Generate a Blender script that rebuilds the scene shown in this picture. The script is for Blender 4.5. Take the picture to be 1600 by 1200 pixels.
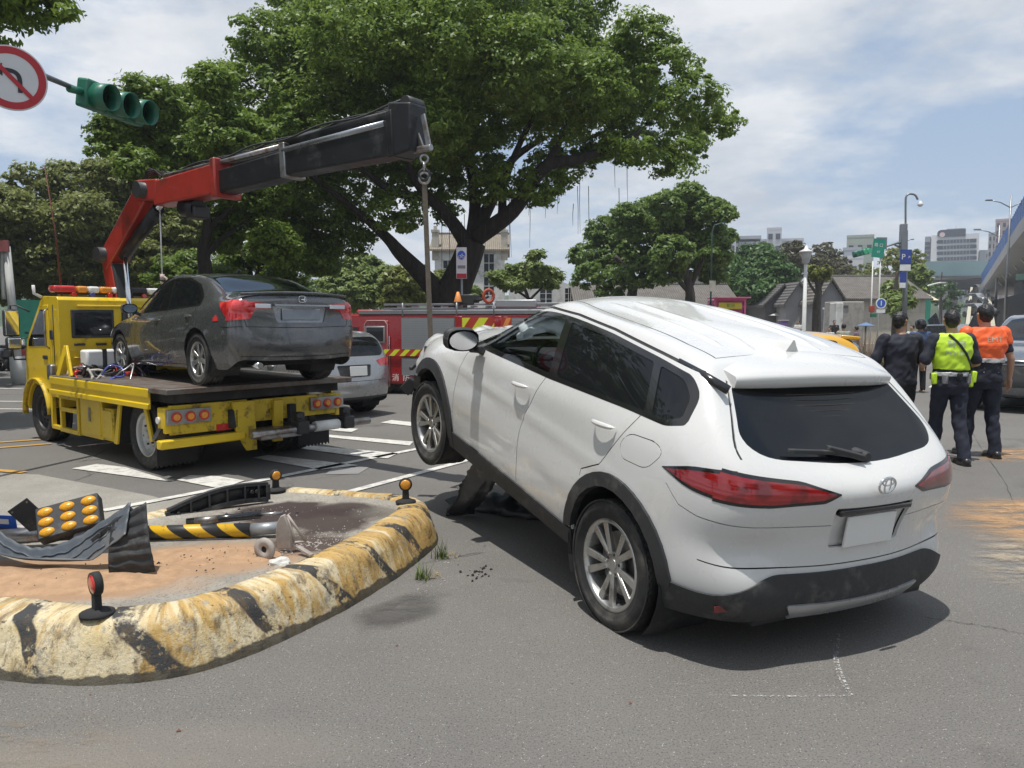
import bpy, bmesh, math, random
import numpy as np
from mathutils import Vector, Matrix, Euler, noise as mnoise
from mathutils.bvhtree import BVHTree
random.seed(7); rng=np.random.default_rng(7)
for o in list(bpy.data.objects): bpy.data.objects.remove(o)
S=bpy.context.scene; C=S.collection; PI=math.pi; R_=math.radians
# ---------------- camera ----------------
FPX,HY,CH=1200.0,501.0,1.6
TH=math.atan((600-HY)/FPX)
cd=bpy.data.cameras.new('camera'); cam=bpy.data.objects.new('camera',cd); C.objects.link(cam)
cd.sensor_width=36; cd.lens=36*FPX/1600; cd.clip_start=.05; cd.clip_end=3000
cam.location=(0,0,CH); cam.rotation_euler=(PI/2-TH,0,0); S.camera=cam
# ---------------- light ----------------
SUN=Vector((-.12,-.16,1)).normalized()
sl=bpy.data.lights.new('sun','SUN'); sl.energy=4.5; sl.angle=R_(.55); sl.color=(1,.965,.91)
so=bpy.data.objects.new('sun',sl); C.objects.link(so); so.location=(0,0,40)
so.rotation_euler=SUN.to_track_quat('Z','Y').to_euler()
S.view_settings.view_transform='Standard'; S.view_settings.look='None'; S.view_settings.gamma=1; S.view_settings.exposure=0
W=bpy.data.worlds.new('World'); S.world=W; W.use_nodes=True
def world():
    nt=W.node_tree; N=nt.nodes; L=nt.links; N.clear()
    out=N.new('ShaderNodeOutputWorld'); bg=N.new('ShaderNodeBackground'); bg.inputs[1].default_value=.1
    sky=N.new('ShaderNodeTexSky'); sky.sky_type='NISHITA'; sky.sun_disc=False
    sky.sun_elevation=math.asin(SUN.z); sky.sun_rotation=math.atan2(SUN.x,SUN.y); sky.air_density=1.0; sky.dust_density=1.2
    tc=N.new('ShaderNodeTexCoord'); sep=N.new('ShaderNodeSeparateXYZ'); L.new(tc.outputs['Generated'],sep.inputs[0])
    def m(op,a,b=None,c=None):
        n=N.new('ShaderNodeMath'); n.operation=op
        for i,v in enumerate((a,b,c)):
            if v is None: continue
            if isinstance(v,(int,float)): n.inputs[i].default_value=v
            else: L.new(v,n.inputs[i])
        return n.outputs[0]
    zz=m('ADD',m('MAXIMUM',sep.outputs[2],0),.22)
    cmb=N.new('ShaderNodeCombineXYZ'); L.new(m('DIVIDE',sep.outputs[0],zz),cmb.inputs[0]); L.new(m('DIVIDE',sep.outputs[1],zz),cmb.inputs[1])
    def nz(sc,det,rough,off):
        n=N.new('ShaderNodeTexNoise'); n.inputs['Scale'].default_value=sc; n.inputs['Detail'].default_value=det; n.inputs['Roughness'].default_value=rough
        mp=N.new('ShaderNodeMapping'); mp.inputs['Location'].default_value=off; L.new(cmb.outputs[0],mp.inputs[0]); L.new(mp.outputs[0],n.inputs['Vector']); return n.outputs[0]
    n1=nz(1.0,8,.58,(4.1,1.4,0)); n2=nz(1.6,6,.6,(5,1,3))
    def ramp(src,p0,c0,p1,c1):
        r=N.new('ShaderNodeValToRGB'); r.color_ramp.elements[0].position=p0; r.color_ramp.elements[0].color=c0
        r.color_ramp.elements[1].position=p1; r.color_ramp.elements[1].color=c1; L.new(src,r.inputs[0]); return r.outputs[0]
    mask=ramp(n1,.42,(0,0,0,1),.53,(1,1,1,1))
    ccol=ramp(n2,.36,(5.6,6.0,6.6,1),.60,(9.3,9.4,9.5,1))
    hz=ramp(sep.outputs[2],.0,(1,1,1,1),.35,(0,0,0,1))
    # pale humid air whitening the clear sky
    mx=N.new('ShaderNodeMix'); mx.data_type='RGBA'; mx.inputs[0].default_value=.6
    L.new(sky.outputs[0],mx.inputs[6]); mx.inputs[7].default_value=(4.2,5.8,8.2,1)
    mc=N.new('ShaderNodeMix'); mc.data_type='RGBA'; L.new(m('MULTIPLY',mask,.88),mc.inputs[0]); L.new(mx.outputs[2],mc.inputs[6]); L.new(ccol,mc.inputs[7])
    mh=N.new('ShaderNodeMix'); mh.data_type='RGBA'; L.new(m('MULTIPLY',hz,.5),mh.inputs[0]); L.new(mc.outputs[2],mh.inputs[6]); mh.inputs[7].default_value=(5.9,6.6,7.6,1)
    L.new(mh.outputs[2],bg.inputs[0]); L.new(bg.outputs[0],out.inputs[0])
world()
S.render.engine='CYCLES'
try: S.cycles.max_bounces=6; S.cycles.transparent_max_bounces=12; S.cycles.transmission_bounces=4
except Exception: pass
# ---------------- measuring helpers ----------------
FW=np.array([0,math.cos(TH),-math.sin(TH)]); UP=np.array([0,math.sin(TH),math.cos(TH)])
def ray(u,v): return FW+np.array([1,0,0])*(u-800)/FPX-UP*(v-600)/FPX
def gp(u,v,z=0.0): d=ray(u,v); s=(z-CH)/d[2]; p=np.array([0,0,CH])+s*d; return (float(p[0]),float(p[1]),float(z))
def at(u,v,y): d=ray(u,v); p=np.array([0,0,CH])+d*(y/d[1]); return Vector((float(p[0]),float(p[1]),float(p[2])))
# ---------------- materials ----------------
class NT:
    def __init__(s,name):
        s.m=bpy.data.materials.new(name); s.m.use_nodes=True; s.t=s.m.node_tree; s.N=s.t.nodes; s.L=s.t.links; s.N.clear()
        s.out=s.N.new('ShaderNodeOutputMaterial'); s.b=s.N.new('ShaderNodeBsdfPrincipled'); s.L.new(s.b.outputs[0],s.out.inputs[0])
        s._tc=None
    def put(s,inp,v):
        if isinstance(v,bpy.types.NodeSocket): s.L.new(v,inp)
        elif isinstance(v,(tuple,list)) and len(v)==3 and inp.type=='RGBA': inp.default_value=(*v,1)
        else: inp.default_value=v
    def coord(s,k='Object'):
        if s._tc is None: s._tc=s.N.new('ShaderNodeTexCoord')
        return s._tc.outputs[k]
    def map(s,vec,scale=(1,1,1),loc=(0,0,0),rot=(0,0,0)):
        n=s.N.new('ShaderNodeMapping'); n.inputs['Scale'].default_value=scale; n.inputs['Location'].default_value=loc; n.inputs['Rotation'].default_value=rot
        s.L.new(vec,n.inputs[0]); return n.outputs[0]
    def noise(s,scale,det=4,rough=.55,vec=None,dist=0):
        n=s.N.new('ShaderNodeTexNoise'); n.inputs['Scale'].default_value=scale; n.inputs['Detail'].default_value=det; n.inputs['Roughness'].default_value=rough; n.inputs['Distortion'].default_value=dist
        s.L.new(vec if vec is not None else s.coord(),n.inputs['Vector']); return n.outputs[0]
    def voro(s,scale,vec=None,out='Distance',feature='F1'):
        n=s.N.new('ShaderNodeTexVoronoi'); n.feature=feature; n.inputs['Scale'].default_value=scale
        s.L.new(vec if vec is not None else s.coord(),n.inputs['Vector']); return n.outputs[out]
    def math(s,op,a,b=None,c=None):
        n=s.N.new('ShaderNodeMath'); n.operation=op
        for i,v in enumerate((a,b,c)):
            if v is not None: s.put(n.inputs[i],v)
        return n.outputs[0]
    def ramp(s,src,*st):
        r=s.N.new('ShaderNodeValToRGB'); e=r.color_ramp.elements
        while len(e)<len(st): e.new(.5)
        for i,(p,c) in enumerate(st): e[i].position=p; e[i].color=(c,c,c,1) if isinstance(c,(int,float)) else (*c,1)
        s.L.new(src,r.inputs[0]); return r.outputs[0]
    def mix(s,f,a,b):
        n=s.N.new('ShaderNodeMix'); n.data_type='RGBA'; s.put(n.inputs[0],f); s.put(n.inputs[6],a); s.put(n.inputs[7],b); return n.outputs[2]
    def bump(s,h,strength=.3,dist=.01):
        n=s.N.new('ShaderNodeBump'); n.inputs['Strength'].default_value=strength; n.inputs['Distance'].default_value=dist
        s.L.new(h,n.inputs['Height']); s.L.new(n.outputs[0],s.b.inputs['Normal'])
    def sep(s,vec):
        n=s.N.new('ShaderNodeSeparateXYZ'); s.L.new(vec,n.inputs[0]); return n.outputs
    def blob(s,x,y,rx,ry,soft=.35,rot=0,warp=.3,wscale=2.5,vec=None):
        """1 inside an ellipse on the xy plane with a ragged edge"""
        v=vec if vec is not None else s.coord()
        o=s.sep(s.map(v,(1/rx,1/ry,1),(-x/rx,-y/ry,0)) if not rot else s.map(s.map(v,(1,1,1),(-x,-y,0)),(1,1,1),(0,0,0),(0,0,-rot)))
        if rot: a=s.math('DIVIDE',o[0],rx); b=s.math('DIVIDE',o[1],ry)
        else: a,b=o[0],o[1]
        d=s.math('SQRT',s.math('ADD',s.math('MULTIPLY',a,a),s.math('MULTIPLY',b,b)))
        d=s.math('ADD',d,s.math('MULTIPLY',s.math('SUBTRACT',s.noise(wscale,5,.6,v),.5),warp*2))
        return s.ramp(d,(1-soft,1.0),(1+soft,0.0))
MATS={}
def mat(name,col,rough=.6,metal=0,var=.12,scale=3,coat=0,bump=0,bscale=40,emit=None,estr=0,spec=.5,dirt=None,dirt_amt=.0,dirt_scale=2.5):
    if name in MATS: return MATS[name]
    n=NT(name); c=col
    nz=n.noise(scale,5,.6)
    c=n.mix(n.ramp(nz,(.3,0.0),(.7,1.0)),tuple(x*(1-var) for x in col),tuple(min(1,x*(1+var)) for x in col))
    if dirt is not None: c=n.mix(n.ramp(n.noise(dirt_scale,8,.7),(.62-dirt_amt*.3,0.0),(.72-dirt_amt*.1,1.0)),c,dirt)
    n.put(n.b.inputs['Base Color'],c); n.b.inputs['Metallic'].default_value=metal
    n.put(n.b.inputs['Roughness'],n.ramp(n.noise(scale*2.3,3),(.3,max(0,rough-.06)),(.7,min(1,rough+.06))))
    n.b.inputs['Coat Weight'].default_value=coat; n.b.inputs['Coat Roughness'].default_value=.04; n.b.inputs['Specular IOR Level'].default_value=spec
    if bump: n.bump(n.noise(bscale,4),bump,.01)
    if emit: n.b.inputs['Emission Color'].default_value=(*emit,1); n.b.inputs['Emission Strength'].default_value=estr
    MATS[name]=n.m; return n.m
def glass(name,tint=(.05,.06,.07),trans=.25,rough=.02,refl=1.0):
    """tinted pane: partly see-through, with a mirror-like surface"""
    if name in MATS: return MATS[name]
    n=NT(name); N,L=n.N,n.L
    tr=N.new('ShaderNodeBsdfTransparent'); tr.inputs[0].default_value=(*tint,1)
    gl=N.new('ShaderNodeBsdfGlossy'); gl.inputs['Roughness'].default_value=rough; gl.inputs[0].default_value=(.9*refl,.95*refl,1*refl,1)
    df=N.new('ShaderNodeBsdfDiffuse'); df.inputs[0].default_value=(.012,.013,.015,1)
    m0=N.new('ShaderNodeMixShader'); m0.inputs[0].default_value=trans; L.new(df.outputs[0],m0.inputs[1]); L.new(tr.outputs[0],m0.inputs[2])
    fr=N.new('ShaderNodeFresnel'); fr.inputs[0].default_value=1.5
    m1=N.new('ShaderNodeMixShader'); L.new(fr.outputs[0],m1.inputs[0]); L.new(m0.outputs[0],m1.inputs[1]); L.new(gl.outputs[0],m1.inputs[2])
    L.new(m1.outputs[0],n.out.inputs[0]); MATS[name]=n.m; return n.m
# ---------------- objects ----------------
def link(o,parent=None):
    C.objects.link(o)
    if parent is not None: o.parent=parent
    return o
def tag(o,label=None,cat=None,group=None,kind=None):
    if label: o['label']=label
    if cat: o['category']=cat
    if group: o['group']=group
    if kind: o['kind']=kind
    return o
def thing(name,label,cat,loc=(0,0,0),rot=(0,0,0),group=None):
    o=bpy.data.objects.new(name,None); o.empty_display_size=.2; C.objects.link(o); o.location=loc; o.rotation_euler=rot
    return tag(o,label,cat,group)
class MB:
    """collects simple solids into one mesh"""
    def __init__(s): s.v=[];s.f=[];s.m=[];s.sm=[]
    def add(s,vs,fs,mi=0,smooth=False):
        b=len(s.v); s.v+= [tuple(v) for v in vs]; s.f+=[tuple(b+i for i in f) for f in fs]; s.m+=[mi]*len(fs); s.sm+=[smooth]*len(fs); return s
    def box(s,c,d,rot=None,mi=0,taper=(1,1)):
        hx,hy,hz=d[0]/2,d[1]/2,d[2]/2; vs=[]
        for z in (-1,1):
            tx,ty=(taper if z>0 else (1,1))
            for x,y in ((-1,-1),(1,-1),(1,1),(-1,1)): vs.append(Vector((x*hx*tx,y*hy*ty,z*hz)))
        if rot is not None:
            M=(rot if isinstance(rot,Matrix) else Euler(rot).to_matrix()); vs=[M@v for v in vs]
        vs=[v+Vector(c) for v in vs]
        return s.add(vs,[(3,2,1,0),(4,5,6,7),(0,1,5,4),(1,2,6,5),(2,3,7,6),(3,0,4,7)],mi)
    def beam(s,a,b,w,h,mi=0,up=(0,0,1),w2=None,h2=None):
        a,b=Vector(a),Vector(b); d=(b-a).normalized(); sx=d.cross(Vector(up)).normalized(); u=sx.cross(d)
        w2=w if w2 is None else w2; h2=h if h2 is None else h2; vs=[]
        for p,ww,hh in ((a,w,h),(b,w2,h2)):
            for x,y in ((-1,-1),(1,-1),(1,1),(-1,1)): vs.append(p+sx*x*ww/2+u*y*hh/2)
        return s.add(vs,[(3,2,1,0),(4,5,6,7),(0,1,5,4),(1,2,6,5),(2,3,7,6),(3,0,4,7)],mi)
    def cyl(s,a,b,r,r2=None,n=16,mi=0,caps=True):
        return s.tube([a,b],[r,r if r2 is None else r2],n,mi,caps)
    def tube(s,pts,rs,n=8,mi=0,caps=True):
        pts=[Vector(p) for p in pts]
        if isinstance(rs,(int,float)): rs=[rs]*len(pts)
        d0=(pts[1]-pts[0]).normalized(); ref=Vector((0,0,1)) if abs(d0.z)<.9 else Vector((1,0,0))
        sx=d0.cross(ref).normalized(); vs=[];fs=[]
        for i,p in enumerate(pts):
            d=(pts[min(i+1,len(pts)-1)]-pts[max(i-1,0)]).normalized(); sx=(sx-d*sx.dot(d)).normalized(); sy=d.cross(sx)
            for k in range(n): a=2*PI*k/n; vs.append(p+sx*math.cos(a)*rs[i]+sy*math.sin(a)*rs[i])
        for i in range(len(pts)-1):
            for k in range(n): a=i*n+k;b=i*n+(k+1)%n; fs.append((a,b,b+n,a+n))
        s.add(vs,fs,mi,True)
        if caps:
            base=len(s.v)-len(vs)
            s.f+=[tuple(base+k for k in range(n))[::-1],tuple(base+len(vs)-n+k for k in range(n))]; s.m+=[mi,mi]; s.sm+=[False,False]
        return s
    def lathe(s,prof,axis='y',n=32,c=(0,0,0),mi=0,smooth=True,closed=False):
        """prof: (radius, along-axis)"""
        vs=[];fs=[];m=len(prof)
        for k in range(n):
            a=2*PI*k/n; ca,sa=math.cos(a),math.sin(a)
            for r,h in prof:
                p={'y':(r*ca,h,r*sa),'z':(r*ca,r*sa,h),'x':(h,r*ca,r*sa)}[axis]; vs.append(Vector(p)+Vector(c))
        for k in range(n):
            for i in range(m-1 if not closed else m):
                j=(i+1)%m; a,b=k*m+i,k*m+j; c2,d=((k+1)%n)*m+j,((k+1)%n)*m+i; fs.append((a,b,c2,d))
        return s.add(vs,fs,mi,smooth)
    def prism(s,poly,t0,t1,axis='y',mi=0):
        """polygon extruded; poly in the two other axes"""
        def P(p,t): return {'y':(p[0],t,p[1]),'x':(t,p[0],p[1]),'z':(p[0],p[1],t)}[axis]
        n=len(poly); vs=[P(p,t0) for p in poly]+[P(p,t1) for p in poly]
        return s.add(vs,[tuple(range(n))[::-1],tuple(range(n,2*n))]+[(i,(i+1)%n,n+(i+1)%n,n+i) for i in range(n)],mi)
    def grid(s,P,mi=0,smooth=True):
        """P[i][j] points"""
        a=len(P);b=len(P[0]); return s.add([p for r in P for p in r],[(i*b+j,(i+1)*b+j,(i+1)*b+j+1,i*b+j+1) for i in range(a-1) for j in range(b-1)],mi,smooth)
    def mesh(s,name,mats):
        me=bpy.data.meshes.new(name); me.from_pydata([tuple(v) for v in s.v],[],s.f)
        for m in (mats if isinstance(mats,(list,tuple)) else [mats]): me.materials.append(m)
        me.polygons.foreach_set('material_index',s.m); me.polygons.foreach_set('use_smooth',s.sm)
        bm=bmesh.new(); bm.from_mesh(me); bmesh.ops.recalc_face_normals(bm,faces=bm.faces); bm.to_mesh(me); bm.free()
        me.update(); return me
    def build(s,name,mats,parent=None,loc=(0,0,0),rot=(0,0,0),bevel=0,segs=2,solid=0):
        o=bpy.data.objects.new(name,s.mesh(name,mats)); link(o,parent); o.location=loc; o.rotation_euler=rot
        if solid: m=o.modifiers.new('solid','SOLIDIFY'); m.thickness=solid; m.offset=0
        if bevel:
            m=o.modifiers.new('bevel','BEVEL'); m.width=bevel; m.segments=segs; m.limit_method='ANGLE'; m.angle_limit=R_(35)
            m.harden_normals=False
            try: o.data.set_sharp_from_angle(angle=R_(35))
            except Exception: pass
        return o
def npmesh(name,V,Fc,mats,smooth=False,mi=None,col=None):
    """fast mesh from numpy arrays; Fc (n,k)"""
    me=bpy.data.meshes.new(name); V=np.asarray(V,np.float32); Fc=np.asarray(Fc,np.int32); k=Fc.shape[1]
    me.vertices.add(len(V)); me.vertices.foreach_set('co',V.ravel()); me.loops.add(Fc.size); me.loops.foreach_set('vertex_index',Fc.ravel())
    me.polygons.add(len(Fc)); me.polygons.foreach_set('loop_start',np.arange(0,Fc.size,k,dtype=np.int32)); me.polygons.foreach_set('loop_total',np.full(len(Fc),k,np.int32))
    for m in (mats if isinstance(mats,(list,tuple)) else [mats]): me.materials.append(m)
    if mi is not None: me.polygons.foreach_set('material_index',np.asarray(mi,np.int32))
    me.update(calc_edges=True)
    if smooth: me.polygons.foreach_set('use_smooth',np.ones(len(Fc),bool))
    return me
def dup(root,loc=None,rot=None,label=None):
    def cp(o,par):
        c=o.copy(); C.objects.link(c); c.parent=par
        for ch in list(o.children): cp(ch,c)
        return c
    r=cp(root,None)
    if loc is not None: r.location=loc
    if rot is not None: r.rotation_euler=rot
    if label: r['label']=label
    return r
def text_mesh(name,txt,size,m,parent=None,M=None,depth=.002,align='CENTER',sx=1):
    cu=bpy.data.curves.new(name,'FONT'); cu.body=txt; cu.size=size; cu.extrude=depth; cu.align_x=align; cu.align_y='CENTER'
    o=bpy.data.objects.new(name+'_tmp',cu); C.objects.link(o); dg=bpy.context.evaluated_depsgraph_get(); dg.update()
    me=bpy.data.meshes.new_from_object(o.evaluated_get(dg)); bpy.data.objects.remove(o); me.materials.clear(); me.materials.append(m)
    o=bpy.data.objects.new(name,me); link(o,parent)
    o.matrix_local=(M if M is not None else Matrix())@Matrix.Diagonal((sx,1,1,1)); return o
def frame(loc,xdir,ydir):
    """matrix whose local x runs along xdir and y along ydir (flat print faces +z)"""
    x=Vector(xdir).normalized(); y=Vector(ydir).normalized(); z=x.cross(y).normalized(); y=z.cross(x)
    M=Matrix((x,y,z)).transposed().to_4x4(); M.translation=Vector(loc); return M
# ---------------- car bodies ----------------
def rpoly(pts,r=.03,n=4):
    """round the corners of a closed polygon"""
    out=[];N=len(pts)
    for i in range(N):
        p=Vector(pts[i][:2]); a=Vector(pts[i-1][:2]); b=Vector(pts[(i+1)%N][:2])
        rr=pts[i][2] if len(pts[i])>2 else r
        la,lb=(a-p).length,(b-p).length; ra=min(rr,la*.48); rb=min(rr,lb*.48)
        if rr<=0: out.append(tuple(p)); continue
        s=p+(a-p)/la*ra; e=p+(b-p)/lb*rb
        for k in range(n+1): t=k/n; out.append(tuple(s*(1-t)**2+p*2*t*(1-t)+e*t*t))
    return out
def strip(pts,w=.006):
    P=[Vector(p) for p in pts]; L=[];Rr=[]
    for i,p in enumerate(P):
        d=(P[min(i+1,len(P)-1)]-P[max(i-1,0)]).normalized(); n=Vector((-d.y,d.x))*w/2; L.append(tuple(p+n)); Rr.append(tuple(p-n))
    return [[L[i],L[i+1],Rr[i+1],Rr[i]] for i in range(len(P)-1)]
def crom(pts,n=6,closed=False):
    P=[np.array(p,float) for p in pts]; N=len(P); out=[]
    for i in range(N if closed else N-1):
        p0,p1,p2,p3=(P[(i-1)%N],P[i],P[(i+1)%N],P[(i+2)%N]) if closed else (P[max(i-1,0)],P[i],P[i+1],P[min(i+2,N-1)])
        for k in range(n): t=k/n; out.append(tuple(.5*((2*p1)+(p2-p0)*t+(2*p0-5*p1+4*p2-p3)*t*t+(3*p1-p0-3*p2+p3)*t**3)))
    if not closed: out.append(tuple(P[-1]))
    return out
def inpoly(x,y,P):
    c=False;j=len(P)-1
    for i in range(len(P)):
        if (P[i][1]>y)!=(P[j][1]>y) and x<(P[j][0]-P[i][0])*(y-P[i][1])/(P[j][1]-P[i][1])+P[i][0]: c=not c
        j=i
    return c
class Shell:
    AX={'side':(0,2,1),'rear':(1,2,0),'front':(1,2,0),'top':(0,1,2)}
    def __init__(s,rows,rear,front,top,nj=3,levels=3,pw=2.2,dents=None):
        K=len(rows)-1;N=len(rows[0])-1; idx={};V=[]
        def pos(i,j,k):
            a=abs(j)/nj; sg=1 if j>0 else -1; x,y,z=rows[k][i]
            if abs(j)==nj: return (x,sg*y,z)
            if k==K: cx,cz=top[i]
            elif i==0: cx,cz=rear[k]
            else: cx,cz=front[k]
            q=a**pw
            return (cx+(x-cx)*q,sg*y*a,cz+(z-cz)*q)
        def vi(i,j,k):
            if (i,j,k) not in idx: idx[(i,j,k)]=len(V); V.append(pos(i,j,k))
            return idx[(i,j,k)]
        F=[]
        for k in range(K):
            for i in range(N):
                F.append((vi(i,nj,k),vi(i,nj,k+1),vi(i+1,nj,k+1),vi(i+1,nj,k))); F.append((vi(i,-nj,k),vi(i+1,-nj,k),vi(i+1,-nj,k+1),vi(i,-nj,k+1)))
            for j in range(-nj,nj):
                F.append((vi(0,j,k),vi(0,j,k+1),vi(0,j+1,k+1),vi(0,j+1,k))); F.append((vi(N,j,k),vi(N,j+1,k),vi(N,j+1,k+1),vi(N,j,k+1)))
        for i in range(N):
            for j in range(-nj,nj): F.append((vi(i,j,K),vi(i,j+1,K),vi(i+1,j+1,K),vi(i+1,j,K))[::-1])
        me=bpy.data.meshes.new('cage'); me.from_pydata(V,[],F); ob=bpy.data.objects.new('cage',me); C.objects.link(ob)
        md=ob.modifiers.new('s','SUBSURF'); md.levels=levels; md.render_levels=levels; md.boundary_smooth='ALL'
        T=np.array(V); P=T.copy(); n=len(V)
        for it in range(5):
            dg=bpy.context.evaluated_depsgraph_get(); dg.update(); ev=ob.evaluated_get(dg).to_mesh()
            co=np.empty(len(ev.vertices)*3); ev.vertices.foreach_get('co',co); E=co.reshape(-1,3)[:n]
            if it==4: break
            P+=(T-E)*.85; me.vertices.foreach_set('co',P.ravel()); me.update()
        me2=bpy.data.meshes.new_from_object(ob.evaluated_get(dg)); bpy.data.objects.remove(ob)
        s.bm=bmesh.new(); s.bm.from_mesh(me2); bpy.data.meshes.remove(me2)
        if dents:
            for v in s.bm.verts: v.co=dents(v.co)
        bmesh.ops.recalc_face_normals(s.bm,faces=s.bm.faces)
        s.bm.faces.ensure_lookup_table(); s.bm.normal_update()
        if max(s.bm.faces,key=lambda f:f.calc_center_median().z).normal.z<0: bmesh.ops.reverse_faces(s.bm,faces=s.bm.faces); s.bm.normal_update()
        s.L=s.bm.faces.layers.int.new('rid')
        s.bm.verts.ensure_lookup_table(); s.on=[v.normal.copy() for v in s.bm.verts]; s.oc=[v.co.copy() for v in s.bm.verts]; s.of=[[v.index for v in f.verts] for f in s.bm.faces]
        s.bvh=BVHTree.FromPolygons(s.oc,s.of); s.nc={}
    def nrm(s,co):
        k=(round(co.x,5),round(co.y,5),round(co.z,5))
        if k not in s.nc:
            h=s.bvh.find_nearest(co); n=Vector((0,0,0))
            for i in s.of[h[2]]: n+=s.on[i]/((s.oc[i]-co).length+1e-4)**1.5
            s.nc[k]=n.normalized()
        return s.nc[k]
    def _cand(s,poly,proj,sgn,nmin):
        a,b,c=s.AX[proj]; x0=min(p[0] for p in poly);x1=max(p[0] for p in poly);y0=min(p[1] for p in poly);y1=max(p[1] for p in poly); r=[]
        for f in s.bm.faces:
            if f.normal[c]*sgn<nmin: continue
            if proj=='side' and f.verts[0].co.y*sgn<0: continue
            xs=[v.co[a] for v in f.verts]; ys=[v.co[b] for v in f.verts]
            if max(xs)<x0 or min(xs)>x1 or max(ys)<y0 or min(ys)>y1: continue
            r.append(f)
        return r
    def cut(s,rid,poly,proj='side',sgn=1,nmin=.12,only=(0,)):
        """cut the surface along a polygon seen along one axis, name the inside rid"""
        a,b,c=s.AX[proj]
        if proj=='rear': sgn=-1
        if proj=='front': sgn=1
        cand=set(s._cand(poly,proj,sgn,nmin)); n=len(poly)
        for i in range(n):
            p=poly[i];q=poly[(i+1)%n]; dx,dy=q[0]-p[0],q[1]-p[1]
            if dx*dx+dy*dy<1e-10: continue
            x0,x1=min(p[0],q[0])-1e-4,max(p[0],q[0])+1e-4;y0,y1=min(p[1],q[1])-1e-4,max(p[1],q[1])+1e-4; sel=[]
            for f in cand:
                if not f.is_valid: continue
                xs=[v.co[a] for v in f.verts]; ys=[v.co[b] for v in f.verts]
                if max(xs)<x0 or min(xs)>x1 or max(ys)<y0 or min(ys)>y1: continue
                sel.append(f)
            if not sel: continue
            co=[0,0,0];co[a]=p[0];co[b]=p[1]; no=[0,0,0];no[a]=-dy;no[b]=dx
            g=set(sel)
            for f in sel: g.update(f.edges); g.update(f.verts)
            r=bmesh.ops.bisect_plane(s.bm,geom=list(g),dist=2e-5,plane_co=co,plane_no=no)
            cand={f for f in cand if f.is_valid}|{e for e in r['geom'] if isinstance(e,bmesh.types.BMFace) and e.is_valid}
        for f in cand:
            if not f.is_valid: continue
            if f[s.L] not in only: continue
            m=f.calc_center_median()
            if inpoly(m[a],m[b],poly): f[s.L]=rid
    def both(s,rid,poly,nmin=.12,only=(0,)):
        """same cut on both flanks: rid on the left, rid+100 on the right"""
        s.cut(rid,poly,'side',1,nmin,only); s.cut(rid+100,poly,'side',-1,nmin,only)
    def seam(s,pts,proj='side',sgn=1,w=.007,rid=99,only=(0,),nmin=.12):
        for q in strip(pts,w): s.cut(rid,q,proj,sgn,nmin,only)
    def sel(s,fn,rid,only=(0,)):
        for f in s.bm.faces:
            if f[s.L] in only and fn(f.calc_center_median(),f.normal): f[s.L]=rid
    def out(s,rid,name,m,parent,off=0,depth=.015,label=None):
        ids=rid if isinstance(rid,(tuple,list,set)) else (rid,)
        fs=[f for f in s.bm.faces if f[s.L] in ids]
        if not fs: return None
        if name!='panel_gap' and label!='_one':
            left=set(fs); isl=[]
            while left:
                st=[left.pop()]; cur=[]
                while st:
                    f=st.pop(); cur.append(f)
                    for e in f.edges:
                        for g_ in e.link_faces:
                            if g_ in left: left.discard(g_); st.append(g_)
                isl.append(cur)
            isl.sort(key=len,reverse=True); big=[i for i in isl if len(i)>=6]
            for i in isl[len(big):]: big[0]+=i
            if len(big)>1:
                r=None
                for i in big: o=s.mk(i,name,m,parent,off,depth,label); r=r or o
                return r
        o=s.mk(fs,name,m,parent,off,depth,None if label=='_one' else label)
        if name=='panel_gap': o['kind']='stuff'
        return o
    def mk(s,fs,name,m,parent,off,depth,label):
        fset=set(fs); vm={};V=[];F=[];rim=[];VN=[]
        def g(v,d):
            k=(v.index,d)
            if k not in vm: n=s.nrm(v.co); vm[k]=len(V); V.append(tuple(v.co+n*d)); VN.append(n)
            return vm[k]
        s.bm.verts.index_update()
        for f in fs: F.append([g(v,off) for v in f.verts])
        nf=len(F)
        if depth:
            for f in fs:
                for l in f.loops:
                    if not any(x in fset for x in l.edge.link_faces if x is not f):
                        a,b=l.vert,l.link_loop_next.vert; rim.append([g(b,off),g(a,off),g(a,off-depth),g(b,off-depth)])
        me=bpy.data.meshes.new(name); me.from_pydata(V,[],F+rim); me.materials.append(m)
        sm=np.zeros(len(F)+len(rim),bool); sm[:nf]=True; me.polygons.foreach_set('use_smooth',sm); me.update()
        ln=[]
        for i,p in enumerate(me.polygons):
            for vi in p.vertices: ln.append(tuple(VN[vi]) if i<nf else tuple(p.normal))
        me.normals_split_custom_set(ln)
        return tag(link(bpy.data.objects.new(name,me),parent),label)
def arc(cx,cz,r,a0,a1,n=16,rx=None): return [(cx+(rx or r)*math.cos(R_(a0+(a1-a0)*i/n)),cz+r*math.sin(R_(a0+(a1-a0)*i/n))) for i in range(n+1)]
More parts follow.
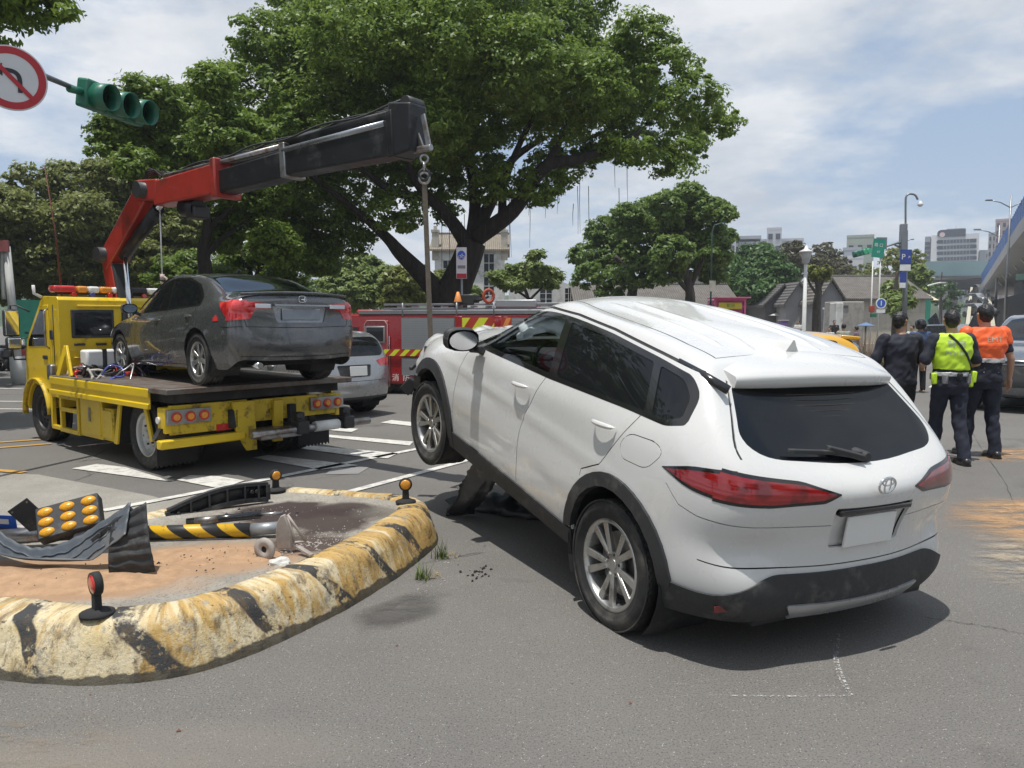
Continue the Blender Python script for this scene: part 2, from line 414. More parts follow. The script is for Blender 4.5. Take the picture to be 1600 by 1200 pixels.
def setup_car_mats():
    mat('tyre',(.018,.018,.019),.78,var=.25,scale=14,bump=.15,bscale=90,dirt=(.07,.065,.055),dirt_amt=.5,dirt_scale=6)
    mat('alloy',(.50,.50,.49),.32,metal=.85,var=.08,dirt=(.2,.19,.17),dirt_amt=.35,dirt_scale=9)
    mat('dark_metal',(.05,.05,.052),.5,metal=.5); mat('steel',(.35,.35,.36),.38,metal=.9,var=.15,dirt=(.2,.13,.08),dirt_amt=.5,dirt_scale=8)
    mat('black_plastic',(.028,.029,.031),.62,var=.12,scale=20,bump=.06,bscale=300,dirt=(.09,.088,.082),dirt_amt=.25,dirt_scale=5)
    mat('black_gloss',(.012,.012,.013),.12,coat=.5); mat('seam_dark',(.012,.012,.013),.8); mat('chrome',(.72,.73,.74),.1,metal=1,var=.02)
    mat('interior',(.03,.03,.033),.8); mat('under',(.016,.016,.017),.85,dirt=(.06,.055,.05),dirt_amt=.4)
    mat('plate_white',(.72,.72,.70),.4,var=.03); mat('white_paint',(.60,.60,.585),.28,var=.012,scale=2,coat=.9,dirt=(.55,.53,.49),dirt_amt=-.35,dirt_scale=1.3)
    n=NT('red_lens_bright'); n.put(n.b.inputs['Base Color'],n.mix(n.ramp(n.noise(9,2),(.45,0),(.55,1)),(.42,.015,.02),(.62,.05,.05))); n.b.inputs['Roughness'].default_value=.08; n.b.inputs['Coat Weight'].default_value=1; MATS['red_lens_bright']=n.m
    n=NT('red_lens'); n.put(n.b.inputs['Base Color'],n.mix(n.ramp(n.noise(9,2),(.45,0),(.55,1)),(.13,.004,.006),(.24,.008,.010))); n.b.inputs['Roughness'].default_value=.08; n.b.inputs['Coat Weight'].default_value=1
    n.bump(n.math('SINE',n.math('MULTIPLY',n.sep(n.coord())[2],260)),.12,.002); MATS['red_lens']=n.m
    mat('clear_lens',(.55,.56,.58),.08,metal=.3,coat=1); mat('amber_lens',(.7,.22,.01),.15,coat=1); mat('disc',(.30,.29,.28),.35,metal=.9)
setup_car_mats()
_WM={}
def wheel(parent,c,r=.34,w=.22,rr=.235,side=1,style='twin',spin=0.,steer=0.,rimmat='alloy',label=None):
    """tyre, barrel and spoked rim; axle along y, side=+1 shows its face to +y"""
    key=(r,w,rr,style,rimmat)
    if key not in _WM:
        h=w/2
        prof=[(rr-.012,-h*.82),(rr+.005,-h*.88),(rr+.03,-h*1.0),(r-.06,-h*1.06),(r-.022,-h*.96),(r-.004,-h*.80)]
        for g in (-.5,0,.5): prof+=[(r,(g-.16)*w),(r,(g*.9-.035)*w),(r-.009,(g*.9-.028)*w),(r-.009,(g*.9+.028)*w),(r,(g*.9+.035)*w)]
        prof+=[(r-.004,h*.80),(r-.022,h*.96),(r-.06,h*1.06),(rr+.045,h*1.03),(rr+.03,h*.97),(rr+.005,h*.88),(rr-.012,h*.80)]
        prof=sorted(prof[:6],key=lambda p:p[1])+sorted(prof[6:-7],key=lambda p:p[1])+prof[-7:]
        ty=MB().lathe(prof,'y',56,closed=True)
        for k in range(56 if r>.25 else 0):   # tread blocks
            a=2*PI*k/56; ca,sa=math.cos(a),math.sin(a)
            for sgn in (-1,1): ty.box((ca*(r-.004),sgn*h*.84,sa*(r-.004)),(.012,h*.16,.016),Euler((0,-a,0)))
        tm=ty.mesh('tyre',MATS['tyre'])
        rim=MB(); rim.lathe([(rr-.012,-h*.85),(rr+.008,h*.86),(rr+.008,h*.90),(rr-.004,h*.93),(rr-.016,h*.86),(rr-.022,h*.72),(rr-.03,h*.1),(rr-.03,-h*.85)],'y',56,closed=True)
        if style=='twin':
            for k in range(10):
                a=2*PI*(k//2)/5+(.235 if k%2 else -.235); a2=2*PI*(k//2)/5+(.14 if k%2 else -.14)
                p0=Vector((.055*math.cos(a2),h*.56,.055*math.sin(a2))); p1=Vector(((rr-.015)*math.cos(a),h*.74,(rr-.015)*math.sin(a)))
                rim.beam(p0,p1,.030,.03,0,up=(0,1,0),w2=.042,h2=.022)
                q=p0.lerp(p1,.5)+Vector((0,.012,0)); rim.beam(p0+Vector((0,.012,0)),p1+Vector((0,.004,0)),.014,.012,0,up=(0,1,0),w2=.018,h2=.012)
            rim.cyl((0,h*.40,0),(0,h*.64,0),.075,.066,24); rim.cyl((0,h*.64,0),(0,h*.70,0),.032,.028,20)
            for k in range(5): a=2*PI*k/5+.63; rim.cyl((.052*math.cos(a),h*.6,.052*math.sin(a)),(.052*math.cos(a),h*.67,.052*math.sin(a)),.009,n=8,mi=1)
        elif style=='five':
            for k in range(7):
                a=2*PI*k/7; rim.beam((.04*math.cos(a),h*.58,.04*math.sin(a)),((rr-.015)*math.cos(a),h*.76,(rr-.015)*math.sin(a)),.045,.03,0,up=(0,1,0),w2=.06,h2=.022)
            rim.cyl((0,h*.40,0),(0,h*.68,0),.07,.055,20)
        else:   # pressed steel truck wheel
            rim.lathe([(rr-.02,h*.5),(rr*.8,h*.25),(rr*.62,h*.2),(rr*.55,h*.45),(rr*.42,h*.55),(.0,h*.55)],'y',32)
            for k in range(6): a=2*PI*k/6; rim.cyl((rr*.48*math.cos(a),h*.5,rr*.48*math.sin(a)),(rr*.48*math.cos(a),h*.72,rr*.48*math.sin(a)),.013,n=6,mi=1)
            rim.cyl((0,h*.5,0),(0,h*.95,0),rr*.22,rr*.18,16)
        rm=rim.mesh('rim',[MATS[rimmat],MATS['dark_metal']])
        bar=MB().cyl((0,-h*.8,0),(0,h*.05,0),rr-.03,n=32); bar.cyl((0,h*.05,0),(0,h*.2,0),rr*.72,n=32,mi=1); bar.cyl((0,h*.1,0),(0,h*.5,0),.07,n=16,mi=2)
        bmm=bar.mesh('wheel',[MATS['under'],MATS['disc'],MATS['dark_metal']])
        _WM[key]=(tm,rm,bmm)
    tm,rm,bmm=_WM[key]
    wo=link(bpy.data.objects.new('wheel',bmm),parent); wo.location=c; wo.rotation_euler=Euler((0,spin,(0 if side>0 else PI)+steer),'XYZ'); tag(wo,label)
    link(bpy.data.objects.new('tyre',tm),wo); ro=link(bpy.data.objects.new('rim',rm),wo)
    m=ro.modifiers.new('bevel','BEVEL'); m.width=.004; m.segments=2; m.limit_method='ANGLE'
    return wo
def liner(parent,x,z,r,y0,y1):
    for sg in (1,-1):
        b=MB(); A=arc(x,z,r,-35,215,18); b.add([(p[0],sg*y1,p[1]) for p in A]+[(p[0],sg*y0,p[1]) for p in A],[(i,i+1,20+i-0,19+i) for i in range(18)],0)
        b.add([(p[0],sg*y0,p[1]) for p in A],[tuple(range(19))],0); b.build('wheel_arch_liner',MATS['under'],parent)
def handle(parent,x,z,y,m,sg=1,ang=.05,L=.2):
    b=MB(); n=12;P=[]
    for i in range(n+1):
        t=i/n; bul=math.sin(PI*t)**.45; cx=x-L/2+L*t; ring=[]
        for k in range(8): a=2*PI*k/8; ring.append((cx,sg*(y+.012+.028*bul+.011*math.cos(a)),z+(t-.5)*L*ang+.016*bul**.5*math.sin(a)+(0)))
        P.append(ring+[ring[0]])
    b.grid(P); cup=[]
    for i in range(7):
        cup.append([(x-.02+.05*(i/6*2-1)*math.cos(a),sg*(y+.006*(1-abs(i/6*2-1))-.004),z+.032*math.sin(a)) for a in [R_(q) for q in range(0,360,45)]])
    return b.build('door_handle',m,parent)
def mirror(parent,x,y,z,sg=1,paint='black_plastic',s=1.0):
    b=MB(); P=[]
    for i in range(9):
        t=i/8; a=t*PI; r=math.sin(a)**.5 if 0<t<1 else .02
        ring=[]
        for k in range(16):
            q=2*PI*k/16; cy=abs(math.cos(q))**.7*math.copysign(1,math.cos(q)); cz=abs(math.sin(q))**.7*math.copysign(1,math.sin(q))
            ring.append((x+(-.055+.13*t)*s,sg*(y+.125*s*cy*(r if t>.2 else .93+.0*t)),z+.082*s*cz*(r if t>.2 else .93)))
        P.append(ring+[ring[0]])
    b.grid(P)
    o=b.build('wing_mirror',MATS[paint],parent)
    g=MB().prism([(sg*(y+.105*s*math.cos(q)),z+.066*s*math.sin(q)) for q in [2*PI*k/20 for k in range(20)]],x-.062*s,x-.056*s,'x'); g.build('mirror_glass',MATS['chrome'],o)
    a=MB().beam((x+.03*s,sg*(y-.08*s),z-.05*s),(x+.03*s,sg*(y-.20*s),z-.10*s),.07*s,.045*s,up=(0,0,1)); a.build('mirror_arm',MATS['black_plastic'],o,bevel=.01)
    return o
def seats(parent,xs,z,yh=.38,h=.62,m='interior'):
    for x in xs:
        for sg in (1,-1):
            b=MB(); b.box((x+.22,sg*yh,z+.08),(.5,.5,.16)); b.box((x-.05,sg*yh,z+.16+h/2),(.14,.48,h),(0,-.2,0)); b.box((x-.13,sg*yh,z+.2+h+.08),(.09,.26,.17),(0,-.15,0))
            b.build('seat',MATS[m],parent,bevel=.03)
# ---------------- the white SUV hanging by its nose ----------------
def build_suv():
    t=thing('parked_car','white sport utility car tilted nose up, its rear wheels on the asphalt beside the kerb','car',(1.267,4.385,-.022))
    t.name='suv'; c_,s_=math.cos,math.sin
    yaw,pit,rol=2.046,-.192,.02
    t.rotation_euler=(Matrix.Rotation(yaw,3,'Z')@Matrix.Rotation(pit,3,'Y')@Matrix.Rotation(rol,3,'X')).to_euler()
    X=[None,-.33,0,.40,.95,1.5,2.0,2.45,2.9,None]
    rows=[
     [(-.66,.68,.37),(-.33,.86,.31),(0,.865,.27),(.40,.865,.255),(.95,.865,.25),(1.5,.865,.24),(2.0,.865,.23),(2.45,.865,.24),(2.9,.84,.28),(3.25,.70,.32)],
     [(-.68,.755,.50),(-.36,.895,.48),(0,.915,.46),(.40,.90,.44),(.95,.895,.43),(1.5,.895,.42),(2.0,.90,.42),(2.45,.91,.42),(2.9,.89,.44),(3.33,.72,.46)],
     [(-.65,.775,.70),(-.33,.905,.70),(0,.93,.70),(.40,.905,.69),(.95,.895,.68),(1.5,.895,.67),(2.0,.905,.66),(2.45,.92,.66),(2.9,.90,.66),(3.38,.72,.64)],
     [(-.62,.775,1.0),(-.33,.885,1.0),(0,.905,.99),(.4,.888,.97),(.95,.882,.955),(1.5,.88,.94),(2.0,.88,.92),(2.45,.87,.90),(2.9,.83,.86),(3.38,.66,.80)],
     [(-.53,.665,1.17),(-.33,.80,1.215),(0,.835,1.18),(.4,.842,1.15),(.95,.842,1.12),(1.5,.838,1.10),(1.98,.825,1.07),(2.45,.76,.985),(2.9,.70,.945),(3.36,.58,.85)],
     [(-.28,.575,1.385),(-.2,.655,1.425),(.05,.675,1.445),(.4,.68,1.465),(.95,.68,1.47),(1.42,.675,1.41),(1.95,.735,1.14),(2.40,.62,1.015),(2.85,.58,.975),(3.33,.46,.88)],
     [(-.20,.50,1.455),(-.12,.555,1.485),(.1,.57,1.51),(.4,.575,1.525),(.95,.575,1.53),(1.32,.56,1.495),(1.90,.62,1.165),(2.35,.50,1.03),(2.8,.46,.99),(3.3,.36,.90)]]
    top=[(-.22,1.475),(-.12,1.505),(.1,1.54),(.4,1.56),(.95,1.57),(1.4,1.535),(2.04,1.165),(2.42,1.06),(2.85,1.03),(3.42,.93)]
    rear=[(-.77,.40),(-.81,.52),(-.76,.76),(-.80,1.0),(-.59,1.145),(-.31,1.385),top[0]]
    front=[(3.42,.30),(3.5,.44),(3.53,.62),(3.52,.78),(3.50,.85),(3.47,.90),top[-1]]
    def dent(p):      # crushed front end
        p=p.copy()
        if p.x>2.95:
            k=(p.x-2.95)/.55; n=mnoise.noise(p*6)*.05+mnoise.noise(p*15)*.02
            p.x=2.95+(p.x-2.95)*(.80)+n*k; p.z+=n*k*1.2
            p.y+=n*k
        elif p.x<.2 and p.z>1.0: pass
        # concave scoop above the rear bumper corner and shoulder line on the doors
        if -.2<p.x<2.6 and .55<p.z<1.0 and abs(p.y)>.8:
            d=math.exp(-((p.z-(.80+.03*p.x))/.032)**2)*.009-math.exp(-((p.z-(.62+.02*p.x))/.12)**2)*.006
            p.y+=math.copysign(d*min(1,(p.x+.2)/.4)*min(1,(2.6-p.x)/.4),p.y)
        if p.x<-.45 and .5<p.z<.98 and abs(p.y)>.35:
            d=math.exp(-((p.z-.72)/.09)**2)*math.exp(-((abs(p.y)-.66)/.16)**2)*.045; p.x+=d; p.y-=math.copysign(d*.5,p.y)
        return p
    s=Shell(rows,rear,front,top,levels=3,dents=dent)
    fx,fz=2.62,.30
    # openings and regions, most specific first
    for x,z,r in ((0,.36,.395),(fx,fz+.02,.405)):
        s.both(1,arc(x,z,r,-60,240,24))
    s.both(2,rpoly([(2.0,1.10,.01),(1.84,1.215,.03),(1.60,1.345,.10),(1.30,1.425,.12),(1.05,1.44,.02),(.93,1.135,.02)],.03,5))      # front side window
    s.both(3,rpoly([(.97,1.44,.02),(.60,1.435,.06),(.12,1.40,.02),(-.02,1.185,.02),(.84,1.135,.02)],.03))      # rear side window
    s.both(4,rpoly([(.06,1.395,.02),(-.14,1.375,.05),(-.24,1.31,.03),(-.265,1.225,.02),(-.20,1.195,.02),(-.08,1.185,.02)],.03))     # quarter window
    s.both(5,rpoly([(2.12,1.06,.02),(1.86,1.25,.05),(1.62,1.375,.12),(1.30,1.455,.15),(.95,1.472,.2),(.55,1.462,.1),(.10,1.428,.1),(-.17,1.40,.05),(-.28,1.33,.05),(-.31,1.20,.03),(-.20,1.165,.03),(.10,1.155,.1),(.9,1.105,.05)],.03,5))  # black surround
    s.seam([(2.2,1.06),(1.9,1.275),(1.65,1.40),(1.30,1.475),(.95,1.492),(.55,1.483),(.1,1.45),(-.2,1.425)],w=.014,rid=6); s.seam([(2.2,1.06),(1.9,1.275),(1.65,1.40),(1.30,1.475),(.95,1.492),(.55,1.483),(.1,1.45),(-.2,1.425)],sgn=-1,w=.014,rid=6)
    # rear window wraps: seen from behind
    s.cut(7,rpoly([(.55,1.40,.05),(-.55,1.40,.05),(-.665,1.19,.05),(-.58,1.125,.12),(0,1.09,.3),(.58,1.125,.12),(.665,1.19,.05)],.05,6),'rear',nmin=.05)
    TL=[(-.31,.995,.01),(-.45,1.035,.05),(-.60,1.06,.03),(-.9,1.068,0),(-.9,.97,0),(-.66,.953,.03),(-.45,.965,.05)]
    s.both(8,rpoly(TL,.02),nmin=.5)
    for sg in (1,-1): s.cut(8 if sg>0 else 108,rpoly([(sg*.95,1.075,0),(sg*.74,1.058,.03),(sg*.45,1.035,.03),(sg*.28,.995,.01),(sg*.36,.972,.02),(sg*.6,.953,.03),(sg*.95,.945,0)],.02),'rear',nmin=.5)
    TLB=[(-.28,.995,.01),(-.44,1.052,.05),(-.60,1.078,.03),(-.9,1.085,0),(-.9,.955,0),(-.66,.937,.03),(-.45,.948,.05)]
    s.both(9,rpoly(TLB,.02),nmin=.5)
    for sg in (1,-1): s.cut(9,rpoly([(sg*.95,1.092,0),(sg*.74,1.075,.03),(sg*.45,1.05,.03),(sg*.25,.998,.01),(sg*.34,.957,.02),(sg*.6,.938,.03),(sg*.95,.93,0)],.02),'rear',nmin=.5)
    s.cut(12,rpoly([(-.27,.93),(.27,.93),(.24,.72),(-.24,.72)],.02),'rear')            # plate recess
    # black lower bumper and skid, then cladding
    s.cut(11,rpoly([(-.46,.47,.02),(.46,.47,.02),(.40,.40,.02),(.50,.30,0),(-.50,.30,0),(-.40,.40,.02)],.02),'rear',nmin=-.4)
    for sg in (1,-1): s.cut(10,rpoly([(sg*1.0,.455,0),(sg*.80,.50,.03),(sg*.55,.61,.05),(0,.615,0),(0,.2,0),(sg*1.0,.2,0)],.02),'rear',nmin=.30)
    s.both(10,rpoly([(-.375,.44),(-.5,.47),(-.9,.56),(-.9,.2),(-.375,.2)],.005),nmin=-.5)
    s.both(13,[(.36,.40)]+arc(0,.36,.47,0,180,20)+[(-.47,.30),(-.36,.30)]+[],nmin=-.3)
    s.both(14,[(3.10,.15)]+arc(fx,fz+.02,.49,0,180,20)+[(2.13,.15)],nmin=-.3)
    s.both(15,[(2.2,.10),(2.2,.365),(1.1,.365),(.30,.36),(.30,.10)],nmin=-.6)
    # panel lines
    for sg in (1,-1):
        s.seam(crom([(.93,1.13),(1.0,.98),(1.10,.76),(1.11,.60),(1.095,.365)],5),sgn=sg)
        s.seam(crom([(-.02,1.18),(.02,1.10),(.13,.92),(.19,.83)],5),sgn=sg); s.seam([(.19,.83),(.36,.74),(.36,.70)],sgn=sg)
        s.seam(crom([(2.02,1.075),(2.10,.95),(2.14,.7),(2.13,.365)],4),sgn=sg)
        s.seam([(-.33,.93),(-.42,.86),(-.52,.84),(-.9,.84)],sgn=sg,w=.005)
        s.seam(crom([(sg*.57,1.40),(sg*.69,1.19),(sg*.70,1.12)],4),'rear',nmin=.02,w=.010)
        s.seam(crom([(.05,.565*sg),(1.3,.55*sg)],2),'top',w=.012,nmin=.4)
        s.seam(crom([(-.14,sg*.545),(-.13,.25*sg),(-.10,0)],6),'top',w=.006,nmin=.2)
        s.seam([(-.14,sg*.545),(.05,.565*sg)],'top',w=.010,nmin=.4)
        s.seam(crom([(2.10,sg*.76),(2.5,.70*sg),(2.95,.62*sg)],4),'top',w=.007,nmin=.3)
    fuel=rpoly([(.02,.93),(-.19,.945),(-.27,1.05),(-.20,1.085),(.0,1.065),(.055,1.0)],.05,5)
    s.seam(fuel+[fuel[0]],w=.004)
    s.seam([(-1.0,.64),(1.0,.64)],'rear',w=.006,nmin=.5);
    WS=rpoly([(-.60,1.085,.06),(-.50,1.445,.06),(.50,1.445,.06),(.60,1.085,.06)],.05)
    s.cut(16,[(y,z) for y,z in WS],'front',nmin=.25)
    # assign painted panels
    s.sel(lambda m,n:m.x>2.12 and m.z>.80 and n.z>.55 and abs(m.y)<.72,20)
    s.sel(lambda m,n:m.x>3.02,21)
    s.sel(lambda m,n:m.x>2.13 and m.y>0,22); s.sel(lambda m,n:m.x>2.13,122)
    D=[(.93,1.13),(1.0,.98),(1.10,.76),(1.11,.60),(1.095,.1),(2.2,.1),(2.2,1.3),(.93,1.3)]
    def dr(k,sg):
        def f(m,n):
            if m.y*sg<.5 or m.z>1.17 or n.y*sg<.3: return False
            q=float(np.interp(m.z,[.36,.60,.76,.98,1.13],[1.095,1.11,1.10,1.0,.93])); r=float(np.interp(m.z,[.70,.74,.83,.92,1.10,1.18],[.36,.36,.19,.13,.02,-.02]))
            return (m.x>q) if k else (r<m.x<=q)
        return f
    s.sel(dr(1,1),23); s.sel(dr(0,1),24); s.sel(dr(1,-1),123); s.sel(dr(0,-1),124)
    s.sel(lambda m,n:m.z>1.40 and n.z>.5 and m.x>-.135,25)
    s.sel(lambda m,n:m.z<.64 and m.x<-.3,26)
    s.sel(lambda m,n:n.x<-.45 and abs(m.y)<.745 and m.x<-.4,27)
    WP=MATS['white_paint']; BP=MATS['black_plastic']; BG=MATS['black_gloss']
    gl=glass('privacy_glass',(.04,.045,.05),.25,refl=.7); glf=glass('front_glass',(.72,.76,.76),.97)
    s.out(0,'body',WP,t,depth=.02); s.out(20,'hood',WP,t); s.out(21,'front_bumper',WP,t,label='crushed front end')
    for k in (22,122): s.out(k,'fender',WP,t)
    for k,gk,h in ((23,2,1),(123,102,-1),(24,3,1),(124,103,-1)):
        d=s.out(k,'door',WP,t); fr=k in(23,123)
        hd=handle(d,1.16 if fr else .21,1.0 if fr else 1.045,.885 if fr else .892,WP,h,-.10)
        s.out(gk,'window',glf if (fr and h>0) else gl,d,off=-.004,depth=0)
    for k in (4,104): s.out(k,'quarter_window',gl,t,off=-.004,depth=0)
    s.out((5,105),'window_surround',BG,t,off=.001,depth=.02); s.out(6,'drip_rail',BP,t,off=-.004,depth=.01)
    s.out(7,'rear_window',gl,t,off=-.002,depth=.02); s.out(16,'windscreen',glf,t,off=-.002,depth=.01)
    s.out(8,'tail_light',MATS['red_lens'],t,off=.006,depth=.03); s.out(108,'tail_light',MATS['red_lens'],t,off=.006,depth=.03); s.out(9,'light_surround',BG,t,off=.002,depth=.02)
    s.out((10,110),'bumper_cladding',BP,t,off=.012,depth=.05); s.out(11,'skid_plate',mat('silver_plastic',(.42,.43,.44),.3,metal=.6),t,off=.022,depth=.04)
    s.out(12,'plate_recess',WP,t,off=-.022,depth=0)
    s.out((13,113),'arch_cladding',BP,t,off=.016,depth=.045); s.out((14,114),'arch_cladding',BP,t,off=.016,depth=.045); s.out((15,115),'sill_cladding',BP,t,off=.012,depth=.04)
    s.out(99,'panel_gap',MATS['seam_dark'],t,off=-.007,depth=0)
    s.out(25,'roof',WP,t,depth=.01); s.out(26,'rear_bumper',WP,t,depth=.02); s.out(27,'tailgate',WP,t,depth=.015)
    # roof ribs, fin, spoiler
    def rz(x,y): return float(np.interp(x,[-.29,-.12,.1,.4,.95,1.4],[1.475,1.51,1.54,1.56,1.57,1.535]))-(.043)*(abs(y)/.565)**2.2
    rb=MB()
    for y in (-.40,-.24,.24,.40):
        P=[]
        for i in range(21):
            x=-.08+1.30*i/20; e=min(1,i/2,(20-i)/2); P.append([(x,y-.030,rz(x,y)-.003),(x,y-.014,rz(x,y)+.016*e),(x,y+.014,rz(x,y)+.016*e),(x,y+.03,rz(x,y)-.003)])
        rb.grid(P)
    rb.build('roof_rib',WP,t)
    fb=MB(); P=[]
    for i in range(9):
        q=i/8; x=.10-.21*q; h=.058*q**1.3+.004; w=.035+.012*q; zc=rz(x,0)
        if i==8: h*=.93
        P.append([(x,-w,zc-.004),(x,-w*.5,zc+h*.5),(x,-.006,zc+h),(x,.006,zc+h),(x,w*.5,zc+h*.5),(x,w,zc-.004)])
    fb.grid(P); fb.add(P[-1],[tuple(range(6))]); fb.build('roof_fin',WP,t)
    sp=MB();P=[]
    for j in range(25):
        y=-.555+1.11*j/24; a=abs(y)/.555; e=a**6; xr=-.375+.06*a**3; zt=rz(-.13,y)+.002; 
        P.append([(-.10,y,zt-.012*e),(-.16,y,zt-.004-.02*e),(-.24,y,1.487-.026*a*a-.02*e),(xr+.012,y,1.458-.018*a*a-.01*e),(xr,y,1.442-.018*a*a-.01*e),(xr+.006,y,1.392-.014*a*a),(xr+.03,y,1.380-.014*a*a),(-.18,y,1.395-.02*a*a)])
    sp.grid(P); sp.add(P[0],[tuple(range(8))]); sp.add(P[-1],[tuple(range(8))]); so_=sp.build('roof_spoiler',WP,t)
    # bright quarter pillar strip
    MB().grid([[(-.02,.664,1.452),(-.02,.676,1.424)],[(-.2,.655,1.432),(-.2,.672,1.395)],[(-.36,.632,1.402),(-.36,.652,1.362)]]).build('pillar_garnish',BG,t,solid=.012)
    for k in range(9):      # heating wires in the rear window
        z=1.17+.022*k; x=float(np.interp(z,[1.12,1.38],[-.578,-.318])); P=[(x+.10*(abs(y)/.6)**2.3-.004,y,z) for y in [(-.50+.1*j) for j in range(11)]]; MB().tube(P,.0012,3).build('heating_wire',mat('wire_brown',(.10,.07,.05),.5),t)
    # wiper, emblem, plate, reflectors
    w=MB(); w.beam((-.675,.03,1.125),(-.62,.22,1.165),.05,.03,w2=.03,h2=.025); w.beam((-.655,.0,1.135),(-.61,.46,1.160),.018,.022); w.cyl((-.60,0,1.12),(-.685,0,1.125),.03,.026,16)
    w.build('rear_wiper',BP,t,bevel=.005)
    e=MB(); 
    for (ry,rz_) in ((.055,.038),): e.tube([(-.812,ry*math.cos(a),1.035+rz_*math.sin(a)) for a in [2*PI*k/28 for k in range(29)]],.006,6,caps=False)
    e.tube([(-.814,.020*math.cos(a),1.035+.036*math.sin(a)) for a in [2*PI*k/20 for k in range(21)]],.0045,6,caps=False)
    e.tube([(-.814,.040*math.cos(a),1.050+.015*math.sin(a)) for a in [2*PI*k/20 for k in range(21)]],.0045,6,caps=False)
    e.build('emblem',MATS['chrome'],t)
    pl=MB().box((-.775,0,.80),(.012,.34,.155),(0,.03,0)); po=pl.build('number_plate',MATS['plate_white'],t,bevel=.004)
    MB().box((-.775,0,.905),(.04,.50,.03)).build('plate_light_bar',BG,t,bevel=.008)
    for sg in (1,-1): MB().beam((-.655,sg*.78,.435),(-.735,sg*.62,.475),.012,.035).build('reflector',MATS['red_lens'],t,bevel=.004)
    # under side, wheel wells, interior
    u=MB(); u.box((1.35,0,.36),(3.5,1.25,.18)); u.box((-.45,0,.42),(.55,1.2,.14)); u.box((1.35,0,.42),(1.7,1.62,.14))
    u.cyl((2.1,.25,.25),(-.3,.28,.28),.035,n=10); u.cyl((-.25,.45,.33),(-.25,-.1,.33),.10,n=14); u.cyl((0,.8,.34),(0,-.8,.34),.045,n=10); u.box((2.5,0,.25),(.6,.9,.12))
    u.build('underbody',MATS['under'],t,bevel=.01)
    liner(t,0,.36,.41,.50,.90); liner(t,fx,fz+.02,.42,.50,.90)
    # torn fender lining, lamp and radiator scraps hanging in the nose
    r2=random.Random(3); j=MB()
    for k in range(26):
        c=(3.0+r2.uniform(-.15,.28),r2.uniform(.45,.88),r2.uniform(.30,.82)); j.box(c,(r2.uniform(.03,.16),r2.uniform(.02,.12),r2.uniform(.02,.10)),(r2.uniform(0,3),r2.uniform(0,3),r2.uniform(0,3)),mi=0 if k%4 else 1)
    j.build('torn_nose_parts',[BP,MATS['steel']],t,bevel=.004)
    sc=MB(); P=[]
    for i in range(8):
        P.append([(3.05+.018*i+.02*math.sin(i),.88-.02*i+.012*math.sin(k*2+i),.36+.045*i+.06*k/5) for k in range(6)])
    sc.grid(P); sc.build('broken_bumper_skin',WP,t,solid=.006)
    a1=wheel(t,(0,.80,.34),.342,.225,.235,1,spin=.35); wheel(t,(0,-.80,.34),.342,.225,.235,-1,spin=.9)
    wheel(t,(fx+.02,.795,.272),.342,.225,.235,1,spin=.1,steer=.06); wheel(t,(fx,-.795,.272),.342,.225,.235,-1,steer=.06)
    mirror(t,1.82,1.045,1.150,1); mirror(t,1.82,1.045,1.15,-1)
    MB().box((1.85,.90,1.07),(.16,.05,.05),(0,.2,0)).build('mirror_mount',BP,t,bevel=.01)
    seats(t,(.15,1.10),.42,.37,.6); it=MB(); it.box((1.95,0,.92),(.35,1.45,.22)); it.box((1.0,0,.42),(2.9,1.5,.04)); it.build('dashboard',MATS['interior'],t,bevel=.03)
    sw=MB().tube([(1.62+.06*math.sin(a),.38+.18*math.cos(a),1.0+.17*math.sin(a)) for a in [2*PI*k/24 for k in range(25)]],.015,8,caps=False); sw.box((1.64,.38,1.0),(.05,.3,.06)); sw.build('steering_wheel',MATS['interior'],t)
    # deflated curtain airbag behind the driver's window
    ab=[]
    for i in range(40):
        row=[]
        for k in range(16):
            x=1.0+.62*i/39; zt=float(np.interp(x,[.98,1.3,1.6,1.8],[1.44,1.42,1.34,1.22])); q=k/15; z=zt-q*(.17+.04*math.sin(x*9)-.10*(x-1.0)); 
            p=Vector((x,0,z)); n=mnoise.noise(Vector((x*5,z*9,3)))*.05+abs(mnoise.noise(Vector((x*13,z*16,1))))*.05
            row.append((x,.842-(z-1.12)*.463-.085+n*.9,z))
        ab.append(row)
    MB().grid(ab).build('curtain_airbag',mat('airbag_cloth',(.85,.86,.87),.8,bump=.2,bscale=50),t)
    # torn undertray: a strip hanging from the sill to the road and a crumpled piece lying under the car
    Mi=t.matrix_basis.inverted(); TP=mat('tray_plastic',(.022,.024,.028),.38,var=.25,dirt=(.10,.10,.10),dirt_amt=.2,dirt_scale=9)
    ta,tb=Vector((1.80,.85,.27)),Vector((1.46,.80,.275)); ga,gb=Mi@Vector(gp(697,806)),Mi@Vector(gp(742,803,.02)); hp=[]
    for i in range(25):
        q=i/24; row=[]
        for k in range(10):
            w=k/9; p=ta.lerp(tb,w).lerp(ga.lerp(gb,w),q); n=mnoise.noise(Vector((q*4,w*3,2)))*.035+abs(mnoise.noise(Vector((q*12,w*9,5))))*.03; p+=Vector((n,n*.6,.018*math.sin(w*9)*math.sin(PI*q))); row.append(p)
        hp.append(row)
    MB().grid(hp).build('torn_undertray',TP,t,solid=.006)
    wp=[gp(697,808),gp(730,800),gp(770,806),gp(812,812),(gp(860,822))]; cs=crom(wp,6); hp=[]
    for i,c0 in enumerate(cs):
        q=i/(len(cs)-1); row=[]
        for k in range(10):
            w=k/9; hh=.02+.15*math.sin(PI*min(1,w*1.15))*(.45+.55*abs(mnoise.noise(Vector((q*7,1,3)))*2)); row.append(Mi@Vector((c0[0]+.03*math.sin(k+i*.7),c0[1]+.42*w,max(.006,hh+.03*mnoise.noise(Vector((q*13,w*8,7)))))))
        hp.append(row)
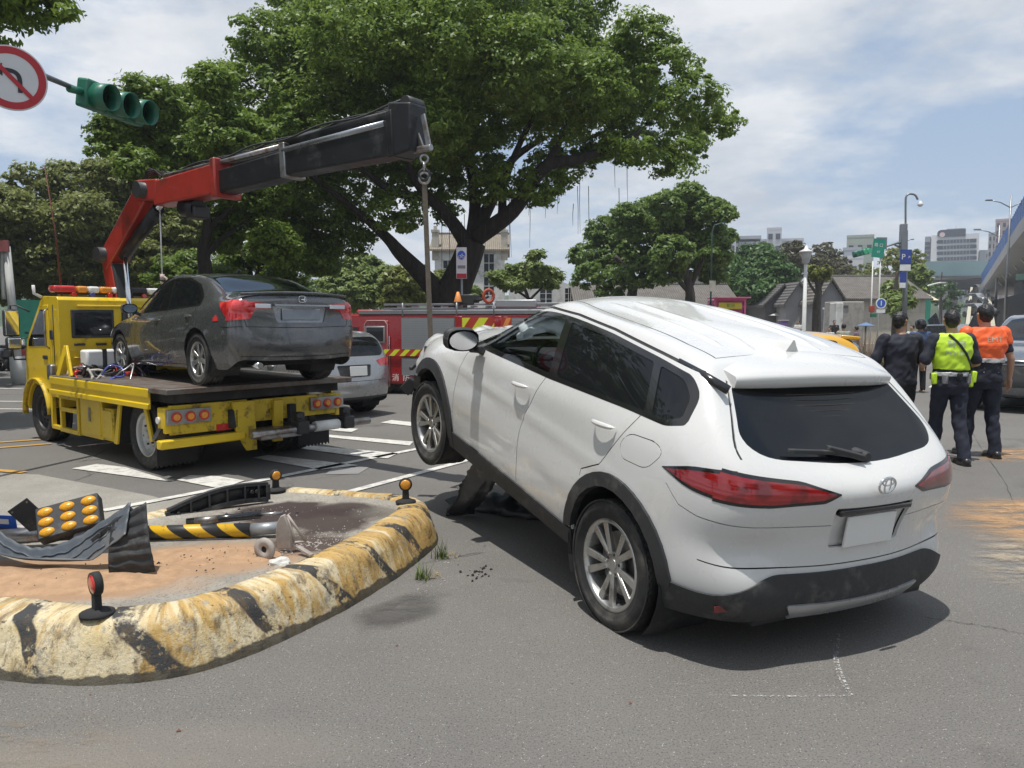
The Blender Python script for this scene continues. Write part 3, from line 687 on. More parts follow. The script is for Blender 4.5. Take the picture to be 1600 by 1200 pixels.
    MB().grid(hp).build('crumpled_tray',TP,t,solid=.006)
    # crossed slings run over the nose to the hook
    return t
suv=build_suv()
def suv_w(p): return suv.matrix_basis@Vector(p)
# ---------------- other cars, from a profile ----------------
def gen_car(name,label,loc,yaw,sp,paint,group=None,pitch=0,levels=2,cat='car'):
    t=thing(name,label,cat,loc,(Matrix.Rotation(R_(yaw),3,'Z')@Matrix.Rotation(R_(pitch),3,'Y')).to_euler(),group)
    st=sp['st']; N=len(st)
    rows=[[] for _ in range(7)]; top=[]; w=sp['w']/2; r=sp['r']
    for i,(x,zc,zb,yw,yb,gh) in enumerate(st):
        sill=sp['sill']+(.10 if i==0 else .06 if i==N-1 else 0)
        for k,(fz,fy) in enumerate(((0,.93),(.28,.985),(.58,1.0),(.86,.975))): rows[k].append((x,w*yw*fy,sill+(zb-sill)*fz))
        rows[4].append((x,w*yb,zb))
        if gh: rows[5].append((x,w*yb*.83+.0,zb+(zc-zb)*.80)); rows[6].append((x,w*yb*.68,zc-.035))
        else: rows[5].append((x,w*yb*.87,zb+(zc-zb)*.65)); rows[6].append((x,w*yb*.66,zb+(zc-zb)*.90))
        top.append((x+(-.05 if i==0 else .12 if i==N-1 else 0),zc))
    s=Shell(rows,sp['rear']+[top[0]],sp['front']+[top[-1]],top,levels=levels)
    wb=sp['wb']
    for x in (0,wb): s.both(1,arc(x,r+.02,r+.055,-60,240,16))
    for k,W_ in enumerate(sp['win']): s.both(2+k,rpoly(W_,.03,3))
    s.both(9,rpoly(sp['surround'],.03,3))
    for pr,poly in sp['rg']: s.cut(7,rpoly(poly,.05,3),pr,nmin=.05)
    s.cut(8,rpoly(sp['ws'],.05,3),'top',nmin=.1)
    for poly in sp.get('tl_side',[]): s.both(10,rpoly(poly,.015,3),nmin=.3)
    for poly in sp.get('tl_rear',[]):
        for sg in (1,-1): s.cut(10 if sg>0 else 110,rpoly([(sg*a,b) for a,b in poly],.015,3),'rear',nmin=.1)
    for poly in sp.get('hl_side',[]): s.both(11,rpoly(poly,.015,3),nmin=.2)
    for poly in sp.get('hl_front',[]):
        for sg in (1,-1): s.cut(11 if sg>0 else 111,rpoly([(sg*a,b) for a,b in poly],.015,3),'front',nmin=.2)
    if 'grille' in sp: s.cut(12,rpoly(sp['grille'],.02),'front',nmin=.2)
    if 'black_rear' in sp: s.cut(13,rpoly(sp['black_rear'],.02),'rear',nmin=-.2)
    if 'plate_pocket' in sp: s.cut(14,rpoly(sp['plate_pocket'],.03),'rear',nmin=.2)
    for pts in sp.get('seams',[]):
        for sg in (1,-1): s.seam(crom(pts,3),sgn=sg,w=.009)
    for pts in sp.get('rear_seams',[]): s.seam(crom(pts,3),'rear',w=.008)
    for pts in sp.get('top_seams',[]):
        for sg in (1,-1): s.seam([(a,b*sg) for a,b in pts],'top',w=.009,nmin=.3)
    ax=sp['doors']
    for sg,o in ((1,0),(-1,100)):
        s.sel(lambda m,n:m.y*sg>.4 and n.y*sg>.3 and ax[1]<m.x<=ax[2] and m.z<sp['beltmax'],20+o); s.sel(lambda m,n:m.y*sg>.4 and n.y*sg>.3 and ax[0]<m.x<=ax[1] and m.z<sp['beltmax'],21+o)
    P=MATS[paint]; g=glass('car_glass',(.10,.115,.12),.30)
    s.out(0,'body',P,t,depth=.012)
    for o in (0,100):
        for k,(did) in enumerate((20,21)):
            d=s.out(did+o,'door',P,t,depth=.012)
            if d is not None:
                s.out(2+k+o,'window',g,d,off=-.004,depth=0)
                hx,hz=sp['handles'][k]; handle(d,hx,hz,w*.955,P,1 if o==0 else -1)
    for k in range(2,len(sp['win'])): s.out((2+k,102+k),'quarter_window',g,t,off=-.004,depth=0)
    s.out((9,109),'window_surround',MATS['black_gloss'],t,depth=.02); s.out(7,'rear_window',g,t,off=-.002,depth=.01); s.out(8,'windscreen',g,t,off=-.002,depth=.01)
    s.out(10,'tail_light',MATS['red_lens_bright'],t,off=.005,depth=.02); s.out(110,'tail_light',MATS['red_lens_bright'],t,off=.005,depth=.02)
    s.out(11,'headlight',MATS['clear_lens'],t,off=.003); s.out(111,'headlight',MATS['clear_lens'],t,off=.003); s.out(12,'grille',MATS['black_plastic'],t,off=-.01)
    s.out(13,'bumper_insert',MATS['black_plastic'],t,off=.004); s.out(14,'plate_recess',MATS[sp.get('pocket_mat','chrome_dull')],t,off=-.012,depth=.01); s.out(99,'panel_gap',MATS['seam_dark'],t,off=-.006,depth=0)
    u=MB(); u.box((wb/2,0,sp['sill']+.10),(wb+1.0,w*1.3,.16)); u.cyl((-.2,.4,sp['sill']+.02),(-.75,.4,sp['sill']+.04),.03,n=8); u.build('underbody',MATS['under'],t)
    liner(t,0,r+.02,r+.06,w*.55,w*.96); liner(t,wb,r+.02,r+.06,w*.55,w*.96)
    for x in (0,wb):
        for sg in (1,-1): wheel(t,(x,sg*(w-.115),r),r,.20,sp['rim'],sg,sp.get('wstyle','five'),spin=.3+x)
    mirror(t,sp['mir'][0],w+.07,sp['mir'][1],1,sp.get('mir_m',paint),.85); mirror(t,sp['mir'][0],w+.07,sp['mir'][1],-1,sp.get('mir_m',paint),.85)
    seats(t,(.25,1.15),sp['sill']+.12,.36,.55)
    MB().box((sp['mir'][0]+.05,0,sp['mir'][1]-.13),(.35,w*1.6,.2)).build('dashboard',MATS['interior'],t)
    return t
mat('chrome_dull',(.30,.32,.35),.28,metal=.7)
def sedan_spec():
    return dict(w=1.755,wb=2.67,r=.315,rim=.215,sill=.21,beltmax=1.0,
     st=[(-.86,1.085,.95,.90,.88,0),(-.66,1.10,.965,.955,.90,0),(-.38,1.13,.975,.985,.91,0),(-.02,1.27,.975,1,.905,1),(.38,1.385,.96,1,.90,1),(.9,1.435,.945,1,.90,1),(1.35,1.42,.93,1,.895,1),(1.8,1.255,.915,1,.89,1),(2.22,1.01,.90,1,.885,0),(2.67,.93,.855,.995,.86,0),(3.05,.86,.79,.97,.82,0),(3.24,.76,.69,.86,.72,0)],
     rear=[(-.93,.30),(-1.0,.40),(-1.01,.56),(-.98,.80),(-1.0,.98),(-.98,1.05)],front=[(3.32,.26),(3.40,.36),(3.42,.50),(3.40,.62),(3.38,.68),(3.36,.72)],
     win=[[(2.05,.93),(1.72,1.13),(1.33,1.315),(1.10,1.335),(1.04,.955)],[(1.0,.96),(1.03,1.335),(.62,1.32),(.26,1.22),(.06,1.06),(.04,.985)]],
     surround=[(2.10,.915),(1.75,1.14),(1.36,1.335),(1.0,1.36),(.60,1.345),(.22,1.24),(.0,1.08),(-.02,.965),(1.0,.935)],
     rg=[('top',[(-.36,.62),(.30,.52),(.34,0),(.30,-.52),(-.36,-.62),(-.42,0)])],ws=[(2.24,.66),(1.50,.53),(1.44,0),(1.50,-.53),(2.24,-.66),(2.32,0)],
     tl_side=[[(-.52,.985),(-.62,.90),(-.76,.80),(-1.1,.78),(-1.1,.965),(-.8,1.01)]],
     tl_rear=[[(.95,.99),(.62,.985),(.40,.965),(.38,.905),(.56,.89),(.62,.79),(.95,.76)]],
     hl_side=[[(3.0,.72),(3.4,.70),(3.5,.56),(3.15,.60)]],hl_front=[[(.8,.74),(.5,.68),(.5,.58),(.8,.58)]],
     plate_pocket=[(-.36,.935),(.36,.935),(.31,.745),(-.31,.745)],
     seams=[[(1.02,.95),(1.05,.7),(1.04,.45),(1.02,.22)],[(.05,.97),(.10,.8),(.30,.66),(.36,.62)],[(2.12,.9),(2.16,.6),(2.12,.22)],[(-.50,.80),(-.62,.70),(-.9,.70)],[(.39,.25),(2.25,.25)]],
     rear_seams=[[(-.66,.70),(0,.685),(.66,.70)],[(.66,.70),(.70,.86)],[(-.66,.70),(-.70,.86)],[(-.72,.36),(0,.34),(.72,.36)]],top_seams=[[(-.42,.66),(-.80,.64)]],
     doors=(.0,1.03,2.13),handles=[(1.22,.82),(.22,.85)],mir=(1.98,.985))
def hatch_spec(h=1.5,w=1.80,wb=2.66,ro=.80):
    k=h/1.5
    return dict(w=w,wb=wb,r=.33,rim=.22,sill=.22,beltmax=1.02*k,
     st=[(-ro+.12,1.30*k,1.03*k,.90,.82,1),(-ro+.32,1.43*k,1.03*k,.95,.87,1),(-.1,1.48*k,1.01*k,.985,.895,1),(.35,1.50*k,.99*k,1,.90,1),(.9,1.50*k,.975*k,1,.90,1),(1.35,1.47*k,.96*k,1,.895,1),(1.8,1.29*k,.95*k,1,.89,1),(2.22,1.08*k,.94*k,1,.885,0),(wb,.99*k,.89*k,.995,.86,0),(wb+.38,.92*k,.83*k,.97,.82,0),(wb+.66,.80*k,.72*k,.86,.72,0)],
     rear=[(-ro,.32),(-ro-.06,.44),(-ro-.06,.62),(-ro+.0,.88),(-ro+.04,1.04*k),(-ro+.09,1.24*k)],front=[(wb+.74,.28),(wb+.84,.38),(wb+.86,.55),(wb+.83,.68),(wb+.80,.72*k),(wb+.77,.76*k)],
     win=[[(2.05,.98*k),(1.72,1.19*k),(1.33,1.38*k),(1.10,1.40*k),(1.04,1.0*k)],[(1.0,1.0*k),(1.03,1.40*k),(.5,1.39*k),(.12,1.37*k),(.10,1.03*k)],[(.05,1.03*k),(.07,1.37*k),(-.35,1.33*k),(-.44,1.10*k),(-.3,1.05*k)]],
     surround=[(2.10,.965*k),(1.75,1.20*k),(1.36,1.40*k),(1.0,1.425*k),(.5,1.415*k),(-.1,1.40*k),(-.38,1.36*k),(-.50,1.10*k),(-.3,1.03*k),(1.0,.98*k)],
     rg=[('rear',[(-.56,1.36*k),(.56,1.36*k),(.66,1.10*k),(.6,1.04*k),(-.6,1.04*k),(-.66,1.10*k)])],ws=[(2.24,.66),(1.50,.53),(1.44,0),(1.50,-.53),(2.24,-.66),(2.32,0)],
     tl_side=[[(-.48,1.0*k),(-.55,.90*k),(-1.2,.86*k),(-1.2,1.01*k)]],tl_rear=[[(.95,1.02*k),(.62,1.0*k),(.48,.96*k),(.55,.88*k),(.95,.86*k)]],
     hl_side=[[(wb+.3,.80*k),(wb+.8,.78*k),(wb+.9,.60*k),(wb+.45,.68*k)]],hl_front=[[(.9,.84*k),(.45,.76*k),(.45,.66*k),(.9,.66*k)]],grille=[(-.42,.72*k),(.42,.72*k),(.38,.45),(-.38,.45)],
     black_rear=[(-.8,.36),(.8,.36),(.8,.15),(-.8,.15)],plate_pocket=[(-.34,.90*k),(.34,.90*k),(.30,.70*k),(-.30,.70*k)],pocket_mat='black_plastic',
     seams=[[(1.02,.98*k),(1.05,.7),(1.02,.24)],[(.07,1.0*k),(.12,.8),(.34,.66)],[(2.12,.93*k),(2.14,.6),(2.12,.24)]],rear_seams=[[(-.7,.62),(.7,.62)]],
     doors=(.06,1.03,2.13),handles=[(1.22,.86*k),(.26,.89*k)],mir=(1.98,1.02*k))
mat('grey_paint',(.105,.108,.113),.27,metal=.5,var=.04,coat=1); mat('silver_paint',(.33,.34,.35),.3,metal=.6,var=.04,coat=1,dirt=(.2,.19,.17),dirt_amt=-.2)
mat('taxi_yellow',(.62,.33,.015),.3,var=.04,coat=1); mat('dark_silver_paint',(.16,.17,.19),.28,metal=.6,coat=1); mat('far_white_paint',(.7,.7,.7),.3,coat=.6)
sed=gen_car('sedan','dark grey sedan loaded on the flatbed of the yellow tow truck',(-2.72,8.41,.933),135,sedan_spec(),'grey_paint',pitch=1.0,levels=3)
def sedan_bits(t):
    lp=MB()
    for sg in (1,-1): lp.box((-.99,sg*.49,.935),(.02,.20,.05),(0,0,sg*.12))
    lp.build('reverse_lamp',MATS['clear_lens'],t,bevel=.005)
    l=MB();P=[]
    for j in range(21):
        y=-.70+1.4*j/20;a=(abs(y)/.70)**2; P.append([(-.90+.09*a,y,1.102-.02*a),(-.985+.11*a,y,1.112-.022*a),(-1.0+.11*a,y,1.098-.022*a),(-.97+.11*a,y,1.08-.022*a)])
    l.grid(P); l.build('boot_lip',MATS['grey_paint'],t)
    e=MB()
    for sg in (1,-1): e.beam((-1.022,sg*.018,.995),(-1.02,sg*.028,1.045),.008,.009)
    e.beam((-1.021,.02,1.017),(-1.021,-.02,1.017),.008,.009)
    e.tube([(-1.018,.046*(abs(math.cos(a))**.6)*math.copysign(1,math.cos(a)),1.02+.038*(abs(math.sin(a))**.6)*math.copysign(1,math.sin(a))) for a in [2*PI*k/24 for k in range(25)]],.004,6,caps=False)
    e.build('emblem',MATS['chrome'],t)
    ch=MB().box((-1.02,0,.945),(.02,.72,.022)); ch.build('boot_trim',MATS['chrome_dull'],t,bevel=.004)
    MB().box((-.985,0,.84),(.012,.50,.13)).build('number_plate',mat('masked_plate',(.22,.25,.29),.5),t,bevel=.004)
    MB().cyl((-.7,.55,.26),(-1.0,.55,.25),.035,n=16).build('exhaust_pipe',MATS['chrome'],t)
    d=MB(); d.tube([(.75,0,1.43),(.6,0,1.47),(.5,0,1.44)],[.012,.008,.004],6); d.build('aerial',MATS['black_gloss'],t)
    g=MB()
    for sg in (1,-1): g.tube([(2.08,sg*.765,.975),(1.75,sg*.70,1.175),(1.38,sg*.625,1.36),(1.0,sg*.60,1.392),(.60,sg*.60,1.375),(.2,sg*.64,1.26)],[.008,.014,.016,.016,.014,.006],6)
    g.build('rain_guard',MATS['black_gloss'],t)
sedan_bits(sed); sed.scale=(.85,.85,.85)
sil=gen_car('hatchback','silver hatchback standing beside the red fire engine, half hidden by the tow truck',(-3.15,12.95,0),139,hatch_spec(1.47,1.80),'silver_paint')
MB().box((-.90,0,.79),(.012,.34,.155),(0,.05,0)).build('number_plate',MATS['plate_white'],sil,bevel=.004)
def sm(o,txt,x,y,z,size,m,sx=1): # print on a rear face (normal -x)
    return text_mesh('lettering',txt,size,m,o,frame((x,y,z),(0,-1,0),(0,0,1)),.001,sx=sx)
taxi=gen_car('taxi','yellow taxi with dark rear window behind the white sport utility car',(4.12,10.9,0),163,hatch_spec(1.47,1.78,2.70,.78),'taxi_yellow',cat='taxi')
MB().box((-.56,0,1.375),(.24,1.12,.05),(0,-.10,0)).build('roof_spoiler',MATS['taxi_yellow'],taxi,bevel=.012)
van=gen_car('minivan','dark silver minivan at the right edge of the photo behind the orange vest',(11.2,15.6,0),222,hatch_spec(1.74,1.85,2.75,.8),'dark_silver_paint',cat='minivan')
# ---------------- yellow flatbed tow truck with its loader crane ----------------
mat('truck_yellow',(.68,.47,.012),.38,var=.08,scale=2,coat=.3,dirt=(.24,.17,.04),dirt_amt=.15,dirt_scale=5,bump=.05,bscale=30)
mat('rusty_yellow',(.58,.41,.02),.5,var=.10,scale=3,dirt=(.05,.028,.016),dirt_amt=.35,dirt_scale=9); mat('crane_red',(.33,.028,.018),.38,var=.12,scale=4,coat=.3,dirt=(.10,.03,.02),dirt_amt=.3)
mat('crane_black',(.011,.012,.014),.42,var=.2,scale=3,coat=.08,spec=.35,dirt=(.07,.07,.07),dirt_amt=.3); mat('deck_plate',(.16,.145,.13),.6,metal=.3,dirt=(.09,.05,.03),dirt_amt=.7,dirt_scale=6)
mat('grey_rim',(.50,.50,.49),.45,metal=.3,dirt=(.25,.23,.2),dirt_amt=.5); mat('red_plastic',(.55,.02,.015),.25,coat=1); mat('amber_plastic',(.75,.28,.02),.25,coat=1); mat('white_plastic',(.72,.72,.70),.4); mat('blue_plastic',(.06,.08,.35),.3,coat=.5)
mat('rubber_black',(.02,.02,.021),.85); mat('rope',(.45,.42,.36),.9,var=.25,scale=30); mat('strap_tan',(.11,.093,.072),.9,var=.25,scale=25); mat('hose_black',(.02,.02,.02),.5)
def in_local(t,pts): Mi=t.matrix_basis.inverted(); return [Mi@Vector(p) for p in pts]
def build_truck():
    t=thing('tow_truck','yellow flatbed tow truck with a red and black loader crane carrying a grey sedan','tow truck',(-3.32,8.89,0),(0,0,R_(139.5)))
    Y=MATS['truck_yellow'];RY=MATS['rusty_yellow'];U=MATS['under'];BP=MATS['black_plastic']
    # cab from a side profile, hollow arch
    z0=.62
    prof=[(2.06,z0),(2.06,1.86),(2.12,1.905),(2.72,1.915),(2.80,1.88),(3.40,1.34),(3.47,1.20),(3.50,.70),(3.48,.48),(3.42,.42),(3.40,.55)]
    ar=arc(3.05,.38,.45,20,160,10); poly=prof+[(3.47,.50)]+ar
    poly=[(2.24,.66),(2.24,1.86),(2.28,1.90),(2.72,1.915),(2.82,1.87),(3.38,1.36),(3.46,1.22),(3.50,.80),(3.50,.45),(3.44,.40)]+arc(3.05,.38,.42,8,168,10)+[(2.5,.66)]
    c=MB().prism(poly,-.97,.97,'y'); cab=c.build('cab',Y,t,bevel=.05,segs=3)
    for sg in (1,-1):
        y=sg*.972
        dr=MB().prism([(2.56,.70),(2.56,1.80),(2.80,1.80),(3.36,1.30),(3.42,1.15),(3.44,.86),(3.38,.80)],y-.004,y+.010,'y'); d=dr.build('door',Y,t,bevel=.012)
        MB().prism([(2.64,1.28),(2.64,1.74),(2.82,1.74),(3.28,1.33),(3.30,1.26)],y+sg*.002,y+sg*.016 if sg>0 else y-.016,'y').build('door_window',glass('truck_glass',(.05,.055,.06),.3),d)
        h=MB(); h.tube([(2.50,sg*1.0,1.25),(2.48,sg*1.05,1.28),(2.48,sg*1.05,1.72),(2.50,sg*1.0,1.75)],.013,8); h.build('grab_handle',MATS['steel'],t)
        MB().box((2.70,sg*.985,1.13),(.14,.03,.05)).build('door_handle',BP,d,bevel=.01)
        MB().box((2.47,sg*.978,1.42),(.10,.02,.12)).build('side_vent',BP,t,bevel=.01)
        ws=MB(); ws.tube([(2.40+.02*math.cos(a),sg*.974,1.15+.75*math.sin(a)) for a in [R_(-60),R_(0),R_(60)]],.006,4)
        ws.build('cab_seam',MATS['seam_dark'],t)
        a=arc(3.05,.38,.46,-5,178,14); MB().grid([[(p[0],sg*.96,p[1]) for p in a],[(p[0],sg*1.03,p[1]) for p in a]]).build('wheel_arch',RY,t,solid=.02)
    MB().prism([(2.10,1.38),(2.10,1.72),(2.10,1.72)],-.1,.1) if False else None
    for y0,y1 in ((.34,.80),(-.80,-.34)):
        MB().box((2.232,(y0+y1)/2,1.56),(.02,y1-y0+.06,.36)).build('rear_window_seal',BP,t,bevel=.03); MB().box((2.225,(y0+y1)/2,1.56),(.02,y1-y0,.30)).build('rear_window',glass('truck_glass'),t,bevel=.025)
    for k in range(6):
        MB().box((2.23,.74-.26*k,1.30),(.03,.13,.03)).build('cab_vent',BP,t,bevel=.008)
        MB().box((2.23,.74-.26*k,1.13),(.025,.14,.02)).build('cab_rib',Y,t,bevel=.008)
    MB().box((2.225,0,1.785),(.02,1.5,.03)).build('cab_rib',Y,t,bevel=.008)
    MB().add([(2.84,-.86,1.862),(2.84,.86,1.862),(3.39,.90,1.37),(3.39,-.90,1.37),(2.82,-.86,1.85),(2.82,.86,1.85),(3.37,.90,1.36),(3.37,-.90,1.36)],[(0,1,2,3),(7,6,5,4),(0,4,5,1),(1,5,6,2),(2,6,7,3),(3,7,4,0)]).build('windscreen',glass('truck_glass'),t)
    # visor, marker lamps, light bar
    MB().box((2.86,0,1.93),(.22,1.5,.02),(0,.5,0)).build('sun_visor',MATS['silver_plastic'] if 'silver_plastic' in MATS else BP,t)
    rk=MB(); rk.box((2.44,0,1.945),(.10,1.84,.025))
    for y in (-.7,0,.7): rk.box((2.44,y,1.925),(.06,.04,.05))
    rk.build('light_bar_mount',BP,t,bevel=.006)
    segs=[('red_plastic',.98,.70),('amber_plastic',.70,.56),('white_plastic',.56,.42),('amber_plastic',.42,.26),('white_plastic',.26,.12),('dark_metal',.12,-.2),('white_plastic',-.2,-.6),('red_plastic',-.6,-.98)]
    for m,a,b in segs:
        s=MB(); s.box((2.44,(a+b)/2,2.0),(.20,abs(a-b)-.012,.085)); s.build('beacon_segment',MATS[m],t,bevel=.025,segs=3)
    for k in range(7): MB().cyl((2.44,.74-.22*k,1.935),(2.32,.74-.22*k,1.935),.028,n=12).build('side_flasher',MATS['blue_plastic' if k%2 else 'red_plastic'],t)
    MB().tube([(2.58,.80,1.9),(2.60,.83,2.7),(2.66,.90,3.55)],[.014,.010,.006],6).build('aerial',mat('rust_red',(.12,.035,.02),.7),t)
    MB().tube([(2.75,.98,1.9),(2.80,1.05,1.95),(2.78,1.06,2.05)],.02,8).build('roof_lamp_arm',MATS['white_plastic'],t)
    # mirrors
    for sg in (1,-1):
        m=MB(); m.tube([(3.25,sg*.97,1.72),(3.36,sg*1.08,1.80),(3.42,sg*1.14,1.80),(3.42,sg*1.14,1.18),(3.50,sg*1.1,1.08),(3.42,sg*.99,1.08)],.012,8); o=m.build('mirror_arm',BP,t)
        MB().box((3.42,sg*1.14,1.57),(.07,.20,.36),(0,0,sg*.1)).build('mirror',BP,o,bevel=.03,segs=3); MB().box((3.385,sg*1.14,1.57),(.02,.165,.32),(0,0,sg*.1)).build('mirror_glass',MATS['chrome'],o,bevel=.005)
        MB().box((3.40,sg*1.13,1.30),(.09,.19,.17),(0,0,sg*.1)).build('mirror',BP,o,bevel=.04,segs=3); MB().box((3.353,sg*1.13,1.30),(.02,.15,.13)).build('mirror_glass',MATS['chrome'],o,bevel=.01)
    # chassis
    ch=MB()
    for sg in (1,-1): ch.box((1.35,sg*.36,.56),(4.3,.09,.2))
    for x in (-.6,.4,1.2,2.0,2.9): ch.box((x,0,.56),(.1,.7,.14))
    ch.cyl((0,.7,.38),(0,-.7,.38),.07,n=12); ch.cyl((0,0,.38),(0,0,.40),.2,n=12); ch.box((0,0,.38),(.36,.34,.3)); ch.cyl((.2,0,.45),(2.4,0,.55),.04,n=8); ch.cyl((3.05,.7,.38),(3.05,-.7,.38),.05,n=10); ch.box((2.9,0,.6),(.9,.7,.5)); ch.cyl((1.2,-.5,.45),(1.9,-.5,.45),.16,n=16)
    ch.build('chassis',U,t,bevel=.01)
    # load deck with planked edge and lipped side rails
    dk=MB().box((.66,0,.90),(3.1,2.24,.055)); dk.build('load_deck',MATS['deck_plate'],t,bevel=.008)
    MB().box((.70,0,.82),(2.94,2.0,.10)).build('deck_frame',U,t)
    for k in range(7): MB().box((-.76+.055*k,0,.929),(.045,2.2,.006)).build('deck_slat',MATS['deck_plate'],t,bevel=.002)
    for sg in (1,-1):
        y=sg*1.10; rl=MB().prism([(0,0)]*0+[(y-sg*.0,.705),(y+sg*.035,.705),(y+sg*.035,.755),(y+sg*.012,.765),(y+sg*.012,.82),(y+sg*.03,.83),(y+sg*.03,.905),(y+sg*.01,.925),(y-sg*.05,.925),(y-sg*.05,.90),(y-sg*.0,.90)],-.50,2.18,'x')
        rl.build('side_rail',Y,t,bevel=.004)
    # yellow front uprights of the deck
    for sg in (1,-1):
        q=MB(); q.beam((2.12,sg*1.04,.92),(2.00,sg*.98,1.28),.10,.03,up=(0,1,0)); q.beam((1.72,sg*1.04,.92),(2.00,sg*.98,1.28),.07,.03,up=(0,1,0)); q.build('deck_brace',Y,t,bevel=.005)
    tk=MB().box((1.90,.62,1.13),(.22,.42,.22)); o=tk.build('white_tank',MATS['white_plastic'],t,bevel=.03,segs=3); MB().box((1.90,.62,1.13),(.235,.05,.235)).build('tank_strap',BP,o)
    MB().box((1.86,.62,.97),(.3,.5,.1)).build('tank_tray',U,t)
    # side lockers and steps
    for sg in (1,-1):
        y=sg*.98
        b=MB().box((1.32,y-sg*.22,.47),(.62,.46,.50)); L=b.build('tool_locker',Y,t,bevel=.012); MB().box((1.32,y+sg*.012,.47),(.56,.014,.43)).build('locker_door',Y,L,bevel=.006); MB().box((1.32,y+sg*.024,.50),(.05,.014,.16)).build('locker_latch',MATS['steel'],L)
        b=MB().box((.85,y-sg*.22,.42),(.30,.46,.38)); L=b.build('tool_locker',RY,t,bevel=.012); MB().box((.85,y+sg*.012,.42),(.25,.014,.32)).build('locker_door',Y,L,bevel=.006)
        s=MB()
        for z in (.24,.50,.66): s.box((1.95,y,z),(.60,.05,.055))
        for x in (1.68,2.22): s.box((x,y,.45),(.05,.05,.46))
        s.box((2.52,y,.47),(.05,.05,.45)); s.box((2.38,y,.66),(.3,.05,.05)); s.box((2.38,y,.25),(.3,.05,.05)); s.build('side_guard',Y,t,bevel=.006)
        # trapezoid rear mudguard
        a=[(.70,.22),(.62,.76),(.10,.78),(-.06,.76),(-.20,.30),(-.13,.30),(-.02,.68),(.08,.72),(.54,.71),(.62,.22)]
        MB().prism([(.66,.22),(.50,.74),(-.16,.74),(-.30,.34),(-.24,.34),(-.11,.68),(.45,.68),(.58,.22)],y-.0,y+sg*.03,'y').build('rear_mudguard',Y,t,bevel=.006)
        pp=[(.62,.22),(.47,.71),(-.13,.71),(-.27,.34)]
        MB().grid([[(p[0],sg*.55,p[1]) for p in pp],[(p[0],sg*.98,p[1]) for p in pp]],smooth=False).build('mudguard_lining',U,t,solid=.02)
        # corner post and lamps
        MB().box((-.66,sg*1.03,.60),(.16,.10,.26),(0,-.0,0)).build('corner_post',Y,t,bevel=.012); MB().cyl((-.62,sg*1.08,.60),(-.62,sg*1.10,.60),.035,n=14).build('marker_lamp',MATS['white_plastic'],t)
        lp=MB().box((-.765,sg*.84,.635),(.04,.46,.15)); P=lp.build('lamp_panel',mat('galvanised',(.36,.36,.35),.45,metal=.7,dirt=(.2,.16,.1),dirt_amt=.4),t,bevel=.006)
        for k in range(3):
            MB().cyl((-.785,sg*(.98-.145*k),.635),(-.80,sg*(.98-.145*k),.635),.052,n=20).build('lamp_bezel',MATS['red_plastic'],P); MB().cyl((-.80,sg*(.98-.145*k),.635),(-.812,sg*(.98-.145*k),.635),.038,.03,n=20).build('lamp_lens',MATS['amber_plastic'],P)
        # mud flap with a toothed lower edge
        y0=sg*.62;y1=sg*1.06; n=18; pts=[(y0,.33)]+[(y0+(y1-y0)*i/n,.09+(.035 if i%2 else 0)) for i in range(n+1)]+[(y1,.33)]
        MB().prism(pts,-.50,-.485,'x').build('mud_flap',MATS['rubber_black'],t)
        wheel(t,(0,sg*.84,.38),.38,.22,.235,sg,'truck',spin=.2,rimmat='grey_rim'); wheel(t,(0,sg*.60,.38),.38,.20,.235,sg,'truck',rimmat='grey_rim'); wheel(t,(3.05,sg*.84,.38),.38,.21,.235,sg,'truck',rimmat='dark_metal')
    # rear bumper structure
    rb=MB()
    rb.box((-.72,.60,.60),(.05,.85,.30)); rb.box((-.72,-.45,.62),(.05,1.1,.24)); rb.build('rear_panel',RY,t,bevel=.006)
    cb=MB().prism([(.38,.74),(.12,.74),(.10,.20),(.22,.20),(.34,.42)],-.80,-.76,'x'); cb.build('hitch_plate',RY,t,bevel=.006)
    MB().prism([(-.12,.72),(-.24,.72),(-.22,.26),(-.10,.26)],-.80,-.76,'x').build('hitch_plate',RY,t,bevel=.006)
    MB().box((-.76,.70,.37),(.10,.92,.09)).build('underrun_bar',Y,t,bevel=.015); MB().prism([(1.16,.42),(.30,.42),(.22,.48),(.30,.56),(1.10,.52)],-.70,-.62,'x').build('void_shade',U,t)  # dark solid painted in for the shaded void above the underrun bar
    MB().box((-.74,.46,.48),(.02,.16,.07)).build('rear_reflector',MATS['red_plastic'],t)
    MB().cyl((-1.02,.30,.40),(-1.02,-1.26,.40),.042,n=14).build('stinger_bar',MATS['steel'],t)
    for y in (-.30,-.92):
        k=MB(); k.box((-1.02,y,.42),(.16,.14,.14)); k.box((-1.0,y,.53),(.10,.09,.12)); k.cyl((-1.08,y+.05,.56),(-.94,y-.05,.50),.035,n=10); k.build('stinger_clamp',MATS['dark_metal'],t,bevel=.01)
    MB().box((-.88,-.05,.38),(.34,.5,.10)).build('stinger_head',MATS['steel'],t,bevel=.01); MB().cyl((-1.03,-.48,.41),(-1.03,-.80,.41),.058,n=14).build('white_wrap',MATS['white_plastic'],t)
    # scattered ropes, hoses and chocks on the deck
    r=random.Random(5)
    for k in range(22):
        x=r.uniform(1.1,2.0); y=r.uniform(.3,1.02) ; P=[(x,y,.93)]
        for i in range(7): x+=r.uniform(-.12,.10); y+=r.uniform(-.13,.13); y=min(y,1.02); P.append((max(.7,x),y,.90+r.uniform(0,.12)+.08*math.sin(i)))
        MB().tube(crom(P,3),r.uniform(.007,.016),5).build('rope' if k%3 else 'hydraulic_hose',[MATS['rope'],MATS['hose_black'],MATS['steel'],MATS['red_plastic'],MATS['blue_plastic']][k%5 if k%4 else 1],t)
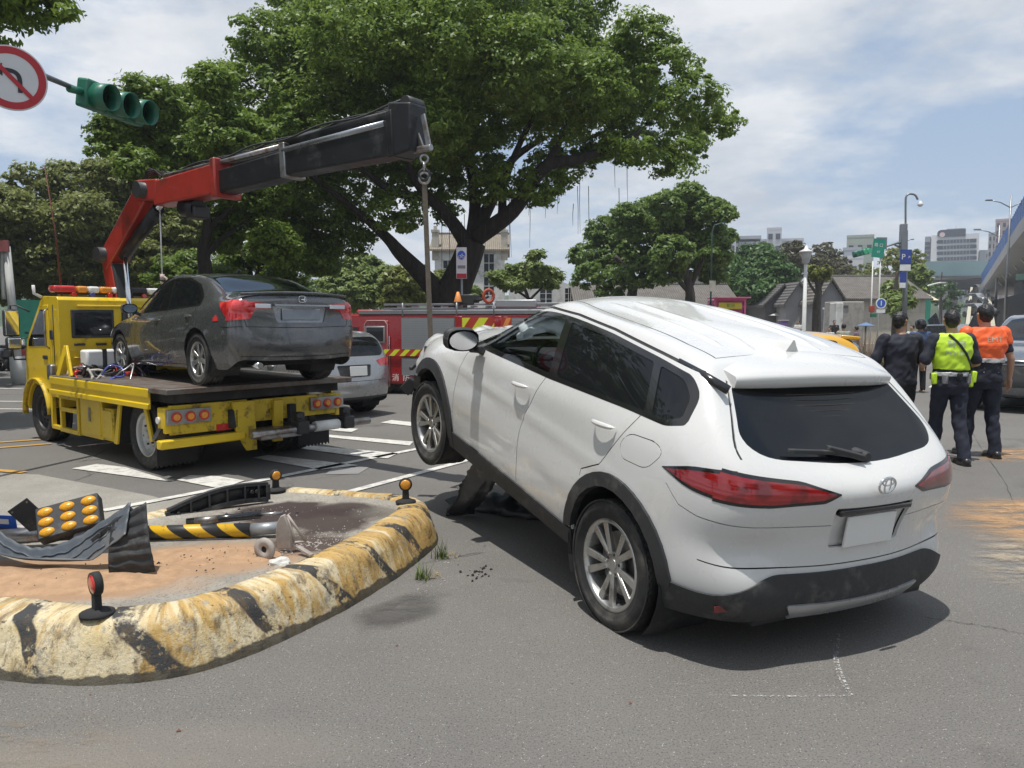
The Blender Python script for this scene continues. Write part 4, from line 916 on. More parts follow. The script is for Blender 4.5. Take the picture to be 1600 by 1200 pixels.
    for k in range(7):
        MB().box((r.uniform(1.2,2.0),r.uniform(.3,.95),.93),(r.uniform(.08,.3),r.uniform(.06,.2),r.uniform(.05,.12)),(r.uniform(-.3,.3),r.uniform(-.3,.3),r.uniform(0,3))).build('tool',[MATS['strap_tan'],MATS['dark_metal'],MATS['crane_red']][k%3],t,bevel=.01)
    MB().box((2.4,1.02,.95),(.14,.08,.20)).build('lever_box',MATS['steel'],t,bevel=.02)
    # ---- crane, worked out in the world and brought into the truck's frame
    Wl=lambda ps: in_local(t,ps)
    CR=MATS['crane_red'];CB=MATS['crane_black']
    dirh=Vector((-.85+5.1,7.1-10.28,0)).normalized(); 
    def bm(name,a,b,w,h,m,w2=None,h2=None,par=t,bev=.02):
        a,b=Wl([a,b]); q=MB().beam(a,b,w,h,w2=w2,h2=h2); return q.build(name,m,par,bevel=bev)
    base=bm('crane_base',(-5.06,10.24,.75),(-5.08,10.27,1.25),.5,.5,MATS['dark_metal'])
    col=bm('crane_column',(-5.10,10.27,1.15),(-5.40,10.50,2.50),.25,.27,CR,.22,.25)
    bm('column_edge',(-5.00,10.19,1.2),(-5.28,10.40,2.35),.20,.10,MATS['rubber_black'],par=col)
    c1=MB().cyl(*Wl([(-5.04,10.20,1.3),(-5.12,10.26,2.45)]),.035,n=12); c1.build('lift_cylinder',MATS['chrome'],col)
    arm=bm('inner_boom',(-5.44,10.53,2.38),(-4.60,9.90,3.20),.25,.28,CR,.24,.30)
    a,b=Wl([(-5.16,10.32,2.45),(-4.42,9.76,3.00)]); MB().cyl(a,b,.075,n=16).build('boom_cylinder',CB,arm); a2,b2=Wl([(-4.72,9.98,2.78),(-4.36,9.71,3.05)]); MB().cyl(a2,b2,.035,n=12).build('piston_rod',MATS['chrome'],arm)
    for P in ((-5.40,10.50,2.48),(-4.52,9.84,3.22)):
        p=Vector(P); s=Vector((dirh.y,-dirh.x,0))*.22; x,y=Wl([p+s,p-s]); MB().cyl(x,y,.10,n=20).build('pivot_pin',MATS['dark_metal'],arm)
    kn=bm('knuckle_link',(-4.70,9.98,3.24),(-4.28,9.66,3.20),.26,.26,CR)
    ob=bm('outer_boom',(-4.34,9.71,3.16),(-3.24,8.88,3.20),.26,.30,CR,.27,.34)
    cl=bm('boom_collar',(-3.30,8.93,3.20),(-3.22,8.87,3.205),.34,.44,CR,par=ob); 
    bw=Wl([(-4.0,9.45,3.0)])[0]; MB().cyl(*Wl([(-3.95,9.42,2.96),(-3.72,9.26,2.92)]),.11,n=16).build('boom_winch',CB,ob); MB().box(Wl([(-3.75,9.3,2.88)])[0],(.22,.2,.14)).build('valve_block',MATS['dark_metal'],ob,bevel=.02)
    e1=bm('extension_boom',(-3.24,8.88,3.16),(-2.28,8.17,3.22),.22,.26,CB,.22,.27)
    e2=bm('extension_boom',(-2.32,8.20,3.24),(-.95,7.18,3.27),.23,.28,CB,.23,.33)
    bm('boom_flange',(-2.33,8.21,3.25),(-2.26,8.16,3.255),.27,.35,MATS['steel'],par=e1,bev=.01); bm('boom_flange',(-1.06,7.26,3.29),(-1.0,7.21,3.295),.27,.42,CB,par=e2,bev=.01)
    for off,r0 in ((.06,.030),(-.06,.030)):
        s=Vector((dirh.y,-dirh.x,0))*off; x,y=Wl([Vector((-4.2,9.6,3.355))+s,Vector((-2.3,8.18,3.41))+s]); MB().cyl(x,y,r0,n=10).build('extension_cylinder',MATS['steel'],ob)
    x,y=Wl([(-2.38,8.24,3.44),(-1.02,7.22,3.50)]); MB().cyl(x,y,.062,n=16).build('extension_cylinder',CB,e2); s=Vector((dirh.y,-dirh.x,0))*.1
    x,y=Wl([Vector((-2.3,8.18,3.35))+s,Vector((-1.1,7.29,3.40))+s]); MB().cyl(x,y,.032,n=12).build('piston_rod',MATS['chrome_dull'],e2)
    hd=bm('boom_head',(-1.06,7.25,3.33),(-.84,7.09,3.33),.25,.50,CB,.22,.42); x,y=Wl([Vector((-.9,7.13,3.55))+s,Vector((-.9,7.13,3.55))-s]); MB().cyl(x,y,.06,n=16).build('head_sheave',MATS['dark_metal'],hd)
    for k in range(5):
        P=[]; 
        for i in range(30):
            q=i/29; p=Vector((-4.5,9.83,3.34)).lerp(Vector((-.95,7.16,3.54)),q); p+=Vector((dirh.y,-dirh.x,0))*(.06*(k-2)*.6); p.z+=.02*math.sin(q*25+k*2)+.02+ (.08 if q<.06 else 0); P.append(p)
        MB().tube(Wl(P),.011,5).build('hydraulic_hose',MATS['hose_black'],ob)
    for k in range(4):
        P=[Vector((-4.75,10.02,3.30)),Vector((-4.6,9.9,3.42+.03*k)),Vector((-4.4,9.75,3.42)),Vector((-4.2,9.6,3.36))]; MB().tube(Wl(crom(P,4)),.012,5).build('hydraulic_hose',MATS['hose_black'],arm)
    # shackle, hook block
    h=MB(); A=[(-.84,7.09,3.42),(-.80,7.06,3.35),(-.76,7.03,3.18),(-.78,7.05,3.10)]
    x=Wl([(-.90,7.14,3.40),(-.80,7.06,3.12)]); h.beam(x[0],x[1],.02,.05); x=Wl([(-.80,7.06,3.44),(-.74,7.02,3.14)]); h.beam(x[0],x[1],.02,.05); h.cyl(*Wl([(-.90,7.13,3.14),(-.72,7.0,3.14)]),.03,n=12)
    hk=h.build('hook_yoke',MATS['steel'],hd,bevel=.004)
    def ring(c,r,rr,ax,par,m,nm='ring'):
        P=[Vector(c)+(Vector((r*math.cos(a),0,r*math.sin(a))) if ax=='y' else Vector((0,r*math.cos(a),r*math.sin(a)))) for a in [2*PI*k/20 for k in range(21)]]
        MB().tube(Wl(P),rr,8,caps=False).build(nm,m,par)
    ring((-.79,7.05,3.05),.034,.011,'y',hd,MATS['steel'],'chain_link'); ring((-.79,7.05,2.98),.034,.011,'x',hd,MATS['steel'],'chain_link'); ring((-.79,7.05,2.91),.045,.015,'y',hd,MATS['dark_metal'],'chain_link')
    # spare hook on its thin wire
    P=[(-4.40,9.74,3.0),(-4.40,9.74,2.15)]; MB().tube(Wl(P),.009,6).build('spare_wire',MATS['white_plastic'],ob)
    q=MB(); q.tube(Wl([Vector((-4.38+.04*math.sin(a),9.74,2.10-.045*math.cos(a)+.0)) for a in [R_(k) for k in range(180,-100,-20)]]),.014,6); q.cyl(*Wl([(-4.40,9.74,2.18),(-4.40,9.74,2.11)]),.028,n=10); q.build('spare_hook',mat('pink_metal',(.55,.42,.38),.5),ob)
    return t
truck=build_truck()
def build_strap():
    t=thing('lifting_strap','long tan lifting strap hanging from the crane hook down to the white car nose','strap',(-.79,7.05,2.86))
    o=Vector((-.79,7.05,2.86)); k=Vector((-.745,7.06,1.38))-o
    MB().beam((0,0,0),k,.045,.012,up=(0,1,0)).build('strap_web',MATS['strap_tan'],t)
    for y in (.35,-.35): MB().beam(k,suv_w((3.25,y,.62))-o,.055,.012,up=(0,1,0)).build('strap_leg',MATS['strap_tan'],t)
    MB().tube([(0.045*math.cos(a),0,.02+.05*math.sin(a)) for a in [2*PI*k/16 for k in range(17)]],.013,8,caps=False).build('shackle',MATS['steel'],t)
    return t
build_strap()
# ---------------- fire engine ----------------
mat('fire_red',(.30,.008,.012),.30,var=.05,coat=.8,dirt=(.2,.03,.02),dirt_amt=-.1); mat('shutter_grey',(.33,.34,.35),.4,metal=.5,var=.05); mat('ladder_grey',(.25,.26,.27),.45,metal=.6); mat('hazard_yellow',(.62,.66,.04),.45,var=.05); mat('hazard_red',(.38,.04,.02),.45); mat('hazard_orange',(.7,.25,.06),.5)
def build_fire():
    P0=Vector((-3.75,17.0,0)); P1=Vector((2.3,15.35,0)); L=(P1-P0).length; yaw=math.atan2(P1.y-P0.y,P1.x-P0.x)
    t=thing('fire_engine','red fire engine with grey roller shutters and yellow and red hazard stripes','fire engine',P0,(0,0,yaw))
    # local: x along the side from the left end, y away from the camera
    R1=MATS['fire_red']; b=MB(); b.box((L/2,1.0,.98),(L,2.0,1.52)); b.build('body',R1,t,bevel=.05,segs=3)
    MB().box((L/2,1.0,.16),(L*.96,1.7,.2)).build('underbody',MATS['under'],t)
    for x in (.9,4.9):
        wheel(t,(x,.20,.36),.36,.2,.2,-1,'truck',rimmat='grey_rim'); wheel(t,(x,1.8,.36),.36,.2,.2,1,'truck',rimmat='grey_rim')
    def u2x(u,v=560):   # where a picture column meets the engine's near side
        d=ray(u,v); n=Vector((-(P1-P0).y,(P1-P0).x,0)); s=n.dot(P0)/n.dot(Vector((float(d[0]),float(d[1]),0))); p=Vector((float(d[0])*s,float(d[1])*s,0)); return (p-P0).length, CH+float(d[2])*s
    x0,zt=u2x(569,500); x1,_=u2x(607,500); _,zb=u2x(590,615)
    d=MB().box(((x0+x1)/2,-.008,(1.60+.14)/2),(x1-x0,.03,1.46)); D=d.build('crew_door',R1,t,bevel=.02)
    rim=MB(); rim.tube([(x0+.02,-.03,.15),(x0+.02,-.03,1.52),(x0+.08,-.03,1.6),(x1-.08,-.03,1.6),(x1-.02,-.03,1.52),(x1-.02,-.03,.15)],.012,6); rim.build('door_edge',mat('pink_trim',(.5,.3,.28),.5),D)
    MB().box(((x0+x1)/2-.02,-.028,1.30),(.46,.02,.36)).build('door_window_frame',MATS['shutter_grey'],D,bevel=.02); MB().box(((x0+x1)/2-.02,-.038,1.30),(.40,.02,.30)).build('door_window',glass('truck_glass'),D,bevel=.01)
    MB().box((x1+.03,-.03,.72),(.02,.03,1.1)).build('grab_rail',MATS['chrome'],t)
    # shutters with real slats
    def shutter(xa,xb,za,zb):
        n=int((zb-za)/.05); s=MB().box(((xa+xb)/2,-.01,(za+zb)/2),(xb-xa,.02,zb-za)); o=s.build('roller_shutter',MATS['ladder_grey'],t)
        pm=MB().box((0,0,0),(xb-xa-.04,.022,.044)).mesh('slat',MATS['shutter_grey'])
        for k in range(n):
            q=link(bpy.data.objects.new('slat',pm),o); q.location=((xa+xb)/2,-.026,za+.03+.05*k)
    X=lambda u:u2x(u)[0]
    shutter(X(628),X(712),.98,1.66); shutter(X(724),X(775),.98,1.66); shutter(X(785),X(900),.98,1.66); shutter(X(628),X(712),.42,.80)
    # hazard stripes: slanted tapes on the side
    def tapes(xa,xb,za,zb,w,slant,cols):
        k=0;x=xa-slant
        while x<xb:
            P=[(x,za),(x+w,za),(x+w+slant,zb),(x+slant,zb)]
            # clip to [xa,xb]
            Q=[]
            for lim,sg in ((xa,1),(xb,-1)):
                src=P if lim==xa else Q; out=[]
                for i in range(len(src)):
                    a,c=src[i],src[(i+1)%len(src)]; ia=(a[0]-lim)*sg>=0; ic=(c[0]-lim)*sg>=0
                    if ia: out.append(a)
                    if ia!=ic: r=(lim-a[0])/(c[0]-a[0]); out.append((lim,a[1]+(c[1]-a[1])*r))
                Q=out
            if len(Q)>2: MB().prism(Q,-.046,-.040,'y').build('hazard_tape',MATS[cols[k%len(cols)]],t)
            x+=w;k+=1
    tapes(x0+.02,X(668),.84,.98,.12,.14,['hazard_yellow','hazard_red']); tapes(X(722),X(776),1.02,1.66,.20,.45,['hazard_yellow','hazard_red']); tapes(X(778),X(800),1.0,1.66,.10,.3,['hazard_orange','hazard_red'])
    for u in (718,779): MB().box((X(u),-.03,1.33),(.16,.05,.72)).build('shutter_post',R1,t,bevel=.01)
    # roof: gutter, ladder rails, hose box, cone
    MB().box((L/2+.2,.1,1.78),(L-.4,.22,.09)).build('roof_gutter',MATS['ladder_grey'],t,bevel=.01)
    for z in (1.86,1.95): MB().box((L/2+.4,.35,z),(L-.9,.06,.045)).build('ladder_rail',MATS['ladder_grey'],t,bevel=.006)
    for k in range(13): MB().box((1.2+.34*k,.5,1.90),(.05,.34,.04)).build('ladder_rung',MATS['shutter_grey'],t)
    for u in (630,714,772): MB().cyl((X(u),.0,1.70),(X(u),.0,1.98),.02,n=8).build('roof_post',MATS['ladder_grey'],t)
    MB().box((X(722),.5,2.05),(.34,.4,.22)).build('pump_box',MATS['dark_metal'],t,bevel=.02)
    MB().box((X(800),.5,1.96),(.9,.4,.16)).build('roof_box',MATS['shutter_grey'],t,bevel=.02)
    # small cab end hidden at the left: cab window strip, beacon
    MB().box((.35,1.0,1.80),(.4,1.2,.10)).build('beacon',MATS['red_plastic'],t,bevel=.03); MB().box((.15,-.03,1.28),(.5,.02,.36)).build('cab_window',glass('truck_glass'),t,bevel=.02)
    for x,s_ in ((X(620)-.02,'消'),(X(632)+.05,'防')): 
        o=text_mesh('lettering',s_,.17,MATS['white_plastic'],t,frame((x,-.034,.36),(1,0,0),(0,0,1)),.001)
    text_mesh('lettering','隊',.17,MATS['white_plastic'],t,frame((X(597)-.06,-.034,.36),(1,0,0),(0,0,1)),.001)
    c=Vector((X(710),.25,1.98)); 
    k=thing('traffic_cone','orange cone standing on the roof of the fire engine','cone',tuple(t.matrix_basis@c)); MB().lathe([(0.001,.24),(.03,.23),(.085,.03),(.085,0)],'z',20).build('cone_body',MATS['hazard_orange'],k); MB().box((0,0,.01),(.22,.22,.02)).build('cone_foot',MATS['rubber_black'],k)
    c=Vector((X(757),.3,2.12)); r=MB().tube([(.11*math.cos(a),0,.13*math.sin(a)) for a in [2*PI*i/24 for i in range(25)]],.035,8,caps=False); o=r.build('fire_hose',mat('hose_red',(.35,.06,.03),.7),None,loc=tuple(t.matrix_basis@c),rot=(0,0,.3)); tag(o,'coiled red hose lying on the roof of the fire engine','hose')
    MB().tube([(X(735),.4,2.02),(X(745),.4,2.06),(X(755),.4,2.12)],.03,8).build('water_monitor',MATS['dark_metal'],t)
    return t
fire=build_fire()
# ---------------- ground and road ----------------
def asphalt():
    n=NT('asphalt'); v=n.coord()
    base=n.mix(n.ramp(n.noise(.22,4,.6,v),(.35,0),(.7,1)),(.135,.128,.119),(.170,.162,.150))
    base=n.mix(n.ramp(n.noise(2.0,6,.7,v),(.35,0),(.75,1)),base,n.mix(.35,base,(.20,.19,.175)))
    agg=n.noise(110,4,.75,v); base=n.mix(n.ramp(agg,(.38,1.0),(.48,0.0)),base,(.060,.058,.055))
    chips=n.voro(95,v,'Distance'); base=n.mix(n.math('MULTIPLY',n.ramp(chips,(.15,1.0),(.24,0.0)),n.ramp(n.noise(34,2,.5,v),(.50,0),(.60,1))),base,(.42,.40,.36))
    # tyre-polished, oily and dusty patches with their own outline
    st=n.ramp(n.noise(.7,7,.65,n.map(v,(1,1,1),(3,8,0))),(.58,0),(.70,.55)); base=n.mix(st,base,(.055,.053,.050))
    for x,y,rx,ry,c,a in ((-2.2,2.55,1.2,.35,(.22,.19,.15),.45),(-1.2,2.75,.8,.25,(.21,.185,.155),.35)):
        base=n.mix(n.math('MULTIPLY',n.blob(x,y,rx,ry,.5,0,.35,4,v),a),base,c)
    # thin cracks
    cr=n.voro(.33,n.map(n.coord(),(1,1,1)),'Distance','DISTANCE_TO_EDGE'); wob=n.math('ADD',cr,n.math('MULTIPLY',n.math('SUBTRACT',n.noise(3,5,.6,v),.5),.06))
    base=n.mix(n.math('MULTIPLY',n.ramp(n.math('ABSOLUTE',wob),(.0,1.0),(.0045,0.0)),n.ramp(n.noise(.35,2,.5,v),(.52,0),(.6,.8))),base,(.035,.034,.032))
    n.put(n.b.inputs['Base Color'],base); n.b.inputs['Roughness'].default_value=.86; n.b.inputs['Specular IOR Level'].default_value=.35
    h=n.math('ADD',n.math('MULTIPLY',agg,.7),n.math('MULTIPLY',n.ramp(chips,(.1,1),(.5,0)),.5)); n.bump(h,.55,.006)
    return n.m
ASPH=asphalt()
g=MB(); N=60
g.add([(-900,-60,0),(900,-60,0),(900,1800,0),(-900,1800,0)],[(0,1,2,3)]); tag(g.build('ground',ASPH),kind='structure')
def sheet(name,pts,m,z=.004,label=None,kind='structure',parent=None,conv=True,holes=None):
    P=[gp(*p) for p in pts] if conv else pts
    b=MB().add([(p[0],p[1],z) for p in P],[tuple(range(len(P)))]); o=b.build(name,m,parent)
    if o.data.polygons[0].normal.z<0: o.data.flip_normals()
    return tag(o,label,kind=kind)
def worn_paint(name,col,wear=.5,under=(.13,.125,.118)):
    n=NT(name); v=n.coord(); w=n.ramp(n.noise(9,8,.75,v),(.36+wear*.2,0.0),(.50+wear*.2,1.0)); f=n.ramp(n.noise(110,3,.7,v),(.32,1.0),(.42,0.0))
    c=n.mix(w,col,tuple(a*.55+b*.45 for a,b in zip(col,under))); c=n.mix(n.math('MULTIPLY',f,.55),c,under)
    n.put(n.b.inputs['Base Color'],c); n.b.inputs['Roughness'].default_value=.8; n.bump(n.noise(150,3,.7,v),.4,.004); MATS[name]=n.m; return n.m
WPN=worn_paint('road_white',(.60,.585,.54),.55); YPN=worn_paint('road_yellow',(.50,.27,.04),.5)
def line(name,a,b,w,m=WPN,z=.004):
    a,b=Vector(gp(*a)),Vector(gp(*b)); d=(b-a).normalized(); s=Vector((-d.y,d.x,0))*w/2
    return sheet(name,[tuple(a+s),tuple(b+s),tuple(b-s),tuple(a-s)],m,z,conv=False)
# paler concrete apron on the left
nc=NT('apron_concrete'); v=nc.coord(); c=nc.mix(nc.ramp(nc.noise(1.6,7,.65,v),(.35,0),(.7,1)),(.24,.225,.195),(.32,.305,.27)); c=nc.mix(nc.ramp(nc.noise(90,3,.7,v),(.33,1),(.45,0)),c,(.12,.115,.10)); nc.put(nc.b.inputs['Base Color'],c); nc.b.inputs['Roughness'].default_value=.9; nc.bump(nc.noise(120,3,.7,v),.4,.005)
sheet('concrete_apron',[(-260,738),(0,740),(60,742),(140,757),(240,776),(262,783),(300,774),(344,764),(430,762),(330,800),(100,860),(-400,880),(-500,780)],nc.m,.004)
# paint: hatched area and lane lines
for P in ([(112,733),(152,726),(196,731),(252,748),(272,752),(262,753)],[(276,751),(296,744),(340,745),(382,752),(346,765)],[(503,683),(512,680),(646,691),(640,697)],[(470,702),(483,697),(622,709),(606,717),(560,714)],[(595,661),(612,657),(650,661),(648,667)],[(505,672),(520,668),(560,671),(549,676)],[(395,716),(420,712),(560,728),(500,735)]):
    sheet('hatch_mark',P,WPN,.009)
line('lane_line',(160,800),(346,764),.10,z=.013); line('lane_line',(346,764),(662,700),.10,z=.009); line('lane_line',(536,772),(752,714),.10,z=.009)
for v_ in (628,640): line('lane_line',(-220,v_-2),(62,v_),.11,z=.009)
line('lane_line',(-200,606),(35,608),.12,z=.009)
line('yellow_line',(-200,706),(96,685),.10,YPN,.009); line('yellow_line',(-200,716),(80,694),.10,YPN,.009); line('yellow_line',(-60,731),(38,739),.10,YPN,.009)
line('lane_line',(1552,622),(1760,622),.12,z=.009); line('lane_line',(1548,636),(1760,636),.12,z=.009)
sheet('crossing_bar',[(1560,612),(1572,590),(1760,590),(1760,612)],WPN,.009); sheet('crossing_bar',[(1450,606),(1456,602),(1492,602),(1490,606)],WPN,.009)
sheet('crossing_bar',[(1508,613),(1512,609),(1545,609),(1545,613)],WPN,.009)
# grey repair patch
sheet('road_patch',[(508,742),(520,732),(578,730),(560,741)],mat('patch_grey',(.22,.215,.21),.85,bump=.3,bscale=120),.005)
# sand and loam strewn on the road
def strewn(name,col,thr=.5,scale=3):
    n=NT(name); v=n.coord(); tr=n.N.new('ShaderNodeBsdfTransparent'); mx=n.N.new('ShaderNodeMixShader')
    uv=n.sep(n.coord('UV')); ex=n.math('MULTIPLY',n.math('MULTIPLY',uv[0],n.math('SUBTRACT',1,uv[0])),n.math('MULTIPLY',uv[1],n.math('SUBTRACT',1,uv[1])))
    e=n.ramp(ex,(.0,0),(.05,1)); a=n.math('MULTIPLY',e,n.ramp(n.math('ADD',n.noise(scale,8,.7,n.map(v,(1,2.2,1))),n.math('MULTIPLY',n.noise(60,3,.7,v),.22)),(thr,0),(thr+.22,1)))
    n.put(n.b.inputs['Base Color'],n.mix(n.noise(30,4,.6,v),col,tuple(x*1.3 for x in col))); n.b.inputs['Roughness'].default_value=.95
    n.L.new(n.math('MULTIPLY',a,.85),mx.inputs[0]); n.L.new(tr.outputs[0],mx.inputs[1]); n.L.new(n.b.outputs[0],mx.inputs[2]); n.L.new(mx.outputs[0],n.out.inputs[0]); return n.m
SAND=strewn('sand_strewn',(.40,.24,.12),.48); PALE=strewn('dust_strewn',(.36,.30,.22),.52)
def quad(name,P,m,z,kind='stuff',label=None):
    P=[gp(*p) for p in P]; me=bpy.data.meshes.new(name); me.from_pydata([(p[0],p[1],z) for p in P],[],[(0,1,2,3)]); u=me.uv_layers.new(name='UVMap')
    for i,q in enumerate(((0,0),(1,0),(1,1),(0,1))): u.data[i].uv=q
    me.materials.append(m); me.update(); o=link(bpy.data.objects.new(name,me)); 
    if me.polygons[0].normal.z<0: me.flip_normals()
    return tag(o,label,kind=kind)
quad('strewn_sand',[(1460,830),(1760,905),(1760,775),(1475,778)],SAND,.006); quad('strewn_sand',[(1500,905),(1760,980),(1760,850),(1520,830)],PALE,.010)
quad('strewn_sand',[(1515,722),(1700,728),(1700,700),(1530,700)],SAND,.006); quad('strewn_dust',[(-200,1290),(300,1290),(190,1100),(-160,1110)],strewn('dust_faint',(.24,.19,.135),.60,1.2),.006)
# chalk marks of the accident survey
def chalk(pts,w=.012,dash=.0):
    n=MATS.get('chalk') or NT('chalk')
    if 'chalk' not in MATS:
        v=n.coord(); tr=n.N.new('ShaderNodeBsdfTransparent'); mx=n.N.new('ShaderNodeMixShader'); n.put(n.b.inputs['Base Color'],(.6,.6,.58)); n.b.inputs['Roughness'].default_value=.95
        n.L.new(n.ramp(n.noise(70,4,.8,v),(.50,0),(.60,.75)),mx.inputs[0]); n.L.new(tr.outputs[0],mx.inputs[1]); n.L.new(n.b.outputs[0],mx.inputs[2]); n.L.new(mx.outputs[0],n.out.inputs[0]); MATS['chalk']=n.m
    P=[Vector(p) for p in crom([gp(*p)[:2] for p in pts],6)]; V=[];F=[]
    for i,p in enumerate(P):
        d=(P[min(i+1,len(P)-1)]-P[max(i-1,0)]).normalized(); s=Vector((-d.y,d.x))*w/2; V+=[(p.x+s.x,p.y+s.y,.005),(p.x-s.x,p.y-s.y,.005)]
        if i: F.append((2*i-2,2*i-1,2*i+1,2*i))
    o=MB().add(V,F).build('chalk_mark',MATS['chalk']); return tag(o,kind='structure')
chalk([(1108,1087),(1210,1089),(1334,1088)]); chalk([(1311,992),(1308,1030),(1318,1062),(1332,1088)],.014); chalk([(1303,1010),(1304,1035),(1312,1062),(1325,1084)],.008)
def crack(pts,w=.006):
    P=crom([gp(*p)[:2] for p in pts],10); r=random.Random(len(pts)+int(pts[0][0])); V=[];F=[]
    P=[Vector((p[0]+r.gauss(0,.006),p[1]+r.gauss(0,.006))) for p in P]
    for i,p in enumerate(P):
        d=(P[min(i+1,len(P)-1)]-P[max(i-1,0)]).normalized(); s=Vector((-d.y,d.x))*w*r.uniform(.3,1)/2; V+=[(p.x+s.x,p.y+s.y,.0045),(p.x-s.x,p.y-s.y,.0045)]
        if i: F.append((2*i-2,2*i-1,2*i+1,2*i))
    tag(MB().add(V,F).build('road_crack',mat('crack_dark',(.035,.033,.03),.95)),kind='structure')
for c_ in ([(1448,966),(1490,972),(1545,980),(1620,996)],[(1500,640),(1520,680),(1560,740),(1590,800)],[(640,640),(700,660),(760,690)]): crack(c_)
quad('oil_stain',[(560,1000),(700,960),(670,915),(540,960)],strewn('oil_faint',(.075,.071,.065),.45,3.0),.007)
# ---------------- traffic island ----------------
IT=[(-9,5.0),(-6,4.25),(-4,3.78),(-2.9,3.58),(-2.44,3.50),(-1.96,3.42),(-1.75,3.43),(-1.53,3.51),(-1.34,3.72),(-1.17,4.01),(-1.03,4.30),(-.88,4.69),(-.78,5.06),(-.70,5.42),(-.76,5.70),(-.99,5.86),(-1.42,6.0),(-1.90,6.10),(-2.25,5.75),(-2.6,5.2),(-3.2,4.85),(-4,4.9),(-6,5.4),(-9,6.2)]
IC=crom(IT,10); ISZ=.25
def build_island():
    P=[Vector((p[0],p[1])) for p in IC]; n=len(P); nr=[]
    for i in range(n):
        d=(P[min(i+1,n-1)]-P[max(i-1,0)]).normalized(); nr.append(Vector((d.y,-d.x)))
    prof=[(.165,-.02,0),(.158,.03,.10),(.138,.085,.28),(.115,.145,.46),(.092,.195,.64),(.070,.232,.78),(.045,.252,.84),(0,.262,.90),(-.05,.266,.95),(-.11,.262,1.0),(-.125,.245,1.03)]
    V=[];F=[];UV=[]; s=0; m=len(prof)
    for i in range(n):
        if i: s+=(P[i]-P[i-1]).length
        for k,(o,z,t) in enumerate(prof):
            q=Vector((P[i].x*3,P[i].y*3,k*.5)); w=mnoise.noise(q)*.022+mnoise.noise(q*3)*.013+abs(mnoise.noise(q*7))*-.010; w2=mnoise.noise(q+Vector((9,3,1)))*.012
            e=0 if k==0 else 1; p=P[i]+nr[i]*(o+w*e); V.append((p.x,p.y,z+(w2 if 0<k<10 else 0))); UV.append((s,t))
    for i in range(n-1):
        for k in range(m-1): a=i*m+k; F.append((a,a+m,a+m+1,a+1))
    me=bpy.data.meshes.new('kerb'); me.from_pydata(V,[],F); u=me.uv_layers.new(name='UVMap')
    for l in me.loops: u.data[l.index].uv=UV[l.vertex_index]
    me.polygons.foreach_set('use_smooth',[True]*len(F))
    n_=NT('kerb_paint'); uv=n_.coord('UV'); ob=n_.coord(); U=n_.sep(uv)
    streakv=n_.map(uv,(14,1.2,1)); streak=n_.noise(1.0,6,.65,streakv,.6); pat=n_.noise(4.5,8,.7,ob); fine=n_.noise(26,6,.7,ob)
    c=n_.mix(n_.ramp(pat,(.36,0),(.58,1)),(.60,.48,.26),(.63,.55,.38)); X_=n_.sep(ob); side=n_.math('MULTIPLY',n_.ramp(n_.math('ADD',X_[0],2.4),(.6,-0.0),(1.0,1.0)),.075); gold=n_.ramp(n_.math('ADD',side,n_.math('ADD',n_.math('MULTIPLY',streak,.60),n_.math('MULTIPLY',n_.noise(1.3,4,.6,ob),.40))),(.515,0),(.60,1))
    c=n_.mix(n_.math('MULTIPLY',gold,.85),c,n_.mix(fine,(.38,.19,.03),(.48,.32,.08)))
    c=n_.mix(n_.ramp(n_.noise(6,9,.8,ob),(.55,0),(.61,.9)),c,(.31,.28,.22)); c=n_.mix(n_.ramp(n_.noise(38,5,.75,n_.map(ob,(1,1,1),(3,3,3))),(.60,0),(.66,.9)),c,(.07,.05,.035))      # bare concrete showing
    ph=n_.math('FRACT',n_.math('ADD',n_.math('MULTIPLY',U[0],2.1),n_.math('ADD',n_.math('MULTIPLY',U[1],.42),n_.math('MULTIPLY',n_.noise(3,3,.5,ob),.3))))
    stripe=n_.math('MULTIPLY',n_.ramp(ph,(.0,0),(.02,1),(.19,1),(.22,0)),n_.ramp(n_.math('ADD',n_.math('MULTIPLY',fine,.4),n_.math('MULTIPLY',n_.noise(3.3,6,.7,n_.map(ob,(1,1,1),(4,2,1))),.75)),(.50,0),(.56,1)))
    c=n_.mix(stripe,c,(.04,.04,.04))
    grime=n_.math('MULTIPLY',n_.ramp(n_.noise(2.2,9,.75,n_.map(uv,(6,1,1))),(.50,0),(.62,1)),.75); c=n_.mix(grime,c,n_.mix(fine,(.05,.035,.02),(.16,.10,.04)))
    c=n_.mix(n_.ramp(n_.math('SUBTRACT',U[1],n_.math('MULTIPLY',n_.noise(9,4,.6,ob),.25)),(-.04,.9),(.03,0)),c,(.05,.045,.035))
    # black scrape where the car struck
    n_.put(n_.b.inputs['Base Color'],c); n_.b.inputs['Roughness'].default_value=.78; n_.bump(n_.math('ADD',n_.math('MULTIPLY',fine,.6),n_.noise(70,4,.7,ob)),.5,.012)
    me.materials.append(n_.m); o=link(bpy.data.objects.new('kerb',me)); tag(o,kind='structure')
    # top of the island
    Q=[P[i]-nr[i]*.12 for i in range(n)]; bm=bmesh.new(); vs=[bm.verts.new((q.x,q.y,ISZ)) for q in Q]; bm.faces.new(vs); bmesh.ops.triangulate(bm,faces=bm.faces); bmesh.ops.recalc_face_normals(bm,faces=bm.faces)
    me=bpy.data.meshes.new('island_top'); bm.to_mesh(me); bm.free()
    if me.polygons[0].normal.z<0: me.flip_normals()
    n_=NT('island_concrete'); v=n_.coord(); c=n_.mix(n_.ramp(n_.noise(2.2,8,.7,v),(.35,0),(.68,1)),(.20,.18,.15),(.36,.335,.29)); c=n_.mix(n_.ramp(n_.noise(70,4,.7,v),(.35,1),(.46,0)),c,(.11,.10,.085))
    def pos(u,v_): return gp(u,v_,ISZ)[:2]
